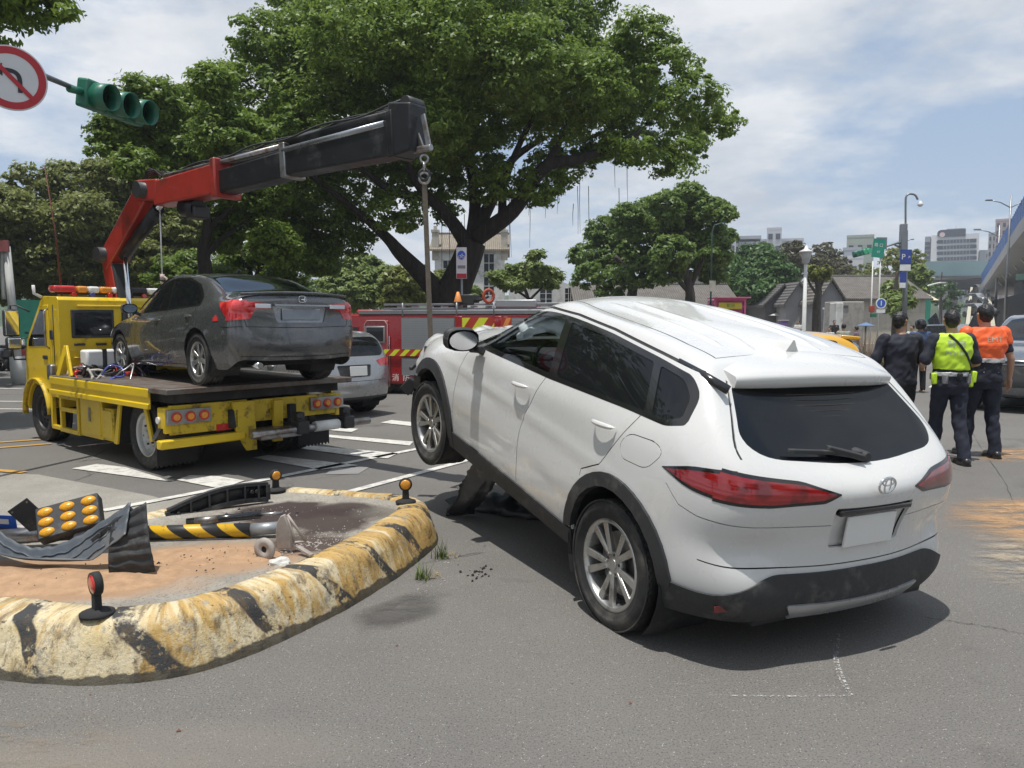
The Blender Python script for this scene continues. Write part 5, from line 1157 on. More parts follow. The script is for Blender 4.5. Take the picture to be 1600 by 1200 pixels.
    def B(u,v_,rx,ry,col,a,soft=.35,warp=.35,ws=3):
        nonlocal c
        x,y=pos(u,v_); c=n_.mix(n_.math('MULTIPLY',n_.blob(x,y,rx,ry,soft,0,warp,ws,v),a),c,col)
    sand=n_.mix(n_.noise(9,7,.7,v),(.26,.155,.085),(.40,.26,.155))
    B(60,905,1.0,.42,sand,1,.25,.25); B(330,872,.65,.36,sand,.95,.3,.3); B(160,890,.6,.35,sand,.95)
    B(440,800,.42,.35,(.030,.016,.014),.96,.3,.5,4); B(520,812,.34,.42,(.035,.02,.016),.93,.35,.5,5); B(480,850,.30,.24,(.05,.03,.022),.9,.4,.5,5); B(540,795,.25,.22,(.03,.017,.014),.9); B(380,870,.25,.10,(.14,.09,.05),.8)
    B(330,790,.3,.18,(.10,.055,.03),.7); B(590,800,.25,.2,(.10,.09,.075),.7,.5,.5,4)
    n_.put(n_.b.inputs['Base Color'],c); n_.put(n_.b.inputs['Roughness'],.85); n_.bump(n_.noise(60,5,.7,v),.5,.01)
    me.materials.append(n_.m); o=link(bpy.data.objects.new('island_top',me)); tag(o,kind='structure')
    # low heaps of sand
    for (u,v_,rx,ry,h) in ((60,905,.85,.30,.055),(330,868,.50,.22,.045),(190,892,.45,.2,.04)):
        x,y=pos(u,v_); G=[]
        for i in range(25):
            G.append([(x+rx*1.2*(i/12-1),y+ry*1.2*(k/12-1),ISZ-.012+h*max(0,1-math.hypot((i/12-1)*1.2,(k/12-1)*1.2))**.8*(1+.5*mnoise.noise(Vector((i*.5,k*.5,u))))+.006*mnoise.noise(Vector((i,k,1)))) for k in range(25)])
        o=MB().grid(G).build('sand_heap',mat('loose_sand',(.36,.225,.13),.95,var=.2,scale=14,bump=.5,bscale=60)); tag(o,kind='stuff')
build_island()
# ---------------- things on the island ----------------
def delineator(u,v,col,label,face,h,r,z=.262):
    p=gp(u,v,z); t=thing('delineator',label,'reflector post',p,(0,0,face),'round reflectors on the kerb')
    MB().lathe([(.001,.0),(.075,.0),(.075,.012),(.035,.028),(.001,.028)],'z',20).build('foot',MATS['rubber_black'],t); MB().prism([(-.026,0.02),(.026,.02),(.022,h-r*.6),(-.022,h-r*.6)],-.016,.016,'y').build('stem',MATS['rubber_black'],t,bevel=.006)
    q=MB().lathe([(.001,-.018),(r+.007,-.018),(r+.009,0),(r+.007,.016),(r-.004,.018),(.001,.008)],'y',28,(0,0,h)); q.build('housing',MATS['rubber_black'],t)
    l=MB().lathe([(.001,-.024),(r*.6,-.0235),(r-.003,-.018),(r-.003,-.014),(.001,-.014)],'y',28,(0,0,h)); l.build('lens',MATS[col],t); return t
n=NT('lens_red'); n.put(n.b.inputs['Base Color'],n.mix(n.ramp(n.voro(260),(.2,0),(.5,1)),(.62,.05,.03),(.50,.02,.015))); n.b.inputs['Roughness'].default_value=.2; n.b.inputs['Coat Weight'].default_value=.8; MATS['lens_red']=n.m
n=NT('lens_amber'); n.put(n.b.inputs['Base Color'],n.mix(n.ramp(n.voro(260),(.2,0),(.5,1)),(.80,.38,.03),(.62,.24,.01))); n.b.inputs['Roughness'].default_value=.2; n.b.inputs['Coat Weight'].default_value=.8; MATS['lens_amber']=n.m
delineator(152,960,'lens_red','red round reflector on a short black post at the front of the striped kerb',-.75,.145,.046); delineator(634,785,'lens_amber','amber round reflector on the right nose of the island beside the white car',.12,.135,.040); delineator(431,767,'lens_amber','dirty amber round reflector at the back edge of the island near the oil stain',.75,.125,.038)
# fallen yellow and black guard post
n=NT('barber_stripe'); v=n.sep(n.coord()); ph=n.math('FRACT',n.math('ADD',n.math('MULTIPLY',v[0],5.0),n.math('MULTIPLY',v[2],6.5))); c=n.mix(n.ramp(ph,(.49,0),(.51,1)),(.62,.36,.01),(.02,.02,.02)); c=n.mix(n.ramp(n.noise(14,6,.7),(.60,0),(.68,.8)),c,(.12,.09,.06)); n.put(n.b.inputs['Base Color'],c); n.b.inputs['Roughness'].default_value=.4; MATS['barber_stripe']=n.m
A=at(196,837,4.62); B_=at(440,832,4.72); A.z=max(A.z,.30); B_.z=.305
t=thing('guard_post','fallen yellow and black striped steel post lying across the island','post',A,(0,0,math.atan2(B_.y-A.y,B_.x-A.x))); L=(B_-A).length
MB().cyl((0,0,0),(L*.80,0,.0),.043,n=24).build('striped_tube',MATS['barber_stripe'],t); MB().cyl((L*.80,0,0),(L,0,.01),.038,n=24).build('bare_tube',mat('grey_tube',(.33,.35,.36),.4,metal=.5),t)
MB().tube([(0,-.01,-.05),(L*.4,-.015,-.048),(L*.82,-.01,-.05)],.008,6).build('edge_strip',MATS['steel'],t)
# torn cast base plate, bracket, ring and stone
mat('dusty_steel',(.42,.38,.35),.7,metal=.2,var=.15,scale=8,dirt=(.25,.21,.18),dirt_amt=.6,dirt_scale=8); mat('stone_white',(.55,.54,.50),.85,bump=.8,bscale=14,dirt=(.35,.32,.28),dirt_amt=.3)
t=thing('broken_bracket','twisted grey steel bracket with a triangular brace on the oil stained island','bracket',at(445,858,4.40))
b=MB(); b.prism([(-.045,0),(.05,.01),(.055,.10),(.035,.17),(.02,.215),(-.005,.205),(-.035,.16),(-.05,.08)],-.01,.012,'y'); b.build('plate',MATS['dusty_steel'],t,rot=(.1,0,-.3),bevel=.005)
b=MB(); b.tube([(.02,0,.205),(.07,0,.13),(.125,0,.045)],.008,6); b.tube([(.0,0,.05),(.06,0,.04),(.125,0,.045)],.008,6); b.tube([(.02,0,.19),(.05,0,.08),(.055,0,.04)],.009,6); b.build('brace',MATS['dusty_steel'],t)
b=MB().beam((.09,-.05,.03),(.19,-.12,.0),.03,.015); b.build('strap_iron',MATS['dusty_steel'],t,bevel=.003)
t=thing('steel_ring','round grey steel flange ring standing beside the fallen striped post','flange',at(414,858,4.28),(0,0,-.35))
MB().lathe([(.020,-.012),(.020,.012),(.062,.012),(.066,.004),(.066,-.012)],'y',32,closed=True).build('ring',MATS['dusty_steel'],t); MB().cyl((0,.03,0),(0,-.004,0),.022,n=16).build('bore',MATS['under'],t)
def rock(name,label,p,s,m,seed,cat='stone',group=None,kind=None):
    bm=bmesh.new(); bmesh.ops.create_icosphere(bm,subdivisions=3 if s[0]>.04 else 1,radius=1)
    for v in bm.verts: v.co=Vector((v.co.x*s[0],v.co.y*s[1],v.co.z*s[2]))*(1+.35*mnoise.noise(v.co*1.6+Vector((seed,0,0)))+.14*mnoise.noise(v.co*4.5+Vector((0,seed,0))))
    me=bpy.data.meshes.new(name); bm.to_mesh(me); bm.free(); me.materials.append(m); o=link(bpy.data.objects.new(name,me)); o.location=p; return tag(o,label,cat,group)
rock('stone','white lump of broken stone at the edge of the striped kerb',at(436,883,4.18),(.072,.05,.042),MATS['stone_white'],3)
def crumbs(name,label,pts,m,n,spread,size,zf=0,mid=None):
    V=[];F=[];r=random.Random(len(name)+n)
    for k in range(n):
        c=Vector(pts[k%len(pts)]); a=r.uniform(0,2*PI); d=abs(r.gauss(0,spread)); s=size*r.uniform(.35,1.3)
        c=c+Vector((math.cos(a)*d,math.sin(a)*d,s*.25)); b=len(V)
        for q in ((1,0,0),(-.5,.87,0),(-.5,-.87,0),(.1,.1,1),(-.1,0,-.8)): V.append(tuple(c+Vector((q[0]*r.uniform(.5,1.1),q[1]*r.uniform(.5,1.1),q[2]*.6))*s))
        F+=[(b,b+1,b+3),(b+1,b+2,b+3),(b+2,b,b+3),(b+1,b,b+4),(b+2,b+1,b+4),(b,b+2,b+4)]
    o=MB().add(V,F).build(name,m); return tag(o,label,kind='stuff')
crumbs('rubble','small grey rubble round the broken bracket',[gp(450,862,ISZ),gp(470,850,ISZ),gp(500,850,ISZ)],MATS['dusty_steel'],150,.10,.011)
crumbs('rubble','pale glass and plastic grains on the oil stain',[gp(500,835,ISZ),gp(530,845,ISZ),gp(430,800,ISZ)],MATS['stone_white'],160,.16,.005)
crumbs('grit','grit and broken plastic on the sand',[gp(100,900,ISZ+.03),gp(250,880,ISZ+.03),gp(330,865,ISZ+.03),gp(380,870,ISZ+.01)],MATS['black_plastic'],60,.16,.008)
crumbs('grit','pale grit on the island concrete',[gp(300,920,ISZ),gp(420,895,ISZ),gp(560,800,ISZ),gp(600,830,ISZ)],MATS['dusty_steel'],120,.14,.006)
crumbs('clods','black crumbs on the asphalt beside the kerb',[gp(740,895),gp(748,902),gp(755,888)],MATS['under'],26,.07,.016); crumbs('clods','small stones along the foot of the kerb',[gp(700,880),gp(690,905),gp(665,925)],MATS['dusty_steel'],70,.09,.008)
crumbs('leaf_litter','small dry scraps on the road',[gp(900,1068),gp(275,1135),gp(150,1085),gp(1060,860),gp(620,1010),gp(980,1100)],mat('dry_scrap',(.20,.09,.06),.8),6,.02,.012)
# long black bumper beam with open cells
def beam_part():
    A=at(262,812,5.25); B=at(418,768,5.62); t=thing('bumper_beam','long black plastic bumper beam with open cells standing on the back of the island','car part',A,(0,0,math.atan2(B.y-A.y,B.x-A.x)))
    L=math.hypot(B.x-A.x,B.y-A.y); sl=(B.z-A.z)/L; P=MATS['black_plastic']
    f=MB(); N=12; z=lambda s:s*L*sl+.05*math.sin(PI*s)
    for i in range(N):
        a,b=i/N,(i+1)/N
        for dz,h in ((.062,.022),(-.055,.032)): f.beam((a*L,-.0,z(a)+dz),(b*L,0,z(b)+dz),.05,h)
    f.build('flange',P,t)
    w=MB().grid([[(s/12*L,.026,z(s/12)+.06),(s/12*L,.026,z(s/12)-.05)] for s in range(13)]); w.build('web',P,t,solid=.006)
    for s in (0,.22,.40,.58,.76,.9,1.0): MB().box((s*L,0,z(s)),(.014 if 0<s<1 else .03,.052,.115)).build('rib',P,t,bevel=.003)
    for s in (.10,.83,.88): MB().cyl((s*L,-.03,z(s)+.01),(s*L,.02,z(s)+.01),.014,n=10).build('boss',MATS['dark_metal'],t)
beam_part()
A=at(292,816,4.9); t=thing('gas_strut','black tube with a silver band lying below the bumper beam','tube',A,(0,0,.12))
MB().cyl((0,0,0),(.46,.02,.03),.026,n=16).build('sleeve',MATS['black_gloss'],t); MB().cyl((.05,0,.003),(.20,.01,.012),.0275,n=16).build('silver_band',MATS['steel'],t); MB().cyl((.46,.02,.03),(.60,.03,.035),.012,n=10).build('rod',MATS['steel'],t)
crumbs('rubble','dark scrap round the fallen beam',[gp(400,800,ISZ),gp(350,822,ISZ)],MATS['black_plastic'],46,.10,.016)
# arrow lamp board: nine amber lamps
def lamp_board():
    c=at(106,806,4.35); n=Vector((.12,-.80,.58)).normalized(); x=Vector((.93,.22,.28)).normalized(); y=n.cross(x).normalized(); x=y.cross(n)
    # put the local frame: x right, z up on the face, -y outward
    M=Matrix((x,-n,y)).transposed(); t=thing('lamp_board','black warning lamp box with nine amber lamps in three rows, fallen on the island','warning light',c,M.to_euler())
    MB().box((0,.045,0),(.335,.09,.20)).build('box',MATS['black_plastic'],t,bevel=.008)
    n2=NT('amber_led'); n2.put(n2.b.inputs['Base Color'],n2.mix(n2.ramp(n2.voro(150),(.25,0),(.45,1)),(.85,.46,.02),(.60,.27,.01))); n2.b.inputs['Roughness'].default_value=.3
    for i in range(3):
        for k in range(3):
            cx=-.115+.115*i; cz=.063-.063*k; MB().lathe([(.001,-.010),(.034,-.008),(.040,-.002),(.042,.004)],'y',24,(0,0,0)).build('lamp',n2.m,t,loc=(cx,-.001,cz)).scale=(1.0,1,.66)
    MB().box((.05,.14,-.12),(.10,.20,.06),(0,.3,0)).build('mounting_arm',MATS['steel'],t,bevel=.01)
lamp_board()
c=at(46,806,4.45); t=thing('backing_plate','black square plastic plate leaning behind the warning lamp box','plate',c,(.25,-.62,.15)); MB().box((0,0,0),(.135,.008,.19)).build('plate',MATS['black_plastic'],t,bevel=.004)
for x,z in ((-.05,.075),(.05,.075),(.05,-.075)): MB().cyl((x,-.006,z),(x,0,z),.006,n=8).build('screw',MATS['steel'],t)
c=at(-12,814,4.5); t=thing('blue_sign','bent blue traffic sign panel at the left edge of the photo','sign',c,(.45,.12,.2)); MB().box((0,0,0),(.26,.006,.10)).build('panel',mat('sign_blue',(.015,.10,.50),.35,coat=.3),t,bevel=.002); MB().box((.03,-.005,.005),(.12,.004,.035)).build('white_mark',MATS['white_plastic'],t); MB().box((.02,.02,-.07),(.3,.03,.05)).build('sign_rail',MATS['steel'],t,bevel=.005)
A=at(60,838,4.5); t=thing('grey_post','grey steel post end lying behind the warning lamp box','post',A,(0,0,.15)); MB().cyl((-.32,0,.0),(.34,0,.02),.045,n=20).build('tube',MATS['steel'],t); MB().box((.38,0,.0),(.14,.12,.10),(0,.2,.2)).build('clamp',MATS['dark_metal'],t,bevel=.01)
# wheel arch liner torn off
def liner_part():
    mat('liner_grey',(.085,.098,.115),.5,var=.2,scale=5,bump=.1,bscale=60,dirt=(.16,.15,.13),dirt_amt=.3)
    t=thing('wheel_arch_liner','torn off grey plastic wheel arch liner lying in the sand at the left','car part',at(90,880,4.15))
    o=t.location; C_=[(-70,800,4.45),(-20,850,4.25),(25,884,4.12),(65,892,4.08),(110,876,4.06),(155,846,4.05),(200,812,4.03)]
    cs=crom([tuple(at(*c)) for c in C_],8); G=[]
    for i,p in enumerate(cs):
        s=i/(len(cs)-1); row=[]
        for k in range(15):
            w=k/14-.5; off=Vector((.02*w,-.13*w,-.20*w+.05*abs(w)**2.2+ (.006 if int(s*26)%2 else 0)+.018*mnoise.noise(Vector((s*7,w*4,0)))))
            wd=1-.25*abs(s-.5)*2; q=Vector(p)+off*wd-o; q.z=max(q.z,.275+.0-o.z+.004*k%2); row.append(q)
        G.append(row)
    MB().grid(G).build('trough',MATS['liner_grey'],t,solid=.005)
    # ridges pressed into it
    for w in (3,7,11): MB().tube([g[w]+Vector((0,-.002,.006)) for g in G[4:-6]],.006,5).build('pressed_rib',MATS['liner_grey'],t)
    return t
liner_part()
def splash():
    t=thing('splash_shield','ribbed black plastic splash shield lying at the right end of the arch liner','car part',at(195,858,4.08),(0,0,.25))
    G=[]
    for i in range(25):
        a=i/24; r=[]
        for k in range(9):
            w=k/8; x=-.10+.24*w+.02*a; z=.13-.26*a+.10*w*(1-a); y=-.10*math.sin(a*PI*.6)-.05*w+( .012 if (i//2)%2 else 0)*(1 if .1<w<.95 else 0)
            r.append((x*(.75+.25*a)+.02,y,z+.03+.02*mnoise.noise(Vector((i*.3,k*.4,4)))))
        G.append(r)
    MB().grid(G).build('shield',MATS['black_plastic'],t,solid=.005); MB().beam((-.16,.02,.05),(.04,.01,.22),.03,.03).build('shield_flange',MATS['black_plastic'],t,bevel=.005)
    for k in range(4): MB().cyl((-.12+.05*k,.0,.09+.035*k),(-.12+.05*k,-.02,.09+.035*k),.010,n=8).build('clip',MATS['dark_metal'],t)
splash()
# weeds in the joint
def tuft(name,label,p,n,h,sp,m,group=None,seed=1,w=.005,wide=None):
    r=random.Random(seed); V=[];F=[]
    for k in range(n):
        a=r.uniform(0,2*PI); x=r.gauss(0,sp*.4); y=r.gauss(0,sp*.4)
        if wide: x=r.uniform(-wide,wide)
        hh=h*r.uniform(.4,1.1); ln=sp*r.uniform(.2,1.5); b=len(V); ww=w*r.uniform(.6,1.3)
        for i in range(4):
            q=i/3; cx=x+math.cos(a)*ln*q*q; cy=y+math.sin(a)*ln*q*q; cz=hh*(q-.25*q*q*(ln/ max(h,.01))); s=ww*(1-q*.95); V+=[(cx-math.sin(a)*s,cy+math.cos(a)*s,cz),(cx+math.sin(a)*s,cy-math.cos(a)*s,cz)]
        for i in range(3): F.append((b+2*i,b+2*i+1,b+2*i+3,b+2*i+2))
    o=MB().add(V,F,0,True).build(name,m,None,loc=p); return o
mat('grass_green',(.10,.14,.03),.7,var=.4,scale=25); mat('grass_dry',(.26,.20,.09),.8,var=.35,scale=20)
for i,(u,v_,h,lb) in enumerate(((688,872,.15,'green weed tuft with long blades at the nose of the kerb'),(660,905,.13,'smaller weed tuft growing at the foot of the kerb'))):
    tag(tuft('weed',None,gp(u,v_),46,h,.06,MATS['grass_green'],seed=i,w=.0035),lb,'weed','weeds in the kerb joint')
    tag(tuft('dry_grass',None,gp(u+14,v_-2),20,.05,.09,MATS['grass_dry'],seed=i+7,w=.003),'dry grass bits at the kerb',kind='stuff')
# ---------------- overhead signal arm on the left ----------------
def signal():
    t=thing('traffic_light','green three lamp traffic light hanging level on a grey mast arm','traffic light',(-4.3,7.9,3.9)); o=t.location
    mat('signal_green',(.015,.14,.085),.4,var=.12,scale=6,coat=.2); mat('lens_dark',(.008,.012,.012),.12,coat=.6); mat('pole_grey',(.22,.23,.24),.4,metal=.7)
    d=Vector((.24,.97,-.01)).normalized(); ax=Vector((.93,-.33,-.16)).normalized(); up=d.cross(ax)*-1; up=Vector((0,0,1))
    A=at(143,149,9.7)-o
    for i in range(3):
        c=A+d*(.34*i); M=Matrix((d,ax.cross(d).normalized(),ax)).transposed()
        b=MB().box((0,0,0),(.33,.34,.17)); bo=b.build('housing',MATS['signal_green'],t,loc=c,rot=M.to_euler(),bevel=.03,segs=3)
        v=MB(); G=[]
        for k in range(33):
            a=R_(-90)+2*PI*k/32; G.append([(.150*math.cos(a),.150*math.sin(a),.06),(.153*math.cos(a),.153*math.sin(a),.30)])
        vo=MB().grid(G).build('visor',MATS['signal_green'],t,loc=c,rot=M.to_euler(),solid=.006); MB().lathe([(.001,.10),(.08,.095),(.14,.085)],'z',24).build('lens',MATS['lens_dark'],t,loc=c,rot=M.to_euler())
    e=MB().tube([A-d*.35+Vector((0,0,.0))-Vector((0,0,.02)),A-d*.16],.045,10); e.build('coupling',MATS['signal_green'],t)
    arm=MB().tube([A-d*7.4-Vector((0,0,-.16)),A-d*.9+Vector((0,0,.02)),A-d*.05],[.06,.035,.028],12); arm.build('mast_arm',MATS['pole_grey'],t); pb=A-d*7.4-Vector((0,0,-.16))
    MB().tube([pb+Vector((0,0,.3)),Vector((pb.x,pb.y,-o.z))],[.08,.10],14).build('mast',MATS['pole_grey'],t)
    s=at(18,122,8.2); q=thing('no_left_turn_sign','round red and white no left turn sign on the mast arm','sign',s,(0,0,0)); v=(Vector((0,0,CH))-s); v.z*=.3; v=(v.normalized()+Vector((.12,0,0))).normalized()
    xx=Vector((0,0,1)).cross(v).normalized(); yy=v.cross(xx); q.rotation_euler=Matrix((xx,yy,v)).transposed().to_euler(); r=.325
    def disc(nm,r0,r1,z,m):
        MB().lathe([(max(r0,.0005),z),(r1,z),(r1,z-.004),(max(r0,.0005),z-.004)],'z',48,closed=True,smooth=False).build(nm,m,q)
    disc('sign_plate',0,r,0,mat('sign_back',(.5,.5,.5),.5,metal=.4)); disc('white_face',0,r*.985,.004,mat('sign_white',(.62,.63,.65),.45,var=.05)); disc('red_ring',r*.74,r*.955,.008,mat('sign_red',(.42,.02,.03),.4,var=.08))
    a=MB(); P=[(r*.12+0,-.42*r),(r*.12,-.02*r),(r*.05,.15*r),(-r*.10,.22*r),(-r*.36,.22*r)]; G=crom([(p[0]+.10*r,p[1]) for p in P],6); V=[];F=[]
    for i,p in enumerate(G):
        p=Vector(p); dd=(Vector(G[min(i+1,len(G)-1)])-Vector(G[max(i-1,0)])).normalized(); n_=Vector((-dd.y,dd.x))*.065*r; V+=[(p.x+n_.x,p.y+n_.y,.0085),(p.x-n_.x,p.y-n_.y,.0085)]
        if i: F.append((2*i-2,2*i-1,2*i+1,2*i))
    b=len(V); V+=[(-r*.24,.42*r,.0085),(-r*.24,.02*r,.0085),(-r*.56,.22*r,.0085)]; F.append((b,b+1,b+2)); MB().add(V,F).build('arrow',mat('sign_ink',(.02,.02,.03),.5),q)
    MB().beam((-r*.62,r*.62,.012),(r*.62,-r*.62,.012),.135*r,.004,up=(0,0,1)).build('red_bar',MATS['sign_red'],q)
    MB().box((0,0,-.03),(.12,.06,.05)).build('sign_clamp',MATS['pole_grey'],q)
signal()
# ---------------- people ----------------
def vox(mb,size=.008,it=4,wr=0,wf=6,seed=0,fold=None):
    me=mb.mesh('tmp',[MATS['under']]); ob=bpy.data.objects.new('tmp',me); C.objects.link(ob)
    m=ob.modifiers.new('r','REMESH'); m.mode='VOXEL'; m.voxel_size=size; m.adaptivity=0
    m=ob.modifiers.new('s','SMOOTH'); m.factor=.5; m.iterations=it
    dg=bpy.context.evaluated_depsgraph_get(); dg.update(); out=bpy.data.meshes.new_from_object(ob.evaluated_get(dg)); bpy.data.objects.remove(ob)
    out.materials.clear()
    if wr:
        n=len(out.vertices); co=np.empty(n*3,np.float32); out.vertices.foreach_get('co',co); co=co.reshape(-1,3); no=np.empty(n*3,np.float32); out.vertices.foreach_get('normal',no); no=no.reshape(-1,3)
        d=np.array([mnoise.noise(Vector((p[0]*wf+seed,p[1]*wf,p[2]*wf*1.6+p[0]*wf*.8)))+.5*mnoise.noise(Vector((p[0]*wf*2.6,p[1]*wf*2.6+seed,p[2]*wf*3.4-p[0]*wf*2))) for p in co])*wr
        if fold: d+=np.array([fold(p) for p in co])
        co+=no*d[:,None]; out.vertices.foreach_set('co',co.ravel())
    out.polygons.foreach_set('use_smooth',np.ones(len(out.polygons),bool)); out.update(); return out
def put(name,me,m,par,label=None):
    me.name=name; me.materials.append(m); return tag(link(bpy.data.objects.new(name,me),par),label)
def cap(b,pts,rs,n=14,sy=1.0):
    """tapered limb with round ends"""
    P=[Vector(p) for p in pts]; d0=(P[1]-P[0]).normalized(); d1=(P[-1]-P[-2]).normalized()
    A=[];Rr=[]
    for a in (75,50,25): A.append(P[0]-d0*rs[0]*math.sin(R_(a))); Rr.append(rs[0]*math.cos(R_(a)))
    A+=P; Rr+=rs
    for a in (25,50,75): A.append(P[-1]+d1*rs[-1]*math.sin(R_(a))); Rr.append(rs[-1]*math.cos(R_(a)))
    b.tube(A,Rr,n); return b
def loft(b,rings,n=24,sq=2.3):
    vs=[]
    for (x,y,z,w,d) in rings:
        for k in range(n):
            a=2*PI*k/n; c_,s_=math.cos(a),math.sin(a); vs.append((x+w*abs(c_)**(2/sq)*math.copysign(1,c_),y+d*abs(s_)**(2/sq)*math.copysign(1,s_),z))
    m=len(rings); fs=[(i*n+k,i*n+(k+1)%n,(i+1)*n+(k+1)%n,(i+1)*n+k) for i in range(m-1) for k in range(n)]; fs+=[tuple(range(n))[::-1],tuple(range((m-1)*n,m*n))]; b.add(vs,fs,0,True); return b
def mid(a,b,t=.5): return tuple(Vector(a).lerp(Vector(b),t))
mat('skin',(.42,.25,.17),.55,var=.10,scale=8,spec=.4); mat('skin_dark',(.33,.19,.12),.55,var=.1,scale=8); mat('hair_black',(.012,.011,.011),.45,var=.4,scale=60,bump=.4,bscale=120)
mat('navy_cloth',(.012,.014,.028),.85,var=.3,scale=5,bump=.15,bscale=200); mat('navy_shirt',(.016,.018,.030),.8,var=.3,scale=4,bump=.15,bscale=200); mat('black_cloth',(.012,.012,.015),.85,var=.3); mat('shoe_black',(.012,.012,.013),.35,coat=.3)
mat('lime_vest',(.50,.74,.035),.55,var=.10,scale=5,bump=.1,bscale=150); mat('orange_vest',(.80,.115,.02),.55,var=.08,scale=5,bump=.1,bscale=150); mat('silver_tape',(.45,.46,.46),.35,metal=.3); mat('belt_kit',(.16,.16,.17),.6,var=.6,scale=22); mat('vest_print',(.38,.43,.33),.5)
def person(label,loc,yaw,h,arms,legs=((-.10,.05),(.11,-.06)),shirt='navy_shirt',trousers='navy_cloth',hair='hair_black',skin='skin',head_turn=0,vest=None,sleeve=.62,fat=1.0,v=.008,group=None,belt=None):
    k=h/1.72; t=thing('person',label,'person',loc,(0,0,yaw),group); t.scale=(k,k,k)
    SH=[(-.185*fat**.5,0,1.405),(.185*fat**.5,0,1.405)]; HP=[(-.09,0,.90),(.09,0,.90)]
    # ---- one continuous body
    b=MB(); f=fat
    loft(b,[(0,0,.80,.12*f,.10*f),(0,0,.90,.165*f,.12*f),(0,0,1.0,.155*f,.112*f),(0,.0,1.12,.148*f,.108*f),(0,0,1.25,.172*f,.118*f),(0,0,1.36,.178*f,.11),(0,-.005,1.42,.14,.088),(0,-.005,1.46,.068,.062)])
    cap(b,[(0,-.005,1.42),(0,.012,1.54)],[.060,.055])
    ht=math.radians(head_turn); hc=Vector((0,.022,1.605)); rot=Matrix.Rotation(-ht,3,'Z')
    hr=[]
    for z,w,d,yo in ((-.118,.030,.035,.035),(-.100,.045,.062,.018),(-.07,.056,.080,.006),(-.03,.066,.090,.0),(.02,.073,.096,-.003),(.06,.070,.092,-.006),(.095,.050,.068,-.008),(.112,.022,.03,-.008)): hr.append((0,yo,z,w,d))
    H=MB(); loft(H,hr,20,2.1)
    H.add([(-.012,.085,-.035),(.012,.085,-.035),(.016,.112,-.045),(-.016,.112,-.045),(-.008,.085,.012),(.008,.085,.012)],[(0,1,2,3),(3,2,5,4),(0,3,4),(1,5,2),(0,4,5,1)])   # nose
    cap(H,[(-.022,.084,-.072),(.022,.084,-.072)],[.009,.009],8)    # lips
    for sx in (-1,1): cap(H,[(sx*.074,-.005,-.035),(sx*.080,-.012,.015)],[.012,.016],8); cap(H,[(sx*.028,.080,.020),(sx*.045,.074,.022)],[.012,.009],8)
    b.add([rot@Vector(q)+hc for q in H.v],H.f,0,True)
    W=[]
    for i,sx in enumerate((-1,1)):
        e,w=arms[i]; s=SH[i]; cap(b,[s,mid(s,e),e],[.056,.048,.038]); cap(b,[e,mid(e,w,.35),w],[.038,.037,.025])
        # hand: palm, four fingers, thumb
        d=(Vector(w)-Vector(e)).normalized(); side=Vector((0,1,0)) if abs(d.y)<.8 else Vector((0,0,1)); side=(side-d*side.dot(d)).normalized(); nm=d.cross(side)*(-sx)
        pw=Vector(w)+d*.045; b.beam(Vector(w)-d*.01,pw+d*.035,.040,.07,up=side,w2=.026,h2=.085); cap(b,[Vector(w),pw],[.025,.026],10)
        for q in range(4):
            o=side*(.030-.020*q); L=(.070,.078,.073,.058)[q]; p0=pw+d*.028+o; p1=p0+d*L*.5+nm*.010; p2=p1+d*L*.40+nm*.026; cap(b,[p0,p1,p2],[.0095,.009,.008],8)
        p0=Vector(w)+d*.02+side*.034; p1=p0+d*.035+side*.022+nm*.008; cap(b,[p0,p1,p1+d*.03+nm*.012],[.012,.011,.009],8); W.append((pw,d))
    K=[];A_=[]
    for i,sx in enumerate((-1,1)):
        lx,ly=legs[i]; kn=(lx*.95,ly*.45+.02,.49); an=(lx,ly-.02,.09); K.append(kn);A_.append(an)
        cap(b,[HP[i],mid(HP[i],kn),kn],[.088*f,.070*f,.052]); cap(b,[kn,mid(kn,an,.3),an],[.052,.053,.036]); cap(b,[(lx,ly-.05,.045),(lx,ly+.14,.03)],[.036,.030],10)
    put('body',vox(b,v),MATS[skin],t)
    # ---- hair
    hb=MB(); hq=[(0,-.026,-.080,.040,.046),(0,-.022,-.055,.056,.066),(0,-.022,-.03,.068,.082),(0,-.018,.02,.081,.094),(0,-.012,.05,.081,.098),(0,-.010,.085,.070,.088),(0,-.008,.108,.050,.066),(0,-.008,.123,.022,.032)]
    loft(hb,hq,20,2.1); r=random.Random(int(h*100)); 
    for q in range(30):
        a=r.uniform(0,2*PI); e=r.uniform(.1,1.3); c0=Vector((.066*math.cos(a)*math.cos(e),-.012+.080*math.sin(a)*math.cos(e),.05+.068*math.sin(e))); cap(hb,[c0,c0*1.0+Vector((0,-.012,-.012))],[.016,.012],8)
    cut=MB(); cut.add([rot@Vector(q)+hc for q in hb.v],hb.f,0,True); put('hair',vox(cut,v,3,.006,34),MATS[hair],t)
    # ---- shirt
    b=MB(); g=.016
    loft(b,[(0,0,.86,.178*f,.135*f),(0,0,.93,.180*f,.136*f),(0,0,1.02,.172*f,.130*f),(0,0,1.13,.168*f,.128*f),(0,0,1.25,.188*f,.134*f),(0,0,1.36,.198*f,.126),(0,-.005,1.425,.155,.10),(0,-.006,1.468,.078,.072)])
    for i in (0,1):
        e,w=arms[i]; s=SH[i]; q=mid(s,e,sleeve+.25); cap(b,[s,mid(s,e,.4),q],[.072,.068,.062])
    put('shirt',vox(b,v,4,.015,5.5,3),MATS[shirt],t)
    # ---- trousers
    b=MB(); loft(b,[(0,0,.78,.150*f,.115*f),(0,0,.88,.178*f,.134*f),(0,0,.97,.168*f,.126*f),(0,0,1.0,.16*f,.12*f)])
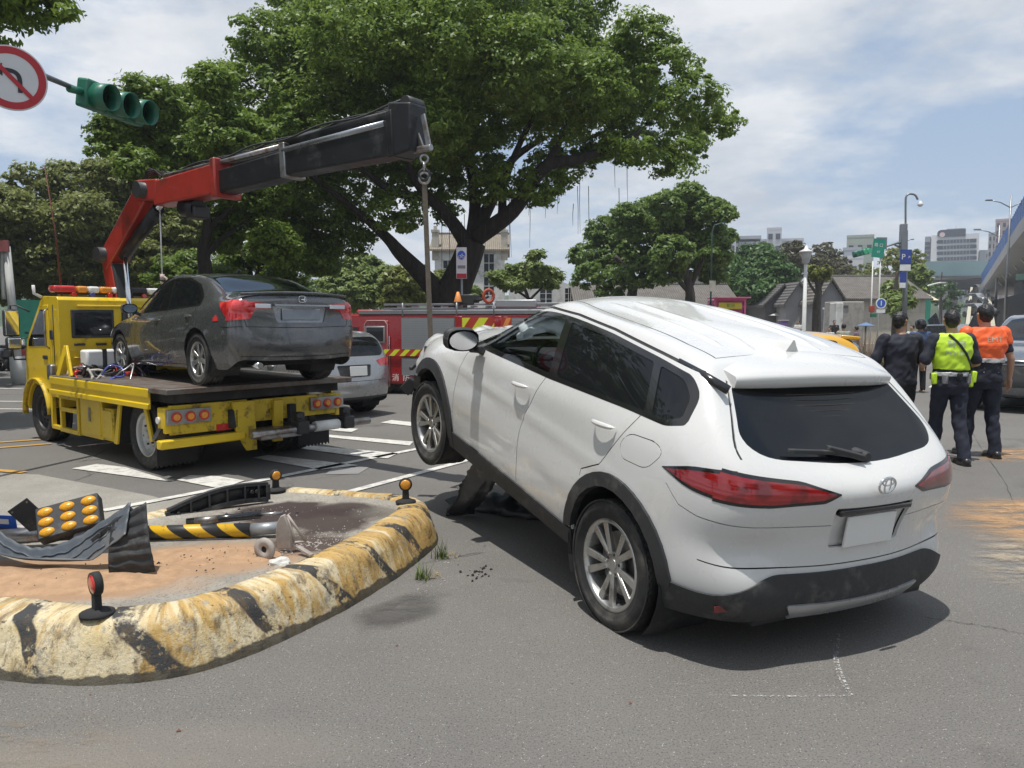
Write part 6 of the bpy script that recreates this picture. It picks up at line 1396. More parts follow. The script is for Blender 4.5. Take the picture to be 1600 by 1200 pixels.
    for i in (0,1):
        an=Vector(A_[i]); cap(b,[HP[i],mid(HP[i],K[i]),K[i]],[.100*f,.088*f,.074]); cap(b,[K[i],mid(K[i],an,.35),(an.x,an.y+.01,.075)],[.074,.072,.068])
    put('trousers',vox(b,v,4,.016,5,9),MATS[trousers],t)
    for i,(lx,ly) in enumerate(legs):
        b=MB(); cap(b,[(lx,ly-.06,.05),(lx,ly+.05,.048),(lx*1.05,ly+.16,.034)],[.047,.048,.038],12); b.box((lx*1.02,ly+.045,.010),(.085,.27,.02)); put('shoe',vox(b,v,3),MATS['shoe_black'],t)
    if belt:
        b=MB(); loft(b,[(0,0,.985,.186*f,.146*f),(0,0,1.035,.184*f,.144*f)]); put('belt',vox(b,v,2,.006,18),MATS['silver_tape'],t)
        r=random.Random(4)
        for q in range(8):
            a=R_(-170+22*q*2.0); c=(.19*f*math.cos(a),.15*f*math.sin(a),.975+r.uniform(-.02,.02)); MB().box(c,(r.uniform(.05,.09),r.uniform(.04,.06),r.uniform(.07,.12)),(0,0,a)).build('belt_pouch',MATS['belt_kit' if q%2 else 'black_cloth'],t,bevel=.012)
    return t,K,SH
def on_surface(t,objs,txt,size,x,z,m,sx=1.0,name='lettering'):
    """print wrapped onto the back of a garment"""
    o=text_mesh(name,txt,size,m,t,None,.0,sx=1); me=o.data; bm=bmesh.new(); bm.from_mesh(me); bmesh.ops.triangulate(bm,faces=bm.faces); 
    for _ in range(2): bmesh.ops.subdivide_edges(bm,edges=[e for e in bm.edges if e.calc_length()>.018],cuts=1)
    V=[];F=[]
    for ob in objs: b=len(V); V+=[v.co.copy() for v in ob.data.vertices]; F+=[[b+i for i in p.vertices] for p in ob.data.polygons]
    bv=BVHTree.FromPolygons(V,F)
    for v in bm.verts:
        px,pz=x+v.co.x*sx,z+v.co.y; h=bv.ray_cast(Vector((px,-.6,pz)),Vector((0,1,0))); y=h[0].y if h[0] is not None else -.13; v.co=Vector((px,y-.003,pz))
    bm.to_mesh(me); bm.free(); o.matrix_local=Matrix(); return o
def vest(t,mname,z0,z1,f,split=None,name='vest',arm=.0,g=.026):
    b=MB(); zz=[z0,(z0+z1)/2,z1-.20,z1-.10,z1-.03,z1+.005]; rg=[]
    for z in zz:
        w=float(np.interp(z,[.9,1.02,1.13,1.25,1.34,1.40,1.44,1.475],[.180,.176,.172,.19,.205,.205,.165,.092]))*f; d=float(np.interp(z,[.9,1.02,1.13,1.25,1.36,1.425,1.475],[.138,.134,.131,.138,.132,.108,.082]))*(f if z<1.3 else 1); rg.append((0,-.004,z,w+g-.016,d+g-.016))
    loft(b,rg,28,2.5); return put(name,vox(b,.008,3,.013,6,5),MATS[mname],t)
P1,_,_=person('man in a dark navy T-shirt, head turned right, walking left of the police officer',(4.56,9.02,0),R_(2),1.70,
   (((-.30,.02,1.13),(-.20,.22,1.02)),((.28,.05,1.13),(.10,.26,1.06))),legs=((-.10,.12),(.11,-.02)),shirt='navy_shirt',trousers='black_cloth',skin='skin_dark',head_turn=62,fat=1.06,sleeve=.68)
P2,_,_=person('police officer in a lime yellow vest and dark trousers seen from behind',(4.93,8.62,0),R_(-3),1.71,
   (((-.31,-.02,1.13),(-.22,.20,1.08)),((.30,.02,1.13),(.16,.24,1.06))),legs=((-.10,.14),(.09,-.20)),shirt='navy_shirt',trousers='navy_cloth',head_turn=14,fat=1.02,belt=True)
v2=vest(P2,'lime_vest',1.06,1.462,1.02)
on_surface(P2,[v2],'警 察',.085,-.01,1.345,MATS['vest_print'],1.05); on_surface(P2,[v2],'POLICE',.078,0,1.245,MATS['vest_print'],1.05)
def drape(t,pts,w,m,objs,name):
    V=[];F=[]
    for ob in objs: b=len(V); V+=[v.co.copy() for v in ob.data.vertices]; F+=[[b+i for i in p.vertices] for p in ob.data.polygons]
    bv=BVHTree.FromPolygons(V,F); Pp=crom(pts,10); G=[]
    for i,p in enumerate(Pp):
        p=Vector(p); d=(Vector(Pp[min(i+1,len(Pp)-1)])-Vector(Pp[max(i-1,0)])).normalized(); s=Vector((-d.y,d.x))*w/2; row=[]
        for q in (-1,-.3,.3,1):
            x,z=p.x+s.x*q,p.y+s.y*q; h=bv.ray_cast(Vector((x,-.6,z)),Vector((0,1,0))); y=h[0].y if h[0] is not None else -.10; row.append((x,y-.007,z))
        G.append(row)
    return MB().grid(G).build(name,m,t,solid=.004)
drape(P2,[(-.085,1.455),(0,1.36),(.10,1.22),(.19,1.07)],.026,MATS['black_cloth'],[v2],'shoulder_strap')
MB().box((-.262,-.02,1.31),(.012,.05,.06)).build('arm_patch',mat('patch_red',(.45,.08,.03),.6),P2,bevel=.006)
for x,z in ((-.20,.96),(.20,.93),(.23,.98)): MB().box((x,-.05,z),(.06,.05,.13),(0,.3*x,0)).build('hanging_vest_end',MATS['lime_vest'],P2,bevel=.015)
P3,_,_=person('rescue worker in an orange vest seen from behind, right arm hanging down',(5.50,8.95,0),R_(-2),1.78,
   (((-.30,.02,1.13),(-.24,.20,1.0)),((.285,-.03,1.12),(.325,.05,.875))),legs=((-.12,.10),(.12,-.08)),shirt='navy_shirt',trousers='navy_cloth',skin='skin',head_turn=0,fat=1.10,sleeve=.35)
v3=vest(P3,'orange_vest',1.11,1.468,1.10); v3b=vest(P3,'silver_tape',1.085,1.125,1.10,name='reflective_band',g=.030)
on_surface(P3,[v3],'EMT',.085,.03,1.335,MATS['vest_print'],1.1)
drape(P3,[(-.20,1.262),(0,1.258),(.20,1.262)],.006,mat('seam_orange',(.42,.05,.01),.8),[v3],'vest_seam')
# orange sleeves of the vest wearer
for sx,e in ((-1,(-.30,.02,1.13)),(1,(.285,-.03,1.12))):
    b=MB(); s=(sx*.20,0,1.405); cap(b,[s,mid(s,e,.30)],[.082,.075]); put('vest_sleeve',vox(b,.008,3,.006,9),MATS['orange_vest'],P3)
# people further off
mat('cloth_white',(.55,.55,.53),.85,var=.1); mat('cloth_grey',(.30,.31,.27),.85); mat('cloth_purple',(.12,.09,.18),.85); mat('cloth_blue',(.05,.08,.16),.85)
def far_person(label,u,v_head,d,shirt,trousers='black_cloth',yaw=0,h=1.66,group='people waiting in the square',helmet=None):
    x=(u-800)/FPX*d; t=thing('person',label,'person',(x,d,0),(0,0,yaw),group); k=h/1.72; t.scale=(k,k,k)
    b=MB(); loft(b,[(0,0,.80,.12,.10),(0,0,.92,.165,.12),(0,0,1.25,.172,.118),(0,0,1.38,.178,.11),(0,0,1.46,.068,.062)],12); cap(b,[(0,0,1.42),(0,.01,1.54)],[.06,.055],8); loft(b,[(0,.03,1.49,.04,.05),(0,.02,1.56,.066,.09),(0,.02,1.64,.073,.096),(0,.02,1.71,.03,.04)],12)
    for sx in (-1,1):
        cap(b,[(sx*.19,0,1.4),(sx*.24,.03,1.13)],[.055,.04],8); cap(b,[(sx*.24,.03,1.13),(sx*.22,.16,.98)],[.038,.026],8); cap(b,[(sx*.09,0,.9),(sx*.1,.02,.5)],[.085,.055],8); cap(b,[(sx*.1,.02,.5),(sx*.11,0,.08)],[.052,.038],8); cap(b,[(sx*.11,-.04,.045),(sx*.11,.13,.035)],[.036,.03],8)
    put('body',vox(b,.02,3),MATS['skin'],t)
    b=MB(); loft(b,[(0,0,.86,.18,.135),(0,0,1.1,.172,.13),(0,0,1.3,.20,.13),(0,0,1.43,.15,.10),(0,0,1.465,.075,.07)],12)
    for sx in (-1,1): cap(b,[(sx*.19,0,1.4),(sx*.22,.02,1.24)],[.07,.06],8)
    put('shirt',vox(b,.02,2,.01,7),MATS[shirt],t)
    b=MB(); loft(b,[(0,0,.78,.15,.12),(0,0,.90,.178,.134),(0,0,.98,.165,.125)],12)
    for sx in (-1,1): cap(b,[(sx*.09,0,.9),(sx*.1,.02,.5),(sx*.11,.0,.1)],[.10,.078,.065],8)
    put('trousers',vox(b,.02,2),MATS[trousers],t)
    b=MB(); loft(b,[(0,-.0,1.55,.06,.07),(0,0,1.62,.082,.095),(0,.0,1.69,.08,.095),(0,.01,1.735,.03,.04)] if not helmet else [(0,.0,1.52,.10,.12),(0,0,1.62,.125,.145),(0,0,1.72,.11,.13),(0,0,1.77,.05,.06)],12); put('helmet' if helmet else 'hair',vox(b,.02,3),MATS[helmet or 'hair_black'],t); return t
far_person('far man in a pale shirt standing left of the tall dry grass',1317,505,24,'cloth_grey',h=1.50); far_person('far woman in a white top beyond the taxi roof',1296,517,30,'cloth_white',h=1.35,yaw=2)
far_person('far person in purple beside the blue umbrella',1337,520,27,'cloth_purple',h=1.40,yaw=1); far_person('far figure in black in front of the white gate posts',1302,505,40,'black_cloth',h=1.62,yaw=3)
far_person('scooter rider in a dark green helmet between the navy shirt and the lime vest',1437,498,17,'cloth_blue',h=1.60,helmet='black_gloss',group=None); far_person('far person in white behind the head of the navy shirted man',1424,512,26,'cloth_white',h=1.45,yaw=2)
far_person('far woman with a pale bag by the yellow kiosk',1246,512,44,'cloth_white',h=1.6,yaw=2.5); far_person('far figure in dark clothes right of the yellow kiosk',1254,505,50,'cloth_blue',h=1.66,yaw=1)
# ---------------- trees ----------------
def leafmat(name,c1,c2,c3,trans=.28,ns=.9):
    n=NT(name); g=n.N.new('ShaderNodeNewGeometry'); rnd=g.outputs['Random Per Island']
    big=n.ramp(n.noise(ns,4,.6),(.38,0),(.62,1)); c=n.mix(big,c1,c2); c=n.mix(n.ramp(rnd,(.0,0),(1,1)),c,n.mix(.5,c,c3)); c=n.mix(n.ramp(rnd,(.93,0),(.97,.8)),c,c3)
    n.put(n.b.inputs['Base Color'],c); n.b.inputs['Roughness'].default_value=.45; n.b.inputs['Specular IOR Level'].default_value=.35
    tr=n.N.new('ShaderNodeBsdfTranslucent'); n.put(tr.inputs[0],n.mix(.5,c,c3)); mx=n.N.new('ShaderNodeMixShader'); mx.inputs[0].default_value=trans
    n.L.new(n.b.outputs[0],mx.inputs[1]); n.L.new(tr.outputs[0],mx.inputs[2]); n.L.new(mx.outputs[0],n.out.inputs[0]); MATS[name]=n.m; return n.m
leafmat('leaf_banyan',(.070,.130,.019),(.13,.21,.030),(.28,.38,.07),.40); leafmat('leaf_olive',(.135,.165,.048),(.19,.22,.06),(.28,.31,.09),.42); leafmat('leaf_mid',(.075,.14,.028),(.125,.20,.04),(.24,.33,.08),.40)
leafmat('leaf_light',(.14,.20,.05),(.19,.25,.07),(.24,.30,.09)); leafmat('leaf_yellow',(.13,.16,.03),(.18,.21,.045),(.28,.30,.07)); leafmat('leaf_brown',(.085,.085,.045),(.10,.095,.055),(.14,.13,.07)); leafmat('leaf_deep',(.036,.092,.024),(.06,.13,.032),(.12,.21,.05))
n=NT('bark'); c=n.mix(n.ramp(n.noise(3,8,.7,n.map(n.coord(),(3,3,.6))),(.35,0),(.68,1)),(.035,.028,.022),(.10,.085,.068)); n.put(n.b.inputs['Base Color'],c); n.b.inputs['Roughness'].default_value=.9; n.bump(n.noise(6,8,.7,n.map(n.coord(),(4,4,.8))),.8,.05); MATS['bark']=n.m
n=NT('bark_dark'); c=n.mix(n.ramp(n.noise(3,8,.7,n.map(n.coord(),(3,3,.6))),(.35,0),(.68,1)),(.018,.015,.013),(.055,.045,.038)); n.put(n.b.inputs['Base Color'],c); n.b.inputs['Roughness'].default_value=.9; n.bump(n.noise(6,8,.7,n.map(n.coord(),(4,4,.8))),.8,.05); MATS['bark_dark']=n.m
def crown_mesh(lobes,nleaf,size,seed,clump=.42,flat=.85,per=90,asp=.5):
    """lobes: (x,y,z,r). leaves grow on small clumps spread over the outside of each lobe"""
    g=np.random.default_rng(seed); L=np.array(lobes,float); A=L[:,3]**2; n=max(1,int(nleaf/per)); pick=g.choice(len(L),n,p=A/A.sum())
    d=g.normal(size=(n,3)); d[:,2]=np.where(d[:,2]<0,d[:,2]*.75,d[:,2]); d/=np.linalg.norm(d,axis=1)[:,None]; rad=L[pick,3]*(.45+.60*g.random(n)**.55)
    cc=L[pick,:3]+d*rad[:,None]*np.array([1,1,flat]); cr=clump*(.45+1.25*g.random(n)**1.4)*np.clip(L[pick,3]/2.0,.5,1.15)
    k=np.repeat(np.arange(n),per); m=len(k); e=g.normal(size=(m,3)); e/=np.linalg.norm(e,axis=1)[:,None]; rr=cr[k]*g.random(m)**.45
    p=cc[k]+e*rr[:,None]*np.array([1.15,1.15,.62]); no=e*.5+d[k]*.35+np.array([0,0,.55])+g.normal(size=(m,3))*.45; no/=np.linalg.norm(no,axis=1)[:,None]
    t=np.cross(no,g.normal(size=(m,3))); t/=np.linalg.norm(t,axis=1)[:,None]; b=np.cross(no,t); s=(size*(.6+.8*g.random(m)))[:,None]
    V=np.stack([p-t*s,p+b*s*asp-t*s*.1,p+t*s,p-b*s*asp-t*s*.1],1).reshape(-1,3); F=np.arange(m*4).reshape(-1,4); return V,F
def limb(b,pts,r0,r1,n=9,wob=.0,seed=0):
    P=crom(pts,6); m=len(P); r=random.Random(seed); Q=[]
    for i,p in enumerate(P): Q.append(Vector(p)+Vector((r.gauss(0,wob),r.gauss(0,wob),0)))
    b.tube(Q,[r0+(r1-r0)*(i/(m-1))**.8 for i in range(m)],n); return b
def tree(label,base,limbs,lobes,nleaf,size,lm,bark='bark',seed=1,clump=.42,per=90,name='tree',group=None,flat=.85,cat='tree',asp=.5):
    t=thing(name,label,cat,tuple(base),(0,0,0),group); o=Vector(base); b=MB()
    for pts,r0,r1 in limbs: limb(b,[Vector(p)-o for p in pts],r0,r1,seed=len(pts))
    if limbs: b.build('trunk',MATS[bark],t)
    V,F=crown_mesh([(l[0]-o.x,l[1]-o.y,l[2]-o.z,l[3]) for l in lobes],nleaf,size,seed,clump,flat,per,asp)
    link(bpy.data.objects.new('crown',npmesh('crown',V,F,MATS[lm])),t); return t
def LB(lst,d,jit=0,seed=1,k=1.0):
    r=random.Random(seed); out=[]
    for q in lst:
        u,v,rp=q[:3]; dd=d+(q[3] if len(q)>3 else r.uniform(-jit,jit)); p=at(u,v,dd); out.append((p.x,p.y,p.z,rp/FPX*dd*k))
    return out
D=24.0
A_=lambda u,v,dd=0: at(u,v,D+dd)
# the great banyan behind the fire engine
ban=[(430,75,75),(395,165,80),(520,50,85),(520,165,95),(640,30,85),(650,135,95),(760,45,95),(765,150,100),(870,55,80),(880,150,90),(960,110,75),(1000,60,50),(1045,105,50),(1075,160,62),(1122,190,34),(1065,225,48),(1000,195,60),(930,205,52),(855,255,42),(800,285,40),(835,300,34),(740,250,55),(665,265,60),(560,280,70),(470,270,75),(385,260,70),(548,365,44),(500,375,44),(450,340,50),(620,330,48),(600,-20,90),(760,-30,100),(480,-10,70),(900,-5,70),(345,125,38),(700,215,70),(980,245,24),(1035,262,26),(885,268,30),(700,300,40),(520,330,55),(478,405,30),(1060,238,28),(1076,262,15),(1005,238,28),(960,228,32),(920,243,28),(875,285,24),(850,310,17),(700,330,26),(760,290,34)]
lob=LB(ban,D,2.6,4,.86)+LB([(500,120,90,3),(700,90,110,4),(850,120,95,3.5),(620,220,90,3),(980,150,60,2),(420,220,70,3),(560,60,90,-3.4),(700,60,95,-3.8),(820,100,90,-3.4),(660,190,70,-3.6),(930,140,60,-2.8),(480,200,60,-2.6)],D,0,5,.9)
base=at(697,505,D); base.z=0
T0=Vector((base.x,base.y,0))
limbs=[([T0,A_(703,470),A_(712,445),A_(728,408),A_(738,378)],.62,.42),([A_(738,385),A_(752,345,.2),A_(775,300,.3),A_(800,250,.5),A_(850,215,1)],.29,.08),([A_(735,390),A_(705,345,-.2),A_(672,312,-.6),A_(615,300,-1),A_(560,260,-1.2)],.27,.07),([A_(738,375),A_(742,320,.3),A_(735,250,.6),A_(730,170,.6)],.26,.08),
 ([A_(745,370,-.1),A_(800,330,-.8),A_(850,262,-1.2),A_(905,248,-1.3),A_(960,228,-.6),A_(1000,205,0)],.30,.07),([A_(688,462),A_(660,430,-.3),A_(625,395,-.6),A_(605,372,-.8),A_(560,330,-1)],.36,.11),([A_(605,372,-.8),A_(575,345,-1),A_(520,300,-1),A_(440,240,-1)],.16,.06),([A_(785,335,-.6),A_(790,280,-.6),A_(830,190,-.5),A_(880,130,0)],.15,.05),([A_(845,268,-1.2),A_(870,230,-1.3),A_(900,160,-1),A_(950,110,0)],.14,.05),([A_(672,312,-.6),A_(640,265,-.9),A_(640,190,-1),A_(600,110,-.5)],.15,.05),([A_(560,260,-1.2),A_(500,200,-1.2),A_(460,130,-1)],.09,.04),([A_(735,250,.6),A_(690,170,.3),A_(660,80,0)],.10,.04)]
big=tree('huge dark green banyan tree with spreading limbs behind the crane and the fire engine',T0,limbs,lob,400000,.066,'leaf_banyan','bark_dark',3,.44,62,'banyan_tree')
r=random.Random(8); rt=MB()
for k in range(26):
    u=r.choice([r.uniform(880,985),r.uniform(790,880),r.uniform(680,760)]); v0=r.uniform(235,320) if u>790 else r.uniform(330,350); p=A_(u,v0,r.uniform(-1.5,0)); L=r.uniform(.6,2.2)
    rt.tube([p-T0,p-T0+Vector((r.uniform(-.03,.03),0,-L*.5)),p-T0+Vector((r.uniform(-.06,.06),0,-L))],[.010,.008,.004],4)
tag(rt.build('aerial_roots',MATS['bark'],big),kind='stuff')
# second tree to its left
D2=21.0
t2=LB([(190,205,42),(235,160,50),(215,255,36),(285,190,70),(330,130,34),(310,240,62),(250,240,52),(365,215,62),(340,290,50),(400,300,55),(290,300,40),(160,235,22),(375,340,40),(430,380,42),(345,370,34)],D2,2.2,9,.88)
b2=Vector((at(325,500,D2).x,D2,0)); B2=lambda u,v,dd=0: at(u,v,D2+dd)
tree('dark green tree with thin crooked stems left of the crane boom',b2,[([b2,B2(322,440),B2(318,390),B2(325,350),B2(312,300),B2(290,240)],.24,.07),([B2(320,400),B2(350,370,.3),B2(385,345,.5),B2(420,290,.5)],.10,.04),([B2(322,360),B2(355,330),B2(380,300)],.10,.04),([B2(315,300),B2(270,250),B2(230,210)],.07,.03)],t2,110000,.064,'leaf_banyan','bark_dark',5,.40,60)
b3=Vector((at(400,500,26).x,26,0)); B3=lambda u,v,dd=0: at(u,v,26+dd)
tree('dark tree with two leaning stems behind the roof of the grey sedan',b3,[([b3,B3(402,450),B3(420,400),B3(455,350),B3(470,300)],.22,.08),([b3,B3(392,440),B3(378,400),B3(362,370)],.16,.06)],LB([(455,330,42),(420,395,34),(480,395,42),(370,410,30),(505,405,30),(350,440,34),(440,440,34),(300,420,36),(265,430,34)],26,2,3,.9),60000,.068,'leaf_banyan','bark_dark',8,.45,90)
# olive green row at the far left
rowg='olive green trees along the far left road'
for i,(lb,u,L,sd) in enumerate((('olive green tree at the left edge behind the white pole',25,[(15,330,48),(45,290,34),(0,400,50),(45,375,46),(20,440,45),(-30,320,50),(60,430,38),(-60,400,60)],1),('tallest olive green tree with a rounded top behind the truck cab',110,[(110,290,42),(95,340,48),(130,345,50),(80,400,44),(125,405,50),(100,450,40),(150,440,36)],2),('olive brown tree between the rounded one and the crane arm',185,[(175,275,38),(205,300,46),(180,340,48),(215,350,44),(165,390,40),(200,410,44),(235,400,30)],3),('shaded olive tree behind the crane column',265,[(255,330,44),(290,360,44),(250,390,46),(285,420,46),(240,440,34),(310,330,36)],4))):
    d=34+i*.8; bb=Vector((at(u,500,d).x,d,0)); tree(lb,bb,[([bb,at(u,460,d),at(u+6,400,d),at(u-5,330,d)],.26,.08)],LB(L,d,2.0,sd,.92),52000,.095,'leaf_olive','bark',20+i,.60,70,group=rowg,flat=.9)
# lighter trees and bushes behind
for i,(lb,u,d,L,m,nl) in enumerate((('yellow green bushy tree between the sedan and the banyan stem',560,44,[(560,425,34),(590,435,32),(560,460,34),(530,450,32),(605,455,26)],'leaf_light',30000),('pale yellow green shrubs under the banyan fork',640,42,[(625,440,28),(645,430,24),(660,450,28),(620,465,26),(685,440,20),(640,460,26)],'leaf_yellow',26000),
  ('hazy green tree far behind the sedan roof',500,60,[(500,440,34),(460,455,30),(540,470,30),(420,460,30)],'leaf_mid',16000),('green shrubs beside the pale house behind the sign',720,46,[(712,452,15),(735,460,14),(700,470,16)],'leaf_light',8000),
  ('far green trees behind the orange light bar of the truck',150,60,[(140,430,30),(170,445,26),(110,450,26),(190,460,20)],'leaf_mid',12000))):
    bb=Vector((at(u,500,d).x,d,0)); tree(lb,bb,[([bb,at(u,470,d),at(u,450,d)],.16,.06)],LB(L,d,1.5,i,.95),nl,.13,m,'bark',40+i,.5,60)
# small open tree right of the banyan
d=38; bb=Vector((at(830,505,d).x,d,0)); Q=lambda u,v,dd=0: at(u,v,d+dd)
tree('small light green tree with an open layered crown right of the fire engine',bb,[([bb,Q(828,485),Q(824,462),Q(815,440)],.14,.06),([Q(826,470),Q(846,450),Q(862,432)],.08,.03),([Q(824,465),Q(800,450),Q(782,440)],.07,.03),([Q(815,440),Q(820,415),Q(835,395)],.05,.02)],LB([(800,425,24),(830,420,24),(785,440,18),(855,425,18),(838,398,14),(860,445,16),(812,445,20),(835,440,18),(772,430,10),(815,425,26),(845,425,22),(800,445,22),(868,432,14)],d,1.4,6,.92),26000,.085,'leaf_light','bark_dark',51,.36,45,flat=.55)
# the two round trees
for i,(lb,bu,d,lm_,L,nl) in enumerate((('round dense green tree above the white car roof, left of a pair',987,44,[[(987,470),(990,445),(985,425),(960,400)],[(990,445),(1015,410),(1030,380)]],[(930,400,34),(945,365,32),(915,430,26),(985,345,34),(975,395,40),(1015,370,36),(955,440,30),(1000,425,34),(1025,410,30),(905,400,20),(1005,330,24)],44000),
  ('taller round green tree with a thick trunk, right of a pair',1077,41,[[(1078,480),(1078,455),(1070,420),(1060,380)],[(1078,450),(1095,410),(1105,370)],[(1076,455),(1050,425),(1040,400)]],[(1040,320,30),(1080,310,30),(1110,330,28),(1060,350,36),(1100,370,36),(1135,335,14),(1050,395,34),(1090,405,34),(1120,395,24),(1040,425,24),(1115,425,24),(1075,300,18),(1130,372,20)],48000))):
    bb=Vector((at(bu,505,d).x,d,0)); lim=[([bb]+[at(a,b_,d) for a,b_ in lm_[0]],.38,.14)]+[([at(a,b_,d) for a,b_ in q],.16,.06) for q in lm_[1:]]
    tree(lb,bb,lim,LB(L,d,2.2,i+2,.92),nl,.115,'leaf_mid','bark',60+i,.50,60,group='pair of round trees beside the grey roof')
for i,(lb,u,d,L,m,nl,tr) in enumerate((('deep green broad tree beside the pink booth',1180,62,[(1180,410,34),(1150,425,26),(1215,420,26),(1185,450,34),(1150,450,26),(1220,445,22),(1165,475,24),(1205,475,20),(1130,440,16)],'leaf_deep',30000,1),
  ('brownish tree crown behind the street lamp, left of it',1235,80,[(1240,395,20),(1222,405,18),(1250,415,22),(1232,430,20)],'leaf_brown',9000,1),('brownish tree crown behind the street lamp, right of it',1290,80,[(1288,392,18),(1300,410,22),(1278,412,18),(1310,425,18),(1290,430,20),(1318,415,14)],'leaf_brown',9000,1),
  ('grey green far tree behind the green road sign',1395,90,[(1395,405,18),(1420,415,18),(1405,430,18),(1432,400,14),(1380,430,14),(1352,425,14),(1335,430,12)],'leaf_olive',9000,1),('bright green tree right of the tall lamp post',1432,70,[(1432,420,14),(1445,432,10),(1425,440,14),(1438,452,10)],'leaf_light',5000,1),
  ('dark green street trees under the elevated road',1470,110,[(1460,452,14),(1480,450,14),(1495,460,12),(1450,468,12),(1475,474,12),(1490,480,10)],'leaf_deep',6000,1),('small green tree beside the concrete block with blue round sign',1400,46,[(1392,448,9),(1408,455,12),(1395,465,12),(1415,470,10),(1400,480,10)],'leaf_light',5000,1))):
    bb=Vector((at(u,500,d).x,d,0)); tree(lb,bb,[([bb,at(u,480,d),at(u,450,d),at(u+2,425,d)],.28,.08)],LB(L,d,2.5,i,.95),nl,.17,m,'bark',70+i,.65,55)
d=45; bb=Vector((at(1277,505,d).x,d,0)); Q=lambda u,v:at(u,v,d)
tree('small tree with a forked trunk and sparse yellow green top before the gabled houses',bb,[([bb,Q(1276,480),Q(1279,455),Q(1275,435),Q(1265,425)],.30,.10),([Q(1278,455),Q(1288,435),Q(1294,424)],.12,.05),([Q(1277,460),Q(1266,445),Q(1262,432)],.10,.05)],LB([(1268,422,8),(1280,425,9),(1293,420,8),(1275,432,8),(1288,432,6)],d,.6,3),2500,.11,'leaf_yellow','bark',81,.35,40)
# branch of a tree standing outside the frame at the upper left
d=11.5; lb_=LB([(20,5,34),(60,-5,34),(95,8,22),(-30,0,50),(60,20,16),(25,28,14),(105,-20,26),(-60,60,60),(-110,0,90),(-60,-70,90),(30,-80,80),(-180,80,90),(-220,-40,110)],d,.8,2,.95)
bb=Vector((-12.5,11.5,0)); tree('overhanging leafy branch of a tree at the upper left corner',bb,[([bb,(-12.4,11.5,3.5),(-12.0,11.5,5.4),(-10.5,11.5,6.3),(-8.2,11.5,6.5)],.32,.08)],lb_,26000,.062,'leaf_banyan','bark',91,.34,80)
for i,(x,y,h) in enumerate(((-12.6,17.5,15),(-17.5,22.5,16),(-12.5,13,14),(-20.5,29,17),(-24,25,17),(-10.5,8.5,12))):  # unseen trees added and sized to darken reflections in the car windows
    g_=random.Random(30+i); L=[(x+g_.uniform(-3,3),y+g_.uniform(-3,3),h*.55+g_.uniform(-5.5,5),g_.uniform(1.9,3.2)) for _ in range(20)]
    L=[(a-7,b,c,r_) for a,b,c,r_ in L]; tree(('nearest tall roadside tree','second tall roadside tree','third tall roadside tree','farthest left roadside tree','low roadside tree close to the junction','inner roadside tree of the back row')[i]+' added unseen left of the frame to darken window reflections',(x-7,y,0),[([(x-7,y,0),(x-6.9,y,h*.3),(x-7,y+.1,h*.65)],.28,.12)],L,12000,.26,'leaf_mid','bark',130+i,.9,50,group='unseen trees added on the left for window reflections')
# unseen trees round and behind the camera, added for reflections in glass and paint
for i,(x,y,h,lb) in enumerate(((-13,-9,8,'unseen street tree added for reflections, near left side of the junction'),(-3,-17,9,'unseen street tree added for reflections, behind the camera'),(8,-16,9,'unseen street tree added for reflections, near side by the road'),(18,-8,8,'unseen street tree added for reflections, near right side of the junction'),(-20,2,8,'unseen street tree added for reflections, left pavement'))):
    g_=random.Random(i); L=[(x+g_.uniform(-2.6,2.6),y+g_.uniform(-2.6,2.6),h*.62+g_.uniform(-1.6,2.6),g_.uniform(1.2,2.1)) for _ in range(11)]
    tree(lb,(x,y,0),[([(x,y,0),(x+.1,y,h*.3),(x,y+.1,h*.65)],.25,.12)],L,9000,.20,'leaf_mid','bark',100+i,.7,50)
# ---------------- far side: houses, street furniture, elevated road ----------------
def tiles(name,c1,c2,sc=22):
    n=NT(name); v=n.coord(); w=n.math('SINE',n.math('MULTIPLY',n.sep(v)[0],sc*2)); c=n.mix(n.ramp(n.noise(1.5,6,.7),(.35,0),(.65,1)),c1,c2); c=n.mix(n.ramp(w,(.0,.5),(.5,0)),c,tuple(x*.5 for x in c1)); c=n.mix(n.ramp(n.noise(12,4,.7),(.55,0),(.65,.6)),c,tuple(x*.6 for x in c1))
    n.put(n.b.inputs['Base Color'],c); n.b.inputs['Roughness'].default_value=.85; n.bump(w,.6,.05); MATS[name]=n.m
tiles('tile_grey',(.13,.115,.10),(.20,.185,.165)); tiles('tile_brown',(.24,.20,.155),(.33,.29,.23)); tiles('tile_dark',(.10,.095,.095),(.16,.15,.145))
mat('wall_white',(.62,.62,.60),.8,var=.06,scale=1.2,dirt=(.33,.31,.28),dirt_amt=.45,dirt_scale=1.2); mat('wall_grey',(.27,.27,.28),.85,var=.1,scale=1); mat('wall_beige',(.44,.41,.35),.85,var=.1,scale=1,dirt=(.28,.26,.22),dirt_amt=.4); mat('wall_dark',(.09,.088,.09),.8); mat('window_dark',(.03,.035,.045),.25,coat=.5); mat('concrete',(.36,.34,.31),.85,var=.12,scale=1,dirt=(.22,.20,.18),dirt_amt=.5)
sheet('plaza',[(700,537),(1330,537),(1800,541),(1800,508),(700,508)],mat('plaza_stone',(.44,.41,.36),.85,var=.1,scale=.6),.004); 
PL=[(-70,26,.0),(120,29,0),(120,24.5,0)]
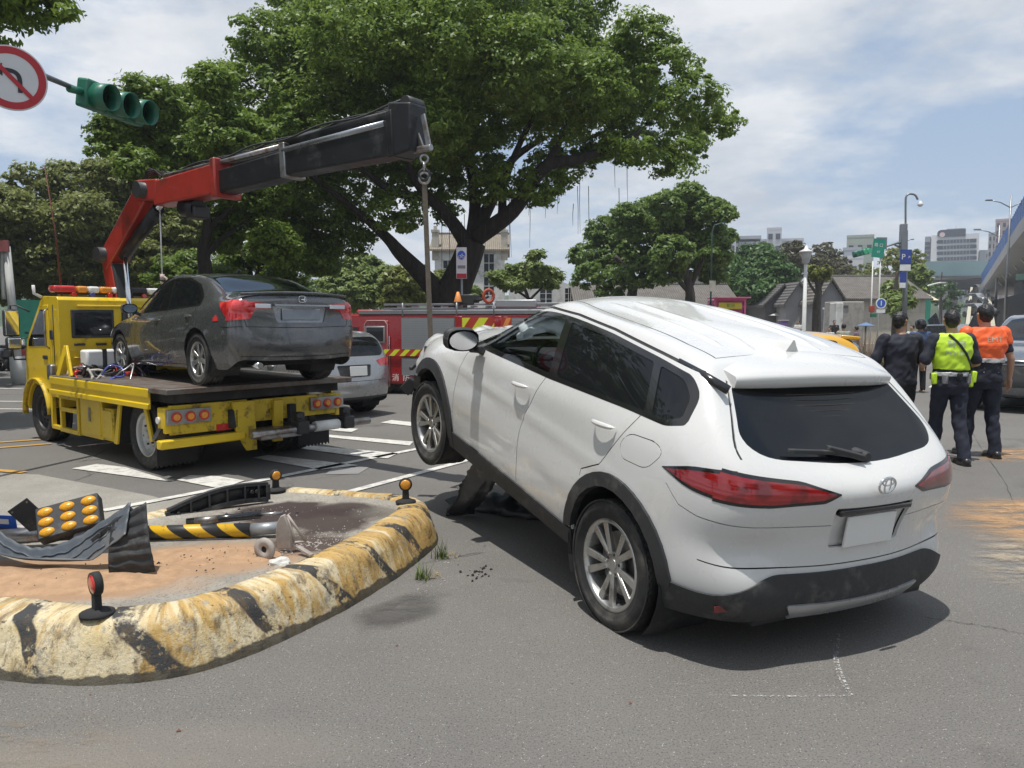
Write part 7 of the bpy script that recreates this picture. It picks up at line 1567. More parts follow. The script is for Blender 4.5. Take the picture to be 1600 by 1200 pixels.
def window(par,x,y,z,w,h,nx=2,nz=2,ax='y',sg=-1,fm='wall_white',name='window'):
    """frame with glazing bars standing 3 cm proud of a wall, pane behind"""
    b=MB(); t=.06*min(1,w/.9)+.015; 
    def B(cx,cz,sx,sz,d=.05):
        if ax=='y': b.box((x+cx,y+sg*.015,z+cz),(sx,d,sz))
        else: b.box((x+sg*.015,y+cx,z+cz),(d,sx,sz))
    for s_ in (-1,1): B(s_*w/2,0,t,h+t); B(0,s_*h/2,w+t,t)
    for i in range(1,nx): B(-w/2+w*i/nx,0,t*.7,h,.04)
    for i in range(1,nz): B(0,-h/2+h*i/nz,w,t*.7,.04)
    f=b.build(name,MATS[fm],par); q=MB()
    if ax=='y': q.box((x,y+sg*.004,z),(w,.012,h))
    else: q.box((x+sg*.004,y,z),(.012,w,h))
    q.build('pane',MATS['window_dark'],f); return f
def house(label,u0,u1,d,eave_v,ridge_v,depth,wall,roof,yaw=0,over=.35,name='house',wins=(),gable=0,group=None):
    """long side facing us from column u0 to u1 at distance d"""
    p0=at(u0,500,d); p1=at(u1,500,d); W_=(p1-p0).length; ze=at(u0,eave_v,d).z; zr=at(u0,ridge_v,d+depth/2).z
    t=thing(name,label,'house',((p0.x+p1.x)/2,d,0),(0,0,yaw),group)
    MB().prism([(-0.0,0),(depth,0),(depth,ze),(depth/2,zr-.12),(0,ze)],-W_/2,W_/2,'x').build('wall',MATS[wall],t)
    r=MB()
    for a,b_ in (((-over,ze-over*(zr-ze)/(depth/2)),(depth/2,zr)),((depth+over,ze-over*(zr-ze)/(depth/2)),(depth/2,zr))):
        r.add([(-W_/2-over,a[0],a[1]),(W_/2+over,a[0],a[1]),(W_/2+over,b_[0],b_[1]),(-W_/2-over,b_[0],b_[1]),(-W_/2-over,a[0],a[1]+.12),(W_/2+over,a[0],a[1]+.12),(W_/2+over,b_[0],b_[1]+.12),(-W_/2-over,b_[0],b_[1]+.12)],[(3,2,1,0),(4,5,6,7),(0,1,5,4),(1,2,6,5),(2,3,7,6),(3,0,4,7)])
    ro=r.build('roof',MATS[roof],t); MB().cyl((-W_/2-over,depth/2,zr+.10),(W_/2+over,depth/2,zr+.10),.12,n=8).build('ridge',MATS['tile_dark'],ro)
    for (wu,wv,ww,wh) in wins:
        p=at(wu,wv,d); window(t,p.x-t.location.x,0,p.z,ww,wh)
    return t
def white_house():
    d=54; t=house('white two storey house with a brown tiled roof and parapet posts behind the banyan trunk',680,788,d,389,368,5,'wall_white','tile_brown',wins=[(764,411,.75,1.3),(740,411,.75,1.3),(764,447,.75,1.3),(700,420,.7,1.2)])
    for u in (680,788):
        p=at(u,378,d); b=MB(); b.box((p.x-t.location.x,.15,p.z-.3),(.45,.4,1.9)); b.box((p.x-t.location.x,.15,p.z+.75),(.55,.5,.18)); b.box((p.x-t.location.x,.15,p.z+.95),(.22,.22,.3)); b.build('parapet_post',MATS['wall_beige'],t)
    x=at(790,440,d).x-t.location.x
    h=thing('side_wing','low white wing with a stepped gable and small barred windows right of the white house','house',(at(850,500,52).x,52,0)); h.name='house'
    pp=[at(u,v,52) for u,v in ((795,505),(795,452),(822,452),(822,446),(852,436),(880,441),(905,450),(905,505))]
    MB().prism([(p.x-h.location.x,max(0,p.z)) for p in pp],0,3.5,'y').build('wall',MATS['wall_white'],h)
    for u in (848,858,887,893): p=at(u,463,52); window(h,p.x-h.location.x,0,p.z,.40,1.1,1,3)
white_house()
house('long low house with a weathered grey brown tiled roof between the round trees',905,1150,49,478,447,7,'wall_beige','tile_grey')
p=thing('upper_storey','pale upper storey with a band of windows showing behind the round trees','building',(at(1055,445,58).x,58,0)); p.name='building'; MB().box((0,2,2.4),(4.2,4,4.8)).build('wall',MATS['wall_white'],p); MB().box((0,1.9,4.9),(4.8,4.6,.15)).build('roof',MATS['tile_grey'],p)
for k in range(4): window(p,-1.5+k,0,3.9,.8,.7,2,1)
# gabled grey houses
def gable(label,u0,u1,up,vp,ve,d,depth,wall,roof,vb=None,group=None):
    """gable end facing the camera, apex at (up,vp)"""
    a=at(u0,ve,d);b_=at(u1,ve,d);c=at(up,vp,d); t=thing('house',label,'house',(c.x,d,0),(0,0,0),group); x=t.location.x
    MB().prism([(a.x-x,0),(b_.x-x,0),(b_.x-x,b_.z),(0,c.z),(a.x-x,a.z)],0,depth,'y').build('wall',MATS[wall],t)
    r=MB()
    for e in (a,b_):
        o=.3; k=(e.z-c.z)/(e.x-c.x); ex=e.x-x+math.copysign(o,e.x-x); ez=e.z+k*math.copysign(o,e.x-x)
        r.add([(ex,-.35,ez),(0,-.35,c.z),(0,depth+.3,c.z),(ex,depth+.3,ez),(ex,-.35,ez+.16),(0,-.35,c.z+.16),(0,depth+.3,c.z+.16),(ex,depth+.3,ez+.16)],[(3,2,1,0),(4,5,6,7),(0,1,5,4),(1,2,6,5),(2,3,7,6),(3,0,4,7)])
    r.build('roof',MATS[roof],t); return t
gb='grey gabled houses on the far side'
gable('leftmost dark grey gabled house behind the yellow kiosk',1196,1236,1224,446,474,58,9,'wall_dark','tile_dark',group=gb); gable('middle grey gabled house left of the street lamp',1228,1270,1247,443,470,56,9,'wall_grey','tile_dark',group=gb)
gable('grey gabled house with a pale gable right of the forked tree',1280,1316,1298,438,466,53,6,'wall_grey','tile_grey',group=gb)
house('long grey tiled house behind the concrete block and the sign poles',1300,1445,54,466,434,8,'wall_beige','tile_grey')
o=thing('doorway','white framed glazed doorway left of the concrete block','doorway',(at(1296,500,50).x,50,0)); o.name='doorway'; zt=at(1296,482,50).z; b=MB()
for x in (-.3,.3): b.box((x,0,zt/2),(.1,.12,zt))
b.box((0,0,zt),(.9,.14,.12)); b.build('frame',MATS['far_white_paint'],o); MB().box((0,.03,zt/2),(.55,.03,zt-.1)).build('glazing',MATS['window_dark'],o)
o=thing('mural_wall','pale concrete block with a painted white left side standing before the long grey house','wall',(at(1327,500,46).x,46,0)); zt=at(1327,471,46).z
MB().box((0,.8,zt/2),(1.75,1.6,zt)).build('block',MATS['concrete'],o,bevel=.05); MB().box((-.80,-.02,zt/2+.02),(.42,1.0,zt*.93)).build('white_side',MATS['wall_white'],o,bevel=.05); MB().box((-.3,-.02,zt-.3),(.4,.06,.14)).build('bracket',MATS['wall_dark'],o)
# pale brown hut roof right of the P sign
o=thing('canopy','cream tent roof behind the blue parking sign','canopy',(at(1425,470,62).x,62,0)); P=[at(1414,440,62),at(1446,470,62),at(1414,470,62)]; x=o.location.x
MB().add([(P[0].x-x,0,P[0].z),(P[1].x-x,-2,P[1].z),(P[2].x-x,-2,P[2].z),(P[1].x-x,2,P[1].z),(P[2].x-x,2,P[2].z)],[(0,2,1),(0,3,4),(0,1,3),(0,4,2)]).build('cloth',mat('canvas',(.62,.55,.38),.8),o)
for dx in (P[1].x-x,P[2].x-x):
    for dy in (-1.9,1.9): MB().cyl((dx,dy,0),(dx,dy,P[1].z),.05,n=6).build('pole',MATS['pole_grey'],o)
for (u,v,lb) in ((1438,462,'green hoarding panel left of the cream tent roof'),(1402,472,'green hoarding panel behind the parking sign pole')):
    o=thing('hoarding',lb,'fence',(at(u,500,60).x,60,0)); z=at(u,v,60).z; MB().box((0,0,z/2),(1.5,.1,z)).build('panel',mat('hoarding_green',(.03,.22,.16),.6),o); MB().box((0,-.07,z/2),(.06,.06,z)).build('post',MATS['pole_grey'],o)
# pink booth, kiosk, parasols
def booth():
    d=37; a=at(1118,468,d); b_=at(1164,468,d); o=thing('pink_booth','pink framed booth with a yellow banner and goods on shelves above the car roof','booth',((a.x+b_.x)/2,d,0)); w=b_.x-a.x; z=a.z
    mat('pink_paint',(.70,.13,.30),.5); mat('banner_yellow',(.72,.62,.05),.6); mat('goods_white',(.6,.6,.62),.6); mat('goods_pink',(.6,.15,.3),.6)
    MB().box((0,.9,z/2),(w*.96,1.4,z*.98)).build('body',MATS['goods_pink'],o)
    for x in (-w/2,w/2): MB().box((x,0,z/2),(.09,.12,z)).build('post',MATS['pink_paint'],o)
    MB().box((0,0,z),(w+.1,.14,.10)).build('top_rail',MATS['pink_paint'],o); MB().box((0,.3,z+.08),(w+.2,1.8,.05)).build('roof',MATS['pink_paint'],o); MB().box((-.02,-.09,z-.30),(w*.78,.04,.30)).build('banner',MATS['banner_yellow'],o)
    text_mesh('lettering','歡迎',.2,mat('print_green',(.1,.3,.1),.6),o,frame((0,-.115,z-.30),(1,0,0),(0,0,1)),.001)
    r=random.Random(2)
    for k in range(3):
        for j in range(7): MB().box((-w*.38+w*.125*j,.14,z-.68-.42*k),(w*.08,.08,.30)).build('goods',MATS['goods_white' if r.random()<.6 else 'goods_pink'],o)
booth()
d=60; a=at(1232,478,d); b_=at(1250,478,d); o=thing('yellow_kiosk','yellow kiosk with a pale roof left of the white street lamp','kiosk',((a.x+b_.x)/2,d,0)); w=b_.x-a.x; z=a.z
mat('kiosk_yellow',(.62,.44,.03),.5); MB().box((0,.4,z*.48),(w*.85,.8,z*.96)).build('body',MATS['kiosk_yellow'],o,bevel=.02); MB().box((-.05,.3,z),(w*1.15,1.1,.16)).build('roof',mat('kiosk_roof',(.66,.60,.25),.5),o,bevel=.03); window(o,-.05,0,z*.66,w*.45,z*.24,1,1,fm='kiosk_yellow'); MB().box((0,-.02,z*.28),(w*.5,.03,z*.28)).build('panel',mat('kiosk_panel',(.5,.36,.05),.6),o)
MB().box((w*.45,.2,z*.55),(.25,.3,.6)).build('side_sign',MATS['wall_dark'],o)
def parasol(label,u,v,d,w,m):
    p=at(u,v,d); o=thing('parasol',label,'parasol',(p.x,d,0)); z=p.z; n=10
    MB().add([(0,0,z)]+[(w*math.cos(2*PI*k/n),w*math.sin(2*PI*k/n),z-.38*w) for k in range(n)],[(0,k+1,(k+1)%n+1) for k in range(n)]).build('canopy',m,o,solid=.02); MB().cyl((0,0,0),(0,0,z),.03,n=6).build('pole',MATS['pole_grey'],o)
parasol('pale parasol left of the yellow kiosk',1216,487,58,.75,MATS['cloth_white']); parasol('second pale parasol behind the yellow kiosk',1226,485,61,.6,MATS['cloth_white']); parasol('dark blue umbrella above the tall dry grass',1353,504,26,.30,mat('umbrella_blue',(.10,.17,.30),.6))
o=thing('stall_cloth','small purple stall table next to the yellow kiosk','stall',(at(1224,505,56).x,56,0)); MB().box((0,0,.8),(.55,.5,1.6)).build('cloth',mat('purple_cloth',(.16,.09,.26),.8),o,bevel=.03); MB().box((0,0,1.63),(.62,.56,.05)).build('top',MATS['cloth_white'],o)
# street lamp, white, with a conical head
d=36; p=at(1260,384,d); o=thing('street_lamp','white street lamp with a conical shade in front of the gabled houses','street lamp',(p.x,d,0)); z=p.z; mat('lamp_white',(.62,.62,.60),.5)
MB().tube([(0,0,0),(0,0,.9),(0,0,z-.85)],[.13,.10,.075],12).build('pole',MATS['lamp_white'],o); MB().lathe([(.001,z+.02),(.05,z),(.10,z-.14),(.30,z-.25),(.31,z-.30),(.02,z-.30)],'z',20).build('shade',MATS['lamp_white'],o); MB().lathe([(.25,z-.31),(.15,z-.78),(.05,z-.85),(.001,z-.85)],'z',16).build('lantern',mat('lantern',(.45,.46,.47),.3),o)
# tall curved lamp with mast arm, green sign and signals
def tall_lamp():
    d=42; b_=at(1415,500,d); o=thing('lamp_post','tall grey lamp post with a curved arm and a mast arm carrying a signal','street lamp',(b_.x,d,0)); g=MATS['pole_grey']; x0=b_.x
    L=lambda u,v: (at(u,v,d).x-x0,0,at(u,v,d).z)
    MB().tube([(0,0,0),L(1415,360)],[.13,.12],12).build('post',g,o); MB().tube(crom([L(1415,360),L(1415,320),L(1416,307),L(1422,303),L(1430,305),L(1434,312)],5),.055,8).build('curved_arm',g,o); MB().lathe([(.001,.12),(.05,.10),(.14,-.05),(.15,-.12),(.06,-.20),(.001,-.2)],'z',14).build('lamp_head',MATS['lamp_white'],o,loc=L(1438,317))
    MB().tube([L(1415,378),L(1400,380),L(1385,385),L(1352,392)],[.09,.07,.05,.04],8).build('mast_arm',g,o); MB().tube(crom([L(1413,392),L(1408,387),L(1398,383)],4),.05,6).build('arm_brace',g,o); MB().box(L(1411,372),(.32,.3,1.5)).build('control_box',g,o,bevel=.03)
    MB().tube([L(1416,376),L(1424,374),L(1428,374)],.03,6).build('small_arm',g,o)
    s=MB(); [s.cyl(Vector(L(1336+6*k,397-1.4*k)),Vector(L(1336+6*k,397-1.4*k))+Vector((.12,-.35,0)),.13,.15,14) for k in range(1)]
    h=MB().beam(L(1333,398),L(1356,392),.28,.34,up=(0,0,1)); ho=h.build('signal_housing',MATS['signal_green'],o,bevel=.04)
    for k in range(4):
        c=Vector(L(1336+6*k,397-1.5*k)); MB().cyl(c,c+Vector((.05,-.32,0)),.13,.14,n=14).build('visor',mat('signal_bright',(.06,.42,.22),.4) if k>1 else MATS['signal_green'],ho)
    # P sign and lower plates
    q=L(1413,402); MB().box((q[0],-.16,q[2]),(.62,.04,.80)).build('parking_sign',mat('parking_blue',(.02,.05,.25),.4),o); text_mesh('lettering','P',.42,MATS['white_plastic'],o,frame((q[0]-.14,-.185,q[2]),(1,0,0),(0,0,1)),.002); text_mesh('lettering','↗',.22,MATS['white_plastic'],o,frame((q[0]+.16,-.185,q[2]),(1,0,0),(0,0,1)),.002)
    q=L(1412,418); MB().box((q[0],-.16,q[2]),(.58,.04,.36)).build('lower_plate',MATS['white_plastic'],o); q=L(1410,434); MB().box((q[0]-.05,-.16,q[2]),(.34,.04,.60)).build('blue_plate',MATS['parking_blue'],o); q=L(1409,446); MB().box((q[0]-.05,-.17,q[2]),(.32,.04,.28)).build('lower_plate',MATS['white_plastic'],o)
tall_lamp()
def sign_pole(label,u,vt,d,base_v=505,r=.035,name='sign_post'):
    p=at(u,vt,d); o=thing(name,label,'sign',(p.x,d,0)); MB().tube([(0,0,0),(0,0,p.z)],r,8).build('post',MATS['lamp_white'],o); return o,p
o,p=sign_pole('green road name sign on a thin pole left of the tall lamp post',1377,375,40); q=at(1372,388,40); MB().box((q.x-p.x,-.05,q.z),(.62,.04,.95),(0,.10,0)).build('sign_plate',mat('road_green',(.01,.24,.16),.45),o); text_mesh('lettering','路 口',.2,MATS['white_plastic'],o,frame((q.x-p.x,-.075,q.z+.15),(1,0,-.1),(.1,0,1)),.001); text_mesh('lettering','ST',.16,MATS['white_plastic'],o,frame((q.x-p.x,-.075,q.z-.2),(1,0,-.1),(.1,0,1)),.001); q2=at(1374,380,40); MB().box((q2.x-p.x+.12,.02,q2.z),(.55,.04,.6)).build('rear_plate',MATS['pole_grey'],o)
q=at(1376,474,40); MB().lathe([(.001,-.06),(.22,-.06),(.22,-.03),(.001,-.03)],'y',24,(q.x-p.x,0,q.z),smooth=False).build('blue_disc',MATS['sign_blue'],o); MB().lathe([(.22,-.065),(.27,-.065),(.27,-.03),(.22,-.03)],'y',24,(q.x-p.x,0,q.z),closed=True,smooth=False).build('disc_rim',MATS['white_plastic'],o); MB().beam((q.x-p.x,-.07,q.z+.13),(q.x-p.x,-.07,q.z-.12),.05,.02,up=(0,1,0)).build('arrow',MATS['white_plastic'],o); MB().box((q.x-p.x,-.04,q.z-.4),(.45,.03,.18)).build('lower_plate',MATS['white_plastic'],o)
o,p=sign_pole('thin white pole with a red pedestrian signal left of the green sign',1364,408,41); q=at(1361,483,41); MB().box((q.x-p.x,-.08,q.z),(.26,.16,.34)).build('signal_box',MATS['hose_red'],o,bevel=.02); MB().box((q.x-p.x+.1,-.08,q.z-.32),(.3,.16,.2)).build('signal_box',MATS['signal_green'],o,bevel=.02)
d=20; p=at(721,388,d); o=thing('blue_circle_sign','white panel with a blue round cycle sign and a red strip before the banyan trunk','sign',(p.x+.0,d,0)); MB().tube([(0,.03,0),(0,.03,p.z-.3)],.03,8).build('post',MATS['pole_grey'],o); zc=at(721,411,d).z
MB().box((0,0,zc),(.27,.02,.80)).build('sign_plate',MATS['sign_white'],o); MB().lathe([(.001,-.016),(.115,-.016),(.115,-.01),(.001,-.01)],'y',24,(0,0,zc+.20),smooth=False).build('blue_disc',MATS['sign_blue'],o).scale=(.9,1,1)
c=MB(); c.tube([(.035*math.cos(a)-.04,-.02,zc+.16+.035*math.sin(a)) for a in [2*PI*k/14 for k in range(15)]],.006,4,caps=False); c.tube([(.035*math.cos(a)+.045,-.02,zc+.16+.035*math.sin(a)) for a in [2*PI*k/14 for k in range(15)]],.006,4,caps=False); c.beam((-.04,-.02,zc+.16),(.02,-.02,zc+.24),.01,.01); c.beam((.02,-.02,zc+.24),(.045,-.02,zc+.16),.01,.01); c.build('cycle_symbol',MATS['white_plastic'],o)
MB().box((0,-.013,zc-.33),(.25,.006,.12)).build('red_strip',MATS['sign_red'],o); MB().box((0,-.013,zc-.10),(.20,.006,.08)).build('print',MATS['pole_grey'],o)
# dark thin post by the booth and lamp pole behind the round trees
d=36; p=at(1113,352,d); o=thing('thin_post','thin dark street lamp post in front of the round trees by the pink booth','street lamp',(p.x,d,0)); MB().tube([(0,0,0),(0,0,p.z-.3),(.1,0,p.z),(.6,0,p.z+.15)],[.05,.035,.03,.025],8).build('post',mat('post_green',(.03,.07,.06),.5),o); z=at(1116,447,d).z; MB().box((.05,-.06,z),(.28,.06,.5)).build('plate',MATS['wall_beige'],o); z=at(1110,480,d).z; MB().box((-.05,-.05,z),(.34,.2,.24)).build('signal_box',MATS['dark_metal'],o)
# white pole at the far left with a small reddish sign
p=gp(32,600); o=thing('white_pole','pale leaning utility pole at the far left behind the truck mirror','pole',(p[0],p[1],0)); b_=at(10,385,p[1]); MB().tube([(0,0,0),(-.05,0,.7)],[.20,.17],12).build('footing',mat('pole_pale',(.5,.5,.48),.6),o); MB().tube([(-.05,0,.7),(b_.x-p[0],0,b_.z)],[.10,.085],12).build('post',MATS['pole_pale'],o); MB().box((b_.x-p[0]-.05,-.1,b_.z),(.35,.05,.28)).build('sign_plate',mat('pole_sign',(.35,.12,.12),.5),o); a=at(4,430,p[1]); MB().tube(crom([(a.x-p[0],0,a.z-.6),(a.x-p[0],0,a.z),(b_.x-p[0]-.1,0,b_.z-.1)],5),.05,8).build('brace',MATS['pole_pale'],o)
o=thing('green_fence_panel','dark green hoarding panel behind the truck mirror','fence',(at(45,480,30).x,30,0)); MB().box((0,0,1.2),(1.6,.08,2.4)).build('panel',MATS['hoarding_green'],o); MB().box((.7,-.06,1.2),(.08,.08,2.5)).build('post',MATS['pole_grey'],o)
# parked scooters at the far left
def scooter(label,x,y,yaw,m):
    t=thing('scooter',label,'scooter',(x,y,0),(0,0,yaw),'parked scooters at the far left')
    for wx in (-.60,.62):
        MB().lathe([(.10,-.045),(.21,-.05),(.235,0),(.21,.05),(.10,.045)],'y',20,(wx,0,.235),closed=True).build('wheel',MATS['tyre'],t)
    b=MB(); b.prism([(-.80,.42),(-.75,.70),(-.15,.72),(-.05,.55),(.02,.30),(.35,.28),(.42,.75),(.50,1.0),(.58,.98),(.60,.60),(.50,.22),(.05,.18),(-.45,.25)],-.15,.15,'y'); b.build('body',MATS[m],t,bevel=.05); MB().box((-.42,0,.78),(.68,.27,.09)).build('seat',MATS['rubber_black'],t,bevel=.03)
    MB().tube([(.46,-.30,1.04),(.52,0,1.02),(.46,.30,1.04)],.018,6).build('handlebar',MATS['dark_metal'],t); MB().tube([(.62,0,.235),(.50,0,.9)],.03,6).build('fork',MATS['steel'],t); MB().box((.62,0,.85),(.08,.2,.14)).build('headlight',MATS['clear_lens'],t,bevel=.03)
    for sg in (1,-1): MB().box((.5,sg*.28,1.20),(.03,.10,.07)).build('mirror',MATS['dark_metal'],t)
for k,(u,c,l) in enumerate(((-8,'silver_paint','silver scooter parked leftmost by the white pole'),(6,'dark_metal','black scooter parked second by the white pole'),(20,'fire_red','dark red scooter parked nearest to the white pole'),(-24,'far_white_paint','white scooter parked at the left edge'))):
    p=gp(u,582); scooter(l,p[0],p[1]+1.2,1.2+.1*k,c)
# tall dry ornamental grass in its bed and the strip of lawn
d=18.5; p=at(1342,500,d); tag(sheet('lawn',[(1300,600),(1430,600),(1425,566),(1310,566)],mat('lawn_green',(.10,.20,.03),.9,var=.3,scale=6,bump=.5,bscale=40),.05,kind='stuff'),kind='stuff')
tag(tuft('ornamental_grass',None,(p.x-.05,d,0),1500,1.42,.55,mat('dry_grass',(.28,.20,.14),.85,var=.45,scale=9),seed=5,w=.007,wide=.62),'tall brownish ornamental grass between the taxi and the navy shirt',kind='stuff')
tag(tuft('ornamental_grass',None,(p.x+.1,d-.2,0),700,.95,.5,MATS['grass_green'],seed=6,w=.008,wide=.6),'green lower blades of the ornamental grass',kind='stuff')
# far cars
def far_car(label,u,v,d,z,yaw,m,s=1.0,name='far_car'):
    p=at(u,v,d); t=thing('car',label,'car',(p.x,d,z),(0,0,yaw)); t.scale=(s,s,s)
    b=MB(); b.prism([(-2.1,.35),(-2.15,.85),(-1.9,1.0),(-1.3,1.42),(.4,1.45),(1.1,1.0),(2.0,.85),(2.15,.6),(2.1,.3)],-.85,.85,'y'); b.build('body',MATS[m],t,bevel=.12,segs=3)
    MB().prism([(-1.78,1.02),(-1.28,1.36),(.36,1.39),(.95,1.02)],-.862,.862,'y').build('side_window',MATS['window_dark'],t); MB().beam((-1.92,0,1.02),(-1.36,0,1.38),1.4,.03,up=(0,1,0)).build('rear_window',MATS['window_dark'],t); MB().beam((.46,0,1.42),(1.1,0,1.02),1.4,.03,up=(0,1,0)).build('windscreen',MATS['window_dark'],t)
    for x in (-1.3,1.3):
        for y in (-.8,.8): MB().cyl((x,y-.1,.32),(x,y+.1,.32),.32,n=18).build('wheel',MATS['tyre'],t)
    for y in (-.62,.62): MB().box((-2.12,y,.78),(.08,.3,.16)).build('tail_light',MATS['red_plastic'],t); MB().box((2.10,y,.70),(.08,.32,.15)).build('headlight',MATS['clear_lens'],t)
    return t
far_car('pale blue grey car seen between the heads of the police officer and the orange vest',1503,500,34,0,-1.45,'dark_silver_paint'); 
# elevated road, bridge and ramp on the right
mat('steel_teal',(.20,.30,.31),.5,var=.08,scale=.3); mat('bridge_concrete',(.30,.30,.31),.8,var=.12,scale=.3); mat('rail_blue',(.06,.13,.34),.5); mat('under_dark',(.05,.052,.056),.8); mat('barrier_cream',(.45,.42,.33),.8)
def crossing_bridge():
    d=125; a=at(1430,424,d); b_=at(1575,408,d); t=thing('elevated_road','teal sided elevated road crossing the street in the distance','bridge',(a.x,d,0)); L=60; z=at(1500,432,d).z; x=a.x
    MB().beam((-1,0,z+.2),(L,12,z+1.6),9,1.5).build('deck',MATS['bridge_concrete'],t); MB().beam((-1,-4.6,z+.9),(L,7.4,z+2.3),.35,2.3,up=(0,0,1)).build('side_barrier',MATS['steel_teal'],t)
    MB().beam((-1,-4.7,z-1.6),(L,7.3,z-.3),1.0,1.6).build('girder',MATS['under_dark'],t)
    for u in (1489,1528,1545):
        p=at(u,470,d); MB().box((p.x-x,1,(z-1)/2),(1.6,1.8,z-1)).build('pier',MATS['bridge_concrete'],t)
    return t
crossing_bridge()
def ramp():
    # the near ramp climbing towards the right edge, blue fence on top
    t=thing('ramp','sloping concrete flyover with a blue fence at the right edge above a dark block painted in for underpass shade','bridge',(0,0,0)); E=[(1536,452,120),(1556,425,92),(1575,398,74),(1600,362,60),(1650,300,48),(1760,190,40)]
    P=[at(u,v,d) for u,v,d in E]; t.location=(P[0].x,P[0].y,0); o=t.location.copy()
    for i in range(5):
        a,b_=P[i]-o,P[i+1]-o; MB().beam(a-Vector((-3.0,0,.45)),b_-Vector((-3.0,0,.45)),6.5,.9).build('deck',MATS['bridge_concrete'],t); MB().beam(a+Vector((-.3,0,.2)),b_+Vector((-.3,0,.2)),.25,.9,up=(0,0,1)).build('parapet',MATS['bridge_concrete'],t)
        n=int((b_-a).length/ (2.2 if i<2 else 1.3)); 
        for k in range(n):
            q=a.lerp(b_,k/n)+Vector((-.3,0,1.4)); MB().box(q,(.09,.09,2.0)).build('fence_post',MATS['rail_blue'],t)
        for hz in (.9,1.35,1.8,2.3): MB().beam(a+Vector((-.3,0,hz)),b_+Vector((-.3,0,hz)),.05,.10).build('fence_rail',MATS['rail_blue'],t)
        MB().beam(a+Vector((-.3,0,1.55)),b_+Vector((-.3,0,1.55)),.03,1.2).build('fence_screen',mat('screen_blue',(.09,.17,.36),.5),t)
    for (u,d) in ((1560,96),(1585,76),(1610,62)):
        p=at(u,480,d)-o; zt=float(np.interp(u,[e[0] for e in E],[q.z for q in P])); MB().box((p.x+3,0+p.y,zt/2-.4),(1.4,1.4,zt-.8)).build('pier',MATS['bridge_concrete'],t)
    b=MB(); p=at(1556,470,104)-o; q=at(1730,470,44)-o; b.prism([(p.x,p.y),(q.x,q.y),(q.x+30,q.y+6),(p.x+40,p.y+6)],0,4.4,'z'); b.build('underpass_shade',MATS['under_dark'],t)  # dark solid block stands in for the shade under the ramp
    a=at(1575,433,70)-o; c=at(1640,428,52)-o; MB().beam(a+Vector((1,0,0)),c+Vector((1,0,0)),.5,.55).build('green_girder',mat('girder_green',(.04,.13,.10),.6),t)
    for k in range(9):
        f=k/8; p=P[1].lerp(P[4],f)-o; MB().beam(p+Vector((0,0,-.6)),p+Vector((.8,0,-1.6)),.12,.12).build('bracket',MATS['barrier_cream'],t)
    # street ramp with cars coming down
    r=thing('down_ramp','straight ramp road with cream side walls rising to the bridge','ramp',(0,0,0)); A1,A2=at(1512,505,60),at(1552,505,60); B1,B2=at(1519,446,150),at(1542,446,150); r.location=(A1.x,A1.y,0); o2=Vector(r.location)
    MB().add([A1-o2-Vector((0,0,A1.z-.05)),A2-o2-Vector((0,0,A2.z-.05)),B2-o2,B1-o2],[(0,1,2,3)]).build('carriageway',MATS['bridge_concrete'],r,solid=.4)
    for a,b_ in ((A1,B1),(A2,B2)): MB().beam(Vector((a.x,a.y,.6))-o2,b_-o2+Vector((0,0,.5)),.3,1.2).build('side_wall',MATS['barrier_cream'],r)
    for k,(v,f,m,l) in enumerate(((476,.22,'silver_paint','pale car lowest on the ramp above the orange vest wearer'),(465,.42,'silver_paint','middle one of the three cars on the ramp'),(454,.68,'silver_paint','silver car highest on the ramp'))):
        p=A1.lerp(B1,f)*.5+A2.lerp(B2,f)*.5; z=(B1.z)*f+.1; far_car(l,1528,v,float(p.y),z,-1.6,m).location=(p.x,p.y,z)
ramp()
for i,(u,v,d,lb) in enumerate(((1580,306,60,'double arm street lamp above the flyover, tallest'),(1562,352,90,'double arm street lamp on the flyover behind the first'))):
    p=at(u,v,d); o=thing('street_lamp',lb,'street lamp',(p.x,d,0)); z=p.z; k=d/60
    MB().tube([(0,0,0),(0,0,z)],[.12*k,.06*k],8).build('pole',MATS['pole_grey'],o)
    for sx in (-1,1): MB().tube([(0,0,z-.9*k),(sx*.8*k,0,z-.5*k),(sx*1.5*k,0,z-.35*k)],.04*k,6).build('arm',MATS['pole_grey'],o); MB().box((sx*1.7*k,0,z-.33*k),(.5*k,.2*k,.12*k)).build('lamp_head',MATS['pole_grey'],o,bevel=.04)
for i,(u,v,d,lb) in enumerate(((1429,436,75,'thin curved street lamp nearest to the police officer head'),(1446,444,95,'second thin curved street lamp over the street'),(1455,448,120,'third thin curved street lamp farthest down the street'))):
    p=at(u,v,d); o=thing('street_lamp',lb,'street lamp',(p.x,d,0)); k=d/75; MB().tube(crom([(0,0,0),(0,0,p.z-1.2*k),(.1*k,0,p.z-.3*k),(.8*k,0,p.z),(1.5*k,0,p.z+.15*k)],5),.08*k,6).build('pole',MATS['lamp_white'],o); MB().box((1.7*k,0,p.z+.15*k),(.5*k,.2*k,.12*k)).build('lamp_head',MATS['lamp_white'],o)
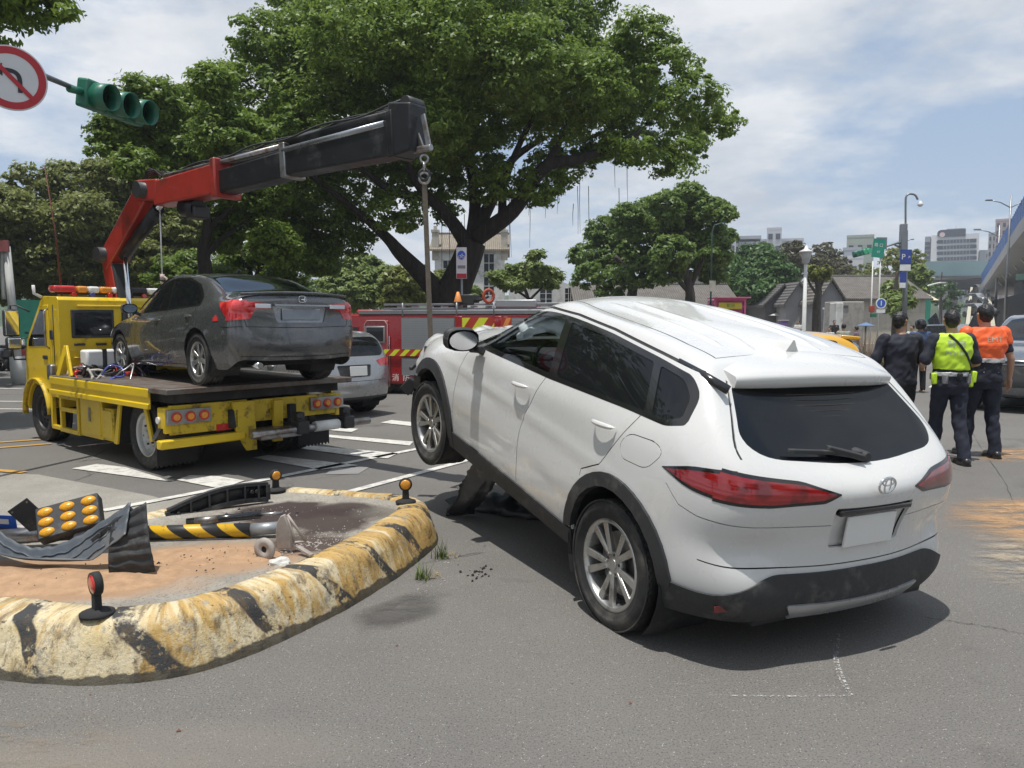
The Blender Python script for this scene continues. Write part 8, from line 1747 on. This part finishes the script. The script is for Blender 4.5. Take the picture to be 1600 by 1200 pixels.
# far buildings
mat('tower_grey',(.28,.30,.34),.7,var=.08,scale=.2); mat('tower_pale',(.42,.43,.46),.6,var=.06,scale=.2); mat('tower_pink',(.34,.28,.29),.7,var=.08,scale=.2); mat('tower_white',(.62,.63,.65),.5,var=.04,scale=.2); mat('glass_band',(.035,.045,.065),.15,coat=.6); mat('tower_green',(.26,.30,.26),.7)
def block(label,u0,u1,v,d,depth,m,rows=0,cols=0,name='building',win='window_dark',fill=(.6,.45)):
    a=at(u0,v,d);b_=at(u1,v,d); w=b_.x-a.x; t=thing(name,label,'building',((a.x+b_.x)/2,d,0),(0,0,-math.atan2((a.x+b_.x)/2,d))); z=a.z; MB().box((0,depth/2,z/2),(w,depth,z)).build('wall',MATS[m],t); MB().box((0,depth/2,z+.3),(w*1.01,depth*1.01,.6)).build('roof',MATS[m],t)
    if rows:
        z0=max(0,at(u0,500,d).z-2); cw=w/cols; rh=(z-z0)/rows; me=MB().box((0,0,0),(cw*fill[0],.3,rh*fill[1])).mesh('window',MATS[win])
        for i in range(rows):
            for j in range(cols): q=link(bpy.data.objects.new('window',me),t); q.location=(-w/2+cw*(j+.5),-.1,z0+rh*(i+.45))
    return t
b1=block('pale grey apartment block with a flat projecting roof behind the deep green tree',1128,1150,362,200,14,'tower_pale',9,2); x=at(1160,372,200).x-b1.location.x; MB().box((x,6,at(1160,371,200).z),(9,10,.8)).build('roof_slab',MATS['tower_grey'],b1); MB().box((x+2,7,at(1160,378,200).z/2),(6,10,at(1160,376,200).z)).build('wall',MATS['tower_grey'],b1)
block('wide low grey hillside block under the square stair tower',1150,1252,377,210,16,'tower_pale',6,10); block('square stair tower on top of the hillside block',1199,1221,359,205,8,'tower_pale',8,2,win='glass_band')
block('plain greenish grey slab building behind the green traffic light',1325,1364,371,180,14,'tower_green',5,3,fill=(.5,.25)); block('dark low building below the far traffic light',1318,1345,391,160,12,'tower_grey',3,3); block('low blue shed building with a yellow roof band under the far signal',1325,1348,404,150,10,'tower_pale',3,3)
def modern():
    d=250; a=at(1459,366,d); b_=at(1528,366,d); t=thing('building','white office building with dark ribbon windows and a rounded corner above the bridge','building',((a.x+b_.x)/2,d,0),(0,0,-math.atan2((a.x+b_.x)/2,d))); x=t.location.x; S_=lambda u,v:(at(u,v,d).x-x,at(u,v,d).z)
    X0,_=S_(1459,390);X1,_=S_(1524,390); zt=S_(0,366)[1]; MB().box(((X0+X1)/2,8,zt/2),(X1-X0,16,zt)).build('wall',MATS['tower_white'],t); 
    xa,xb=S_(1450,390)[0],S_(1458,390)[0]; z2=S_(0,367)[1]; MB().box(((xa+xb)/2,8,z2/2),(xb-xa,14,z2)).build('stair_wing',MATS['tower_grey'],t)
    for k in range(7): z=S_(0,378+7.5*k)[1]; MB().box(((xa+xb)/2,.9,z),(xb-xa-.2,.3,.9)).build('window',MATS['glass_band'],t)
    for k,v in enumerate((377,386,395,404,413)):
        u0=1467; q0=S_(u0,v)[0];q1=S_(1521,v)[0]; z=S_(0,v)[1]; h=.55; pts=[(q0+.5-.5*math.sin(PI*i/8),z+h*math.cos(PI*i/8)) for i in range(9)]; 
        MB().prism([(q1,z+h)]+pts+[(q1,z-h)],-.25,.1,'y').build('ribbon_window',MATS['glass_band'],t)
        for j in range(9): MB().box((q0+2+(q1-q0-3)*j/9,-.3,z),(.18,.12,h*2)).build('mullion',MATS['tower_grey'],t)
    # rounded crown with the dark recess and the round pale emblem
    c0=S_(1470,362); c1=S_(1507,362); MB().prism([(c1[0],S_(0,364)[1]+1.15)]+[(c0[0]+.8-1.2*math.sin(PI*i/10),S_(0,364)[1]+1.15*math.cos(PI*i/10)) for i in range(11)]+[(c1[0],S_(0,364)[1]-1.15)],-.4,10,'y').build('dark_crown',MATS['glass_band'],t); MB().prism([(S_(1475,390)[0],S_(0,361)[1]),(S_(1505,390)[0],S_(0,361)[1]),(S_(1505,390)[0],S_(0,357)[1]),(S_(1480,390)[0],S_(0,357)[1])],-.2,12,'y').build('roof_screen',MATS['tower_grey'],t)
    e=S_(1475,366); MB().lathe([(.001,-.55),(.8,-.55),(.8,-.4),(.001,-.4)],'y',24,(e[0],0,e[1]),smooth=False).build('round_emblem',mat('emblem_pale',(.6,.45,.45),.5),t)
    xa,xb=S_(1525,390)[0],S_(1533,390)[0]; z2=S_(0,392)[1]; MB().box(((xa+xb)/2,8,z2/2),(xb-xa,14,z2)).build('side_wing',MATS['tower_grey'],t); p=S_(1494,350); MB().cyl((p[0],5,zt),(p[0],5,p[1]),.12,n=6).build('mast',MATS['tower_grey'],t)
modern()
block('hazy blue grey tower right of the office building',1534,1546,393,300,10,'tower_grey',10,2); block('tall pinkish residential tower at the right edge behind the flyover',1560,1608,344,230,18,'tower_pink',14,6,fill=(.5,.5)); block('slimmer pale tower left of the pinkish residential tower',1546,1562,366,240,16,'tower_pale',12,3,fill=(.5,.5))
block('grey far buildings under the bridge at the end of the street',1475,1512,452,260,10,'tower_pale',6,5); block('dark far building behind the bridge piers',1500,1520,440,240,10,'tower_grey',7,3)
block('far grey white building low behind the left trees',60,110,440,140,10,'tower_pale',4,4)
# wooded rise behind everything on the left and centre
hg=[]
for i in range(61):
    x=-260+i*10; row=[]
    for k in range(8): y=210+k*14; row.append((x,y,max(0,(math.sin(k/7*PI))*(9+5*mnoise.noise(Vector((x*.02,k*.3,0)))+ (4 if x<-20 else 0)))))
    hg.append(row)
tag(MB().grid(hg).build('wooded_hill',mat('hill_green',(.045,.075,.035),.95,var=.4,scale=.15,bump=1,bscale=.6)),kind='structure')
# faint summer haze over the whole place
hz=MB().box((20,470,18.5),(1500,1000,41)); hzo=hz.build('haze',None); hzo.data.materials.clear()
n=bpy.data.materials.new('haze_air'); n.use_nodes=True; nt=n.node_tree; nt.nodes.clear(); o_=nt.nodes.new('ShaderNodeOutputMaterial'); pv=nt.nodes.new('ShaderNodeVolumePrincipled'); pv.inputs['Color'].default_value=(.86,.92,1,1); pv.inputs['Density'].default_value=.0007; pv.inputs['Anisotropy'].default_value=.2; nt.links.new(pv.outputs[0],o_.inputs['Volume']); hzo.data.materials.append(n); tag(hzo,kind='stuff')
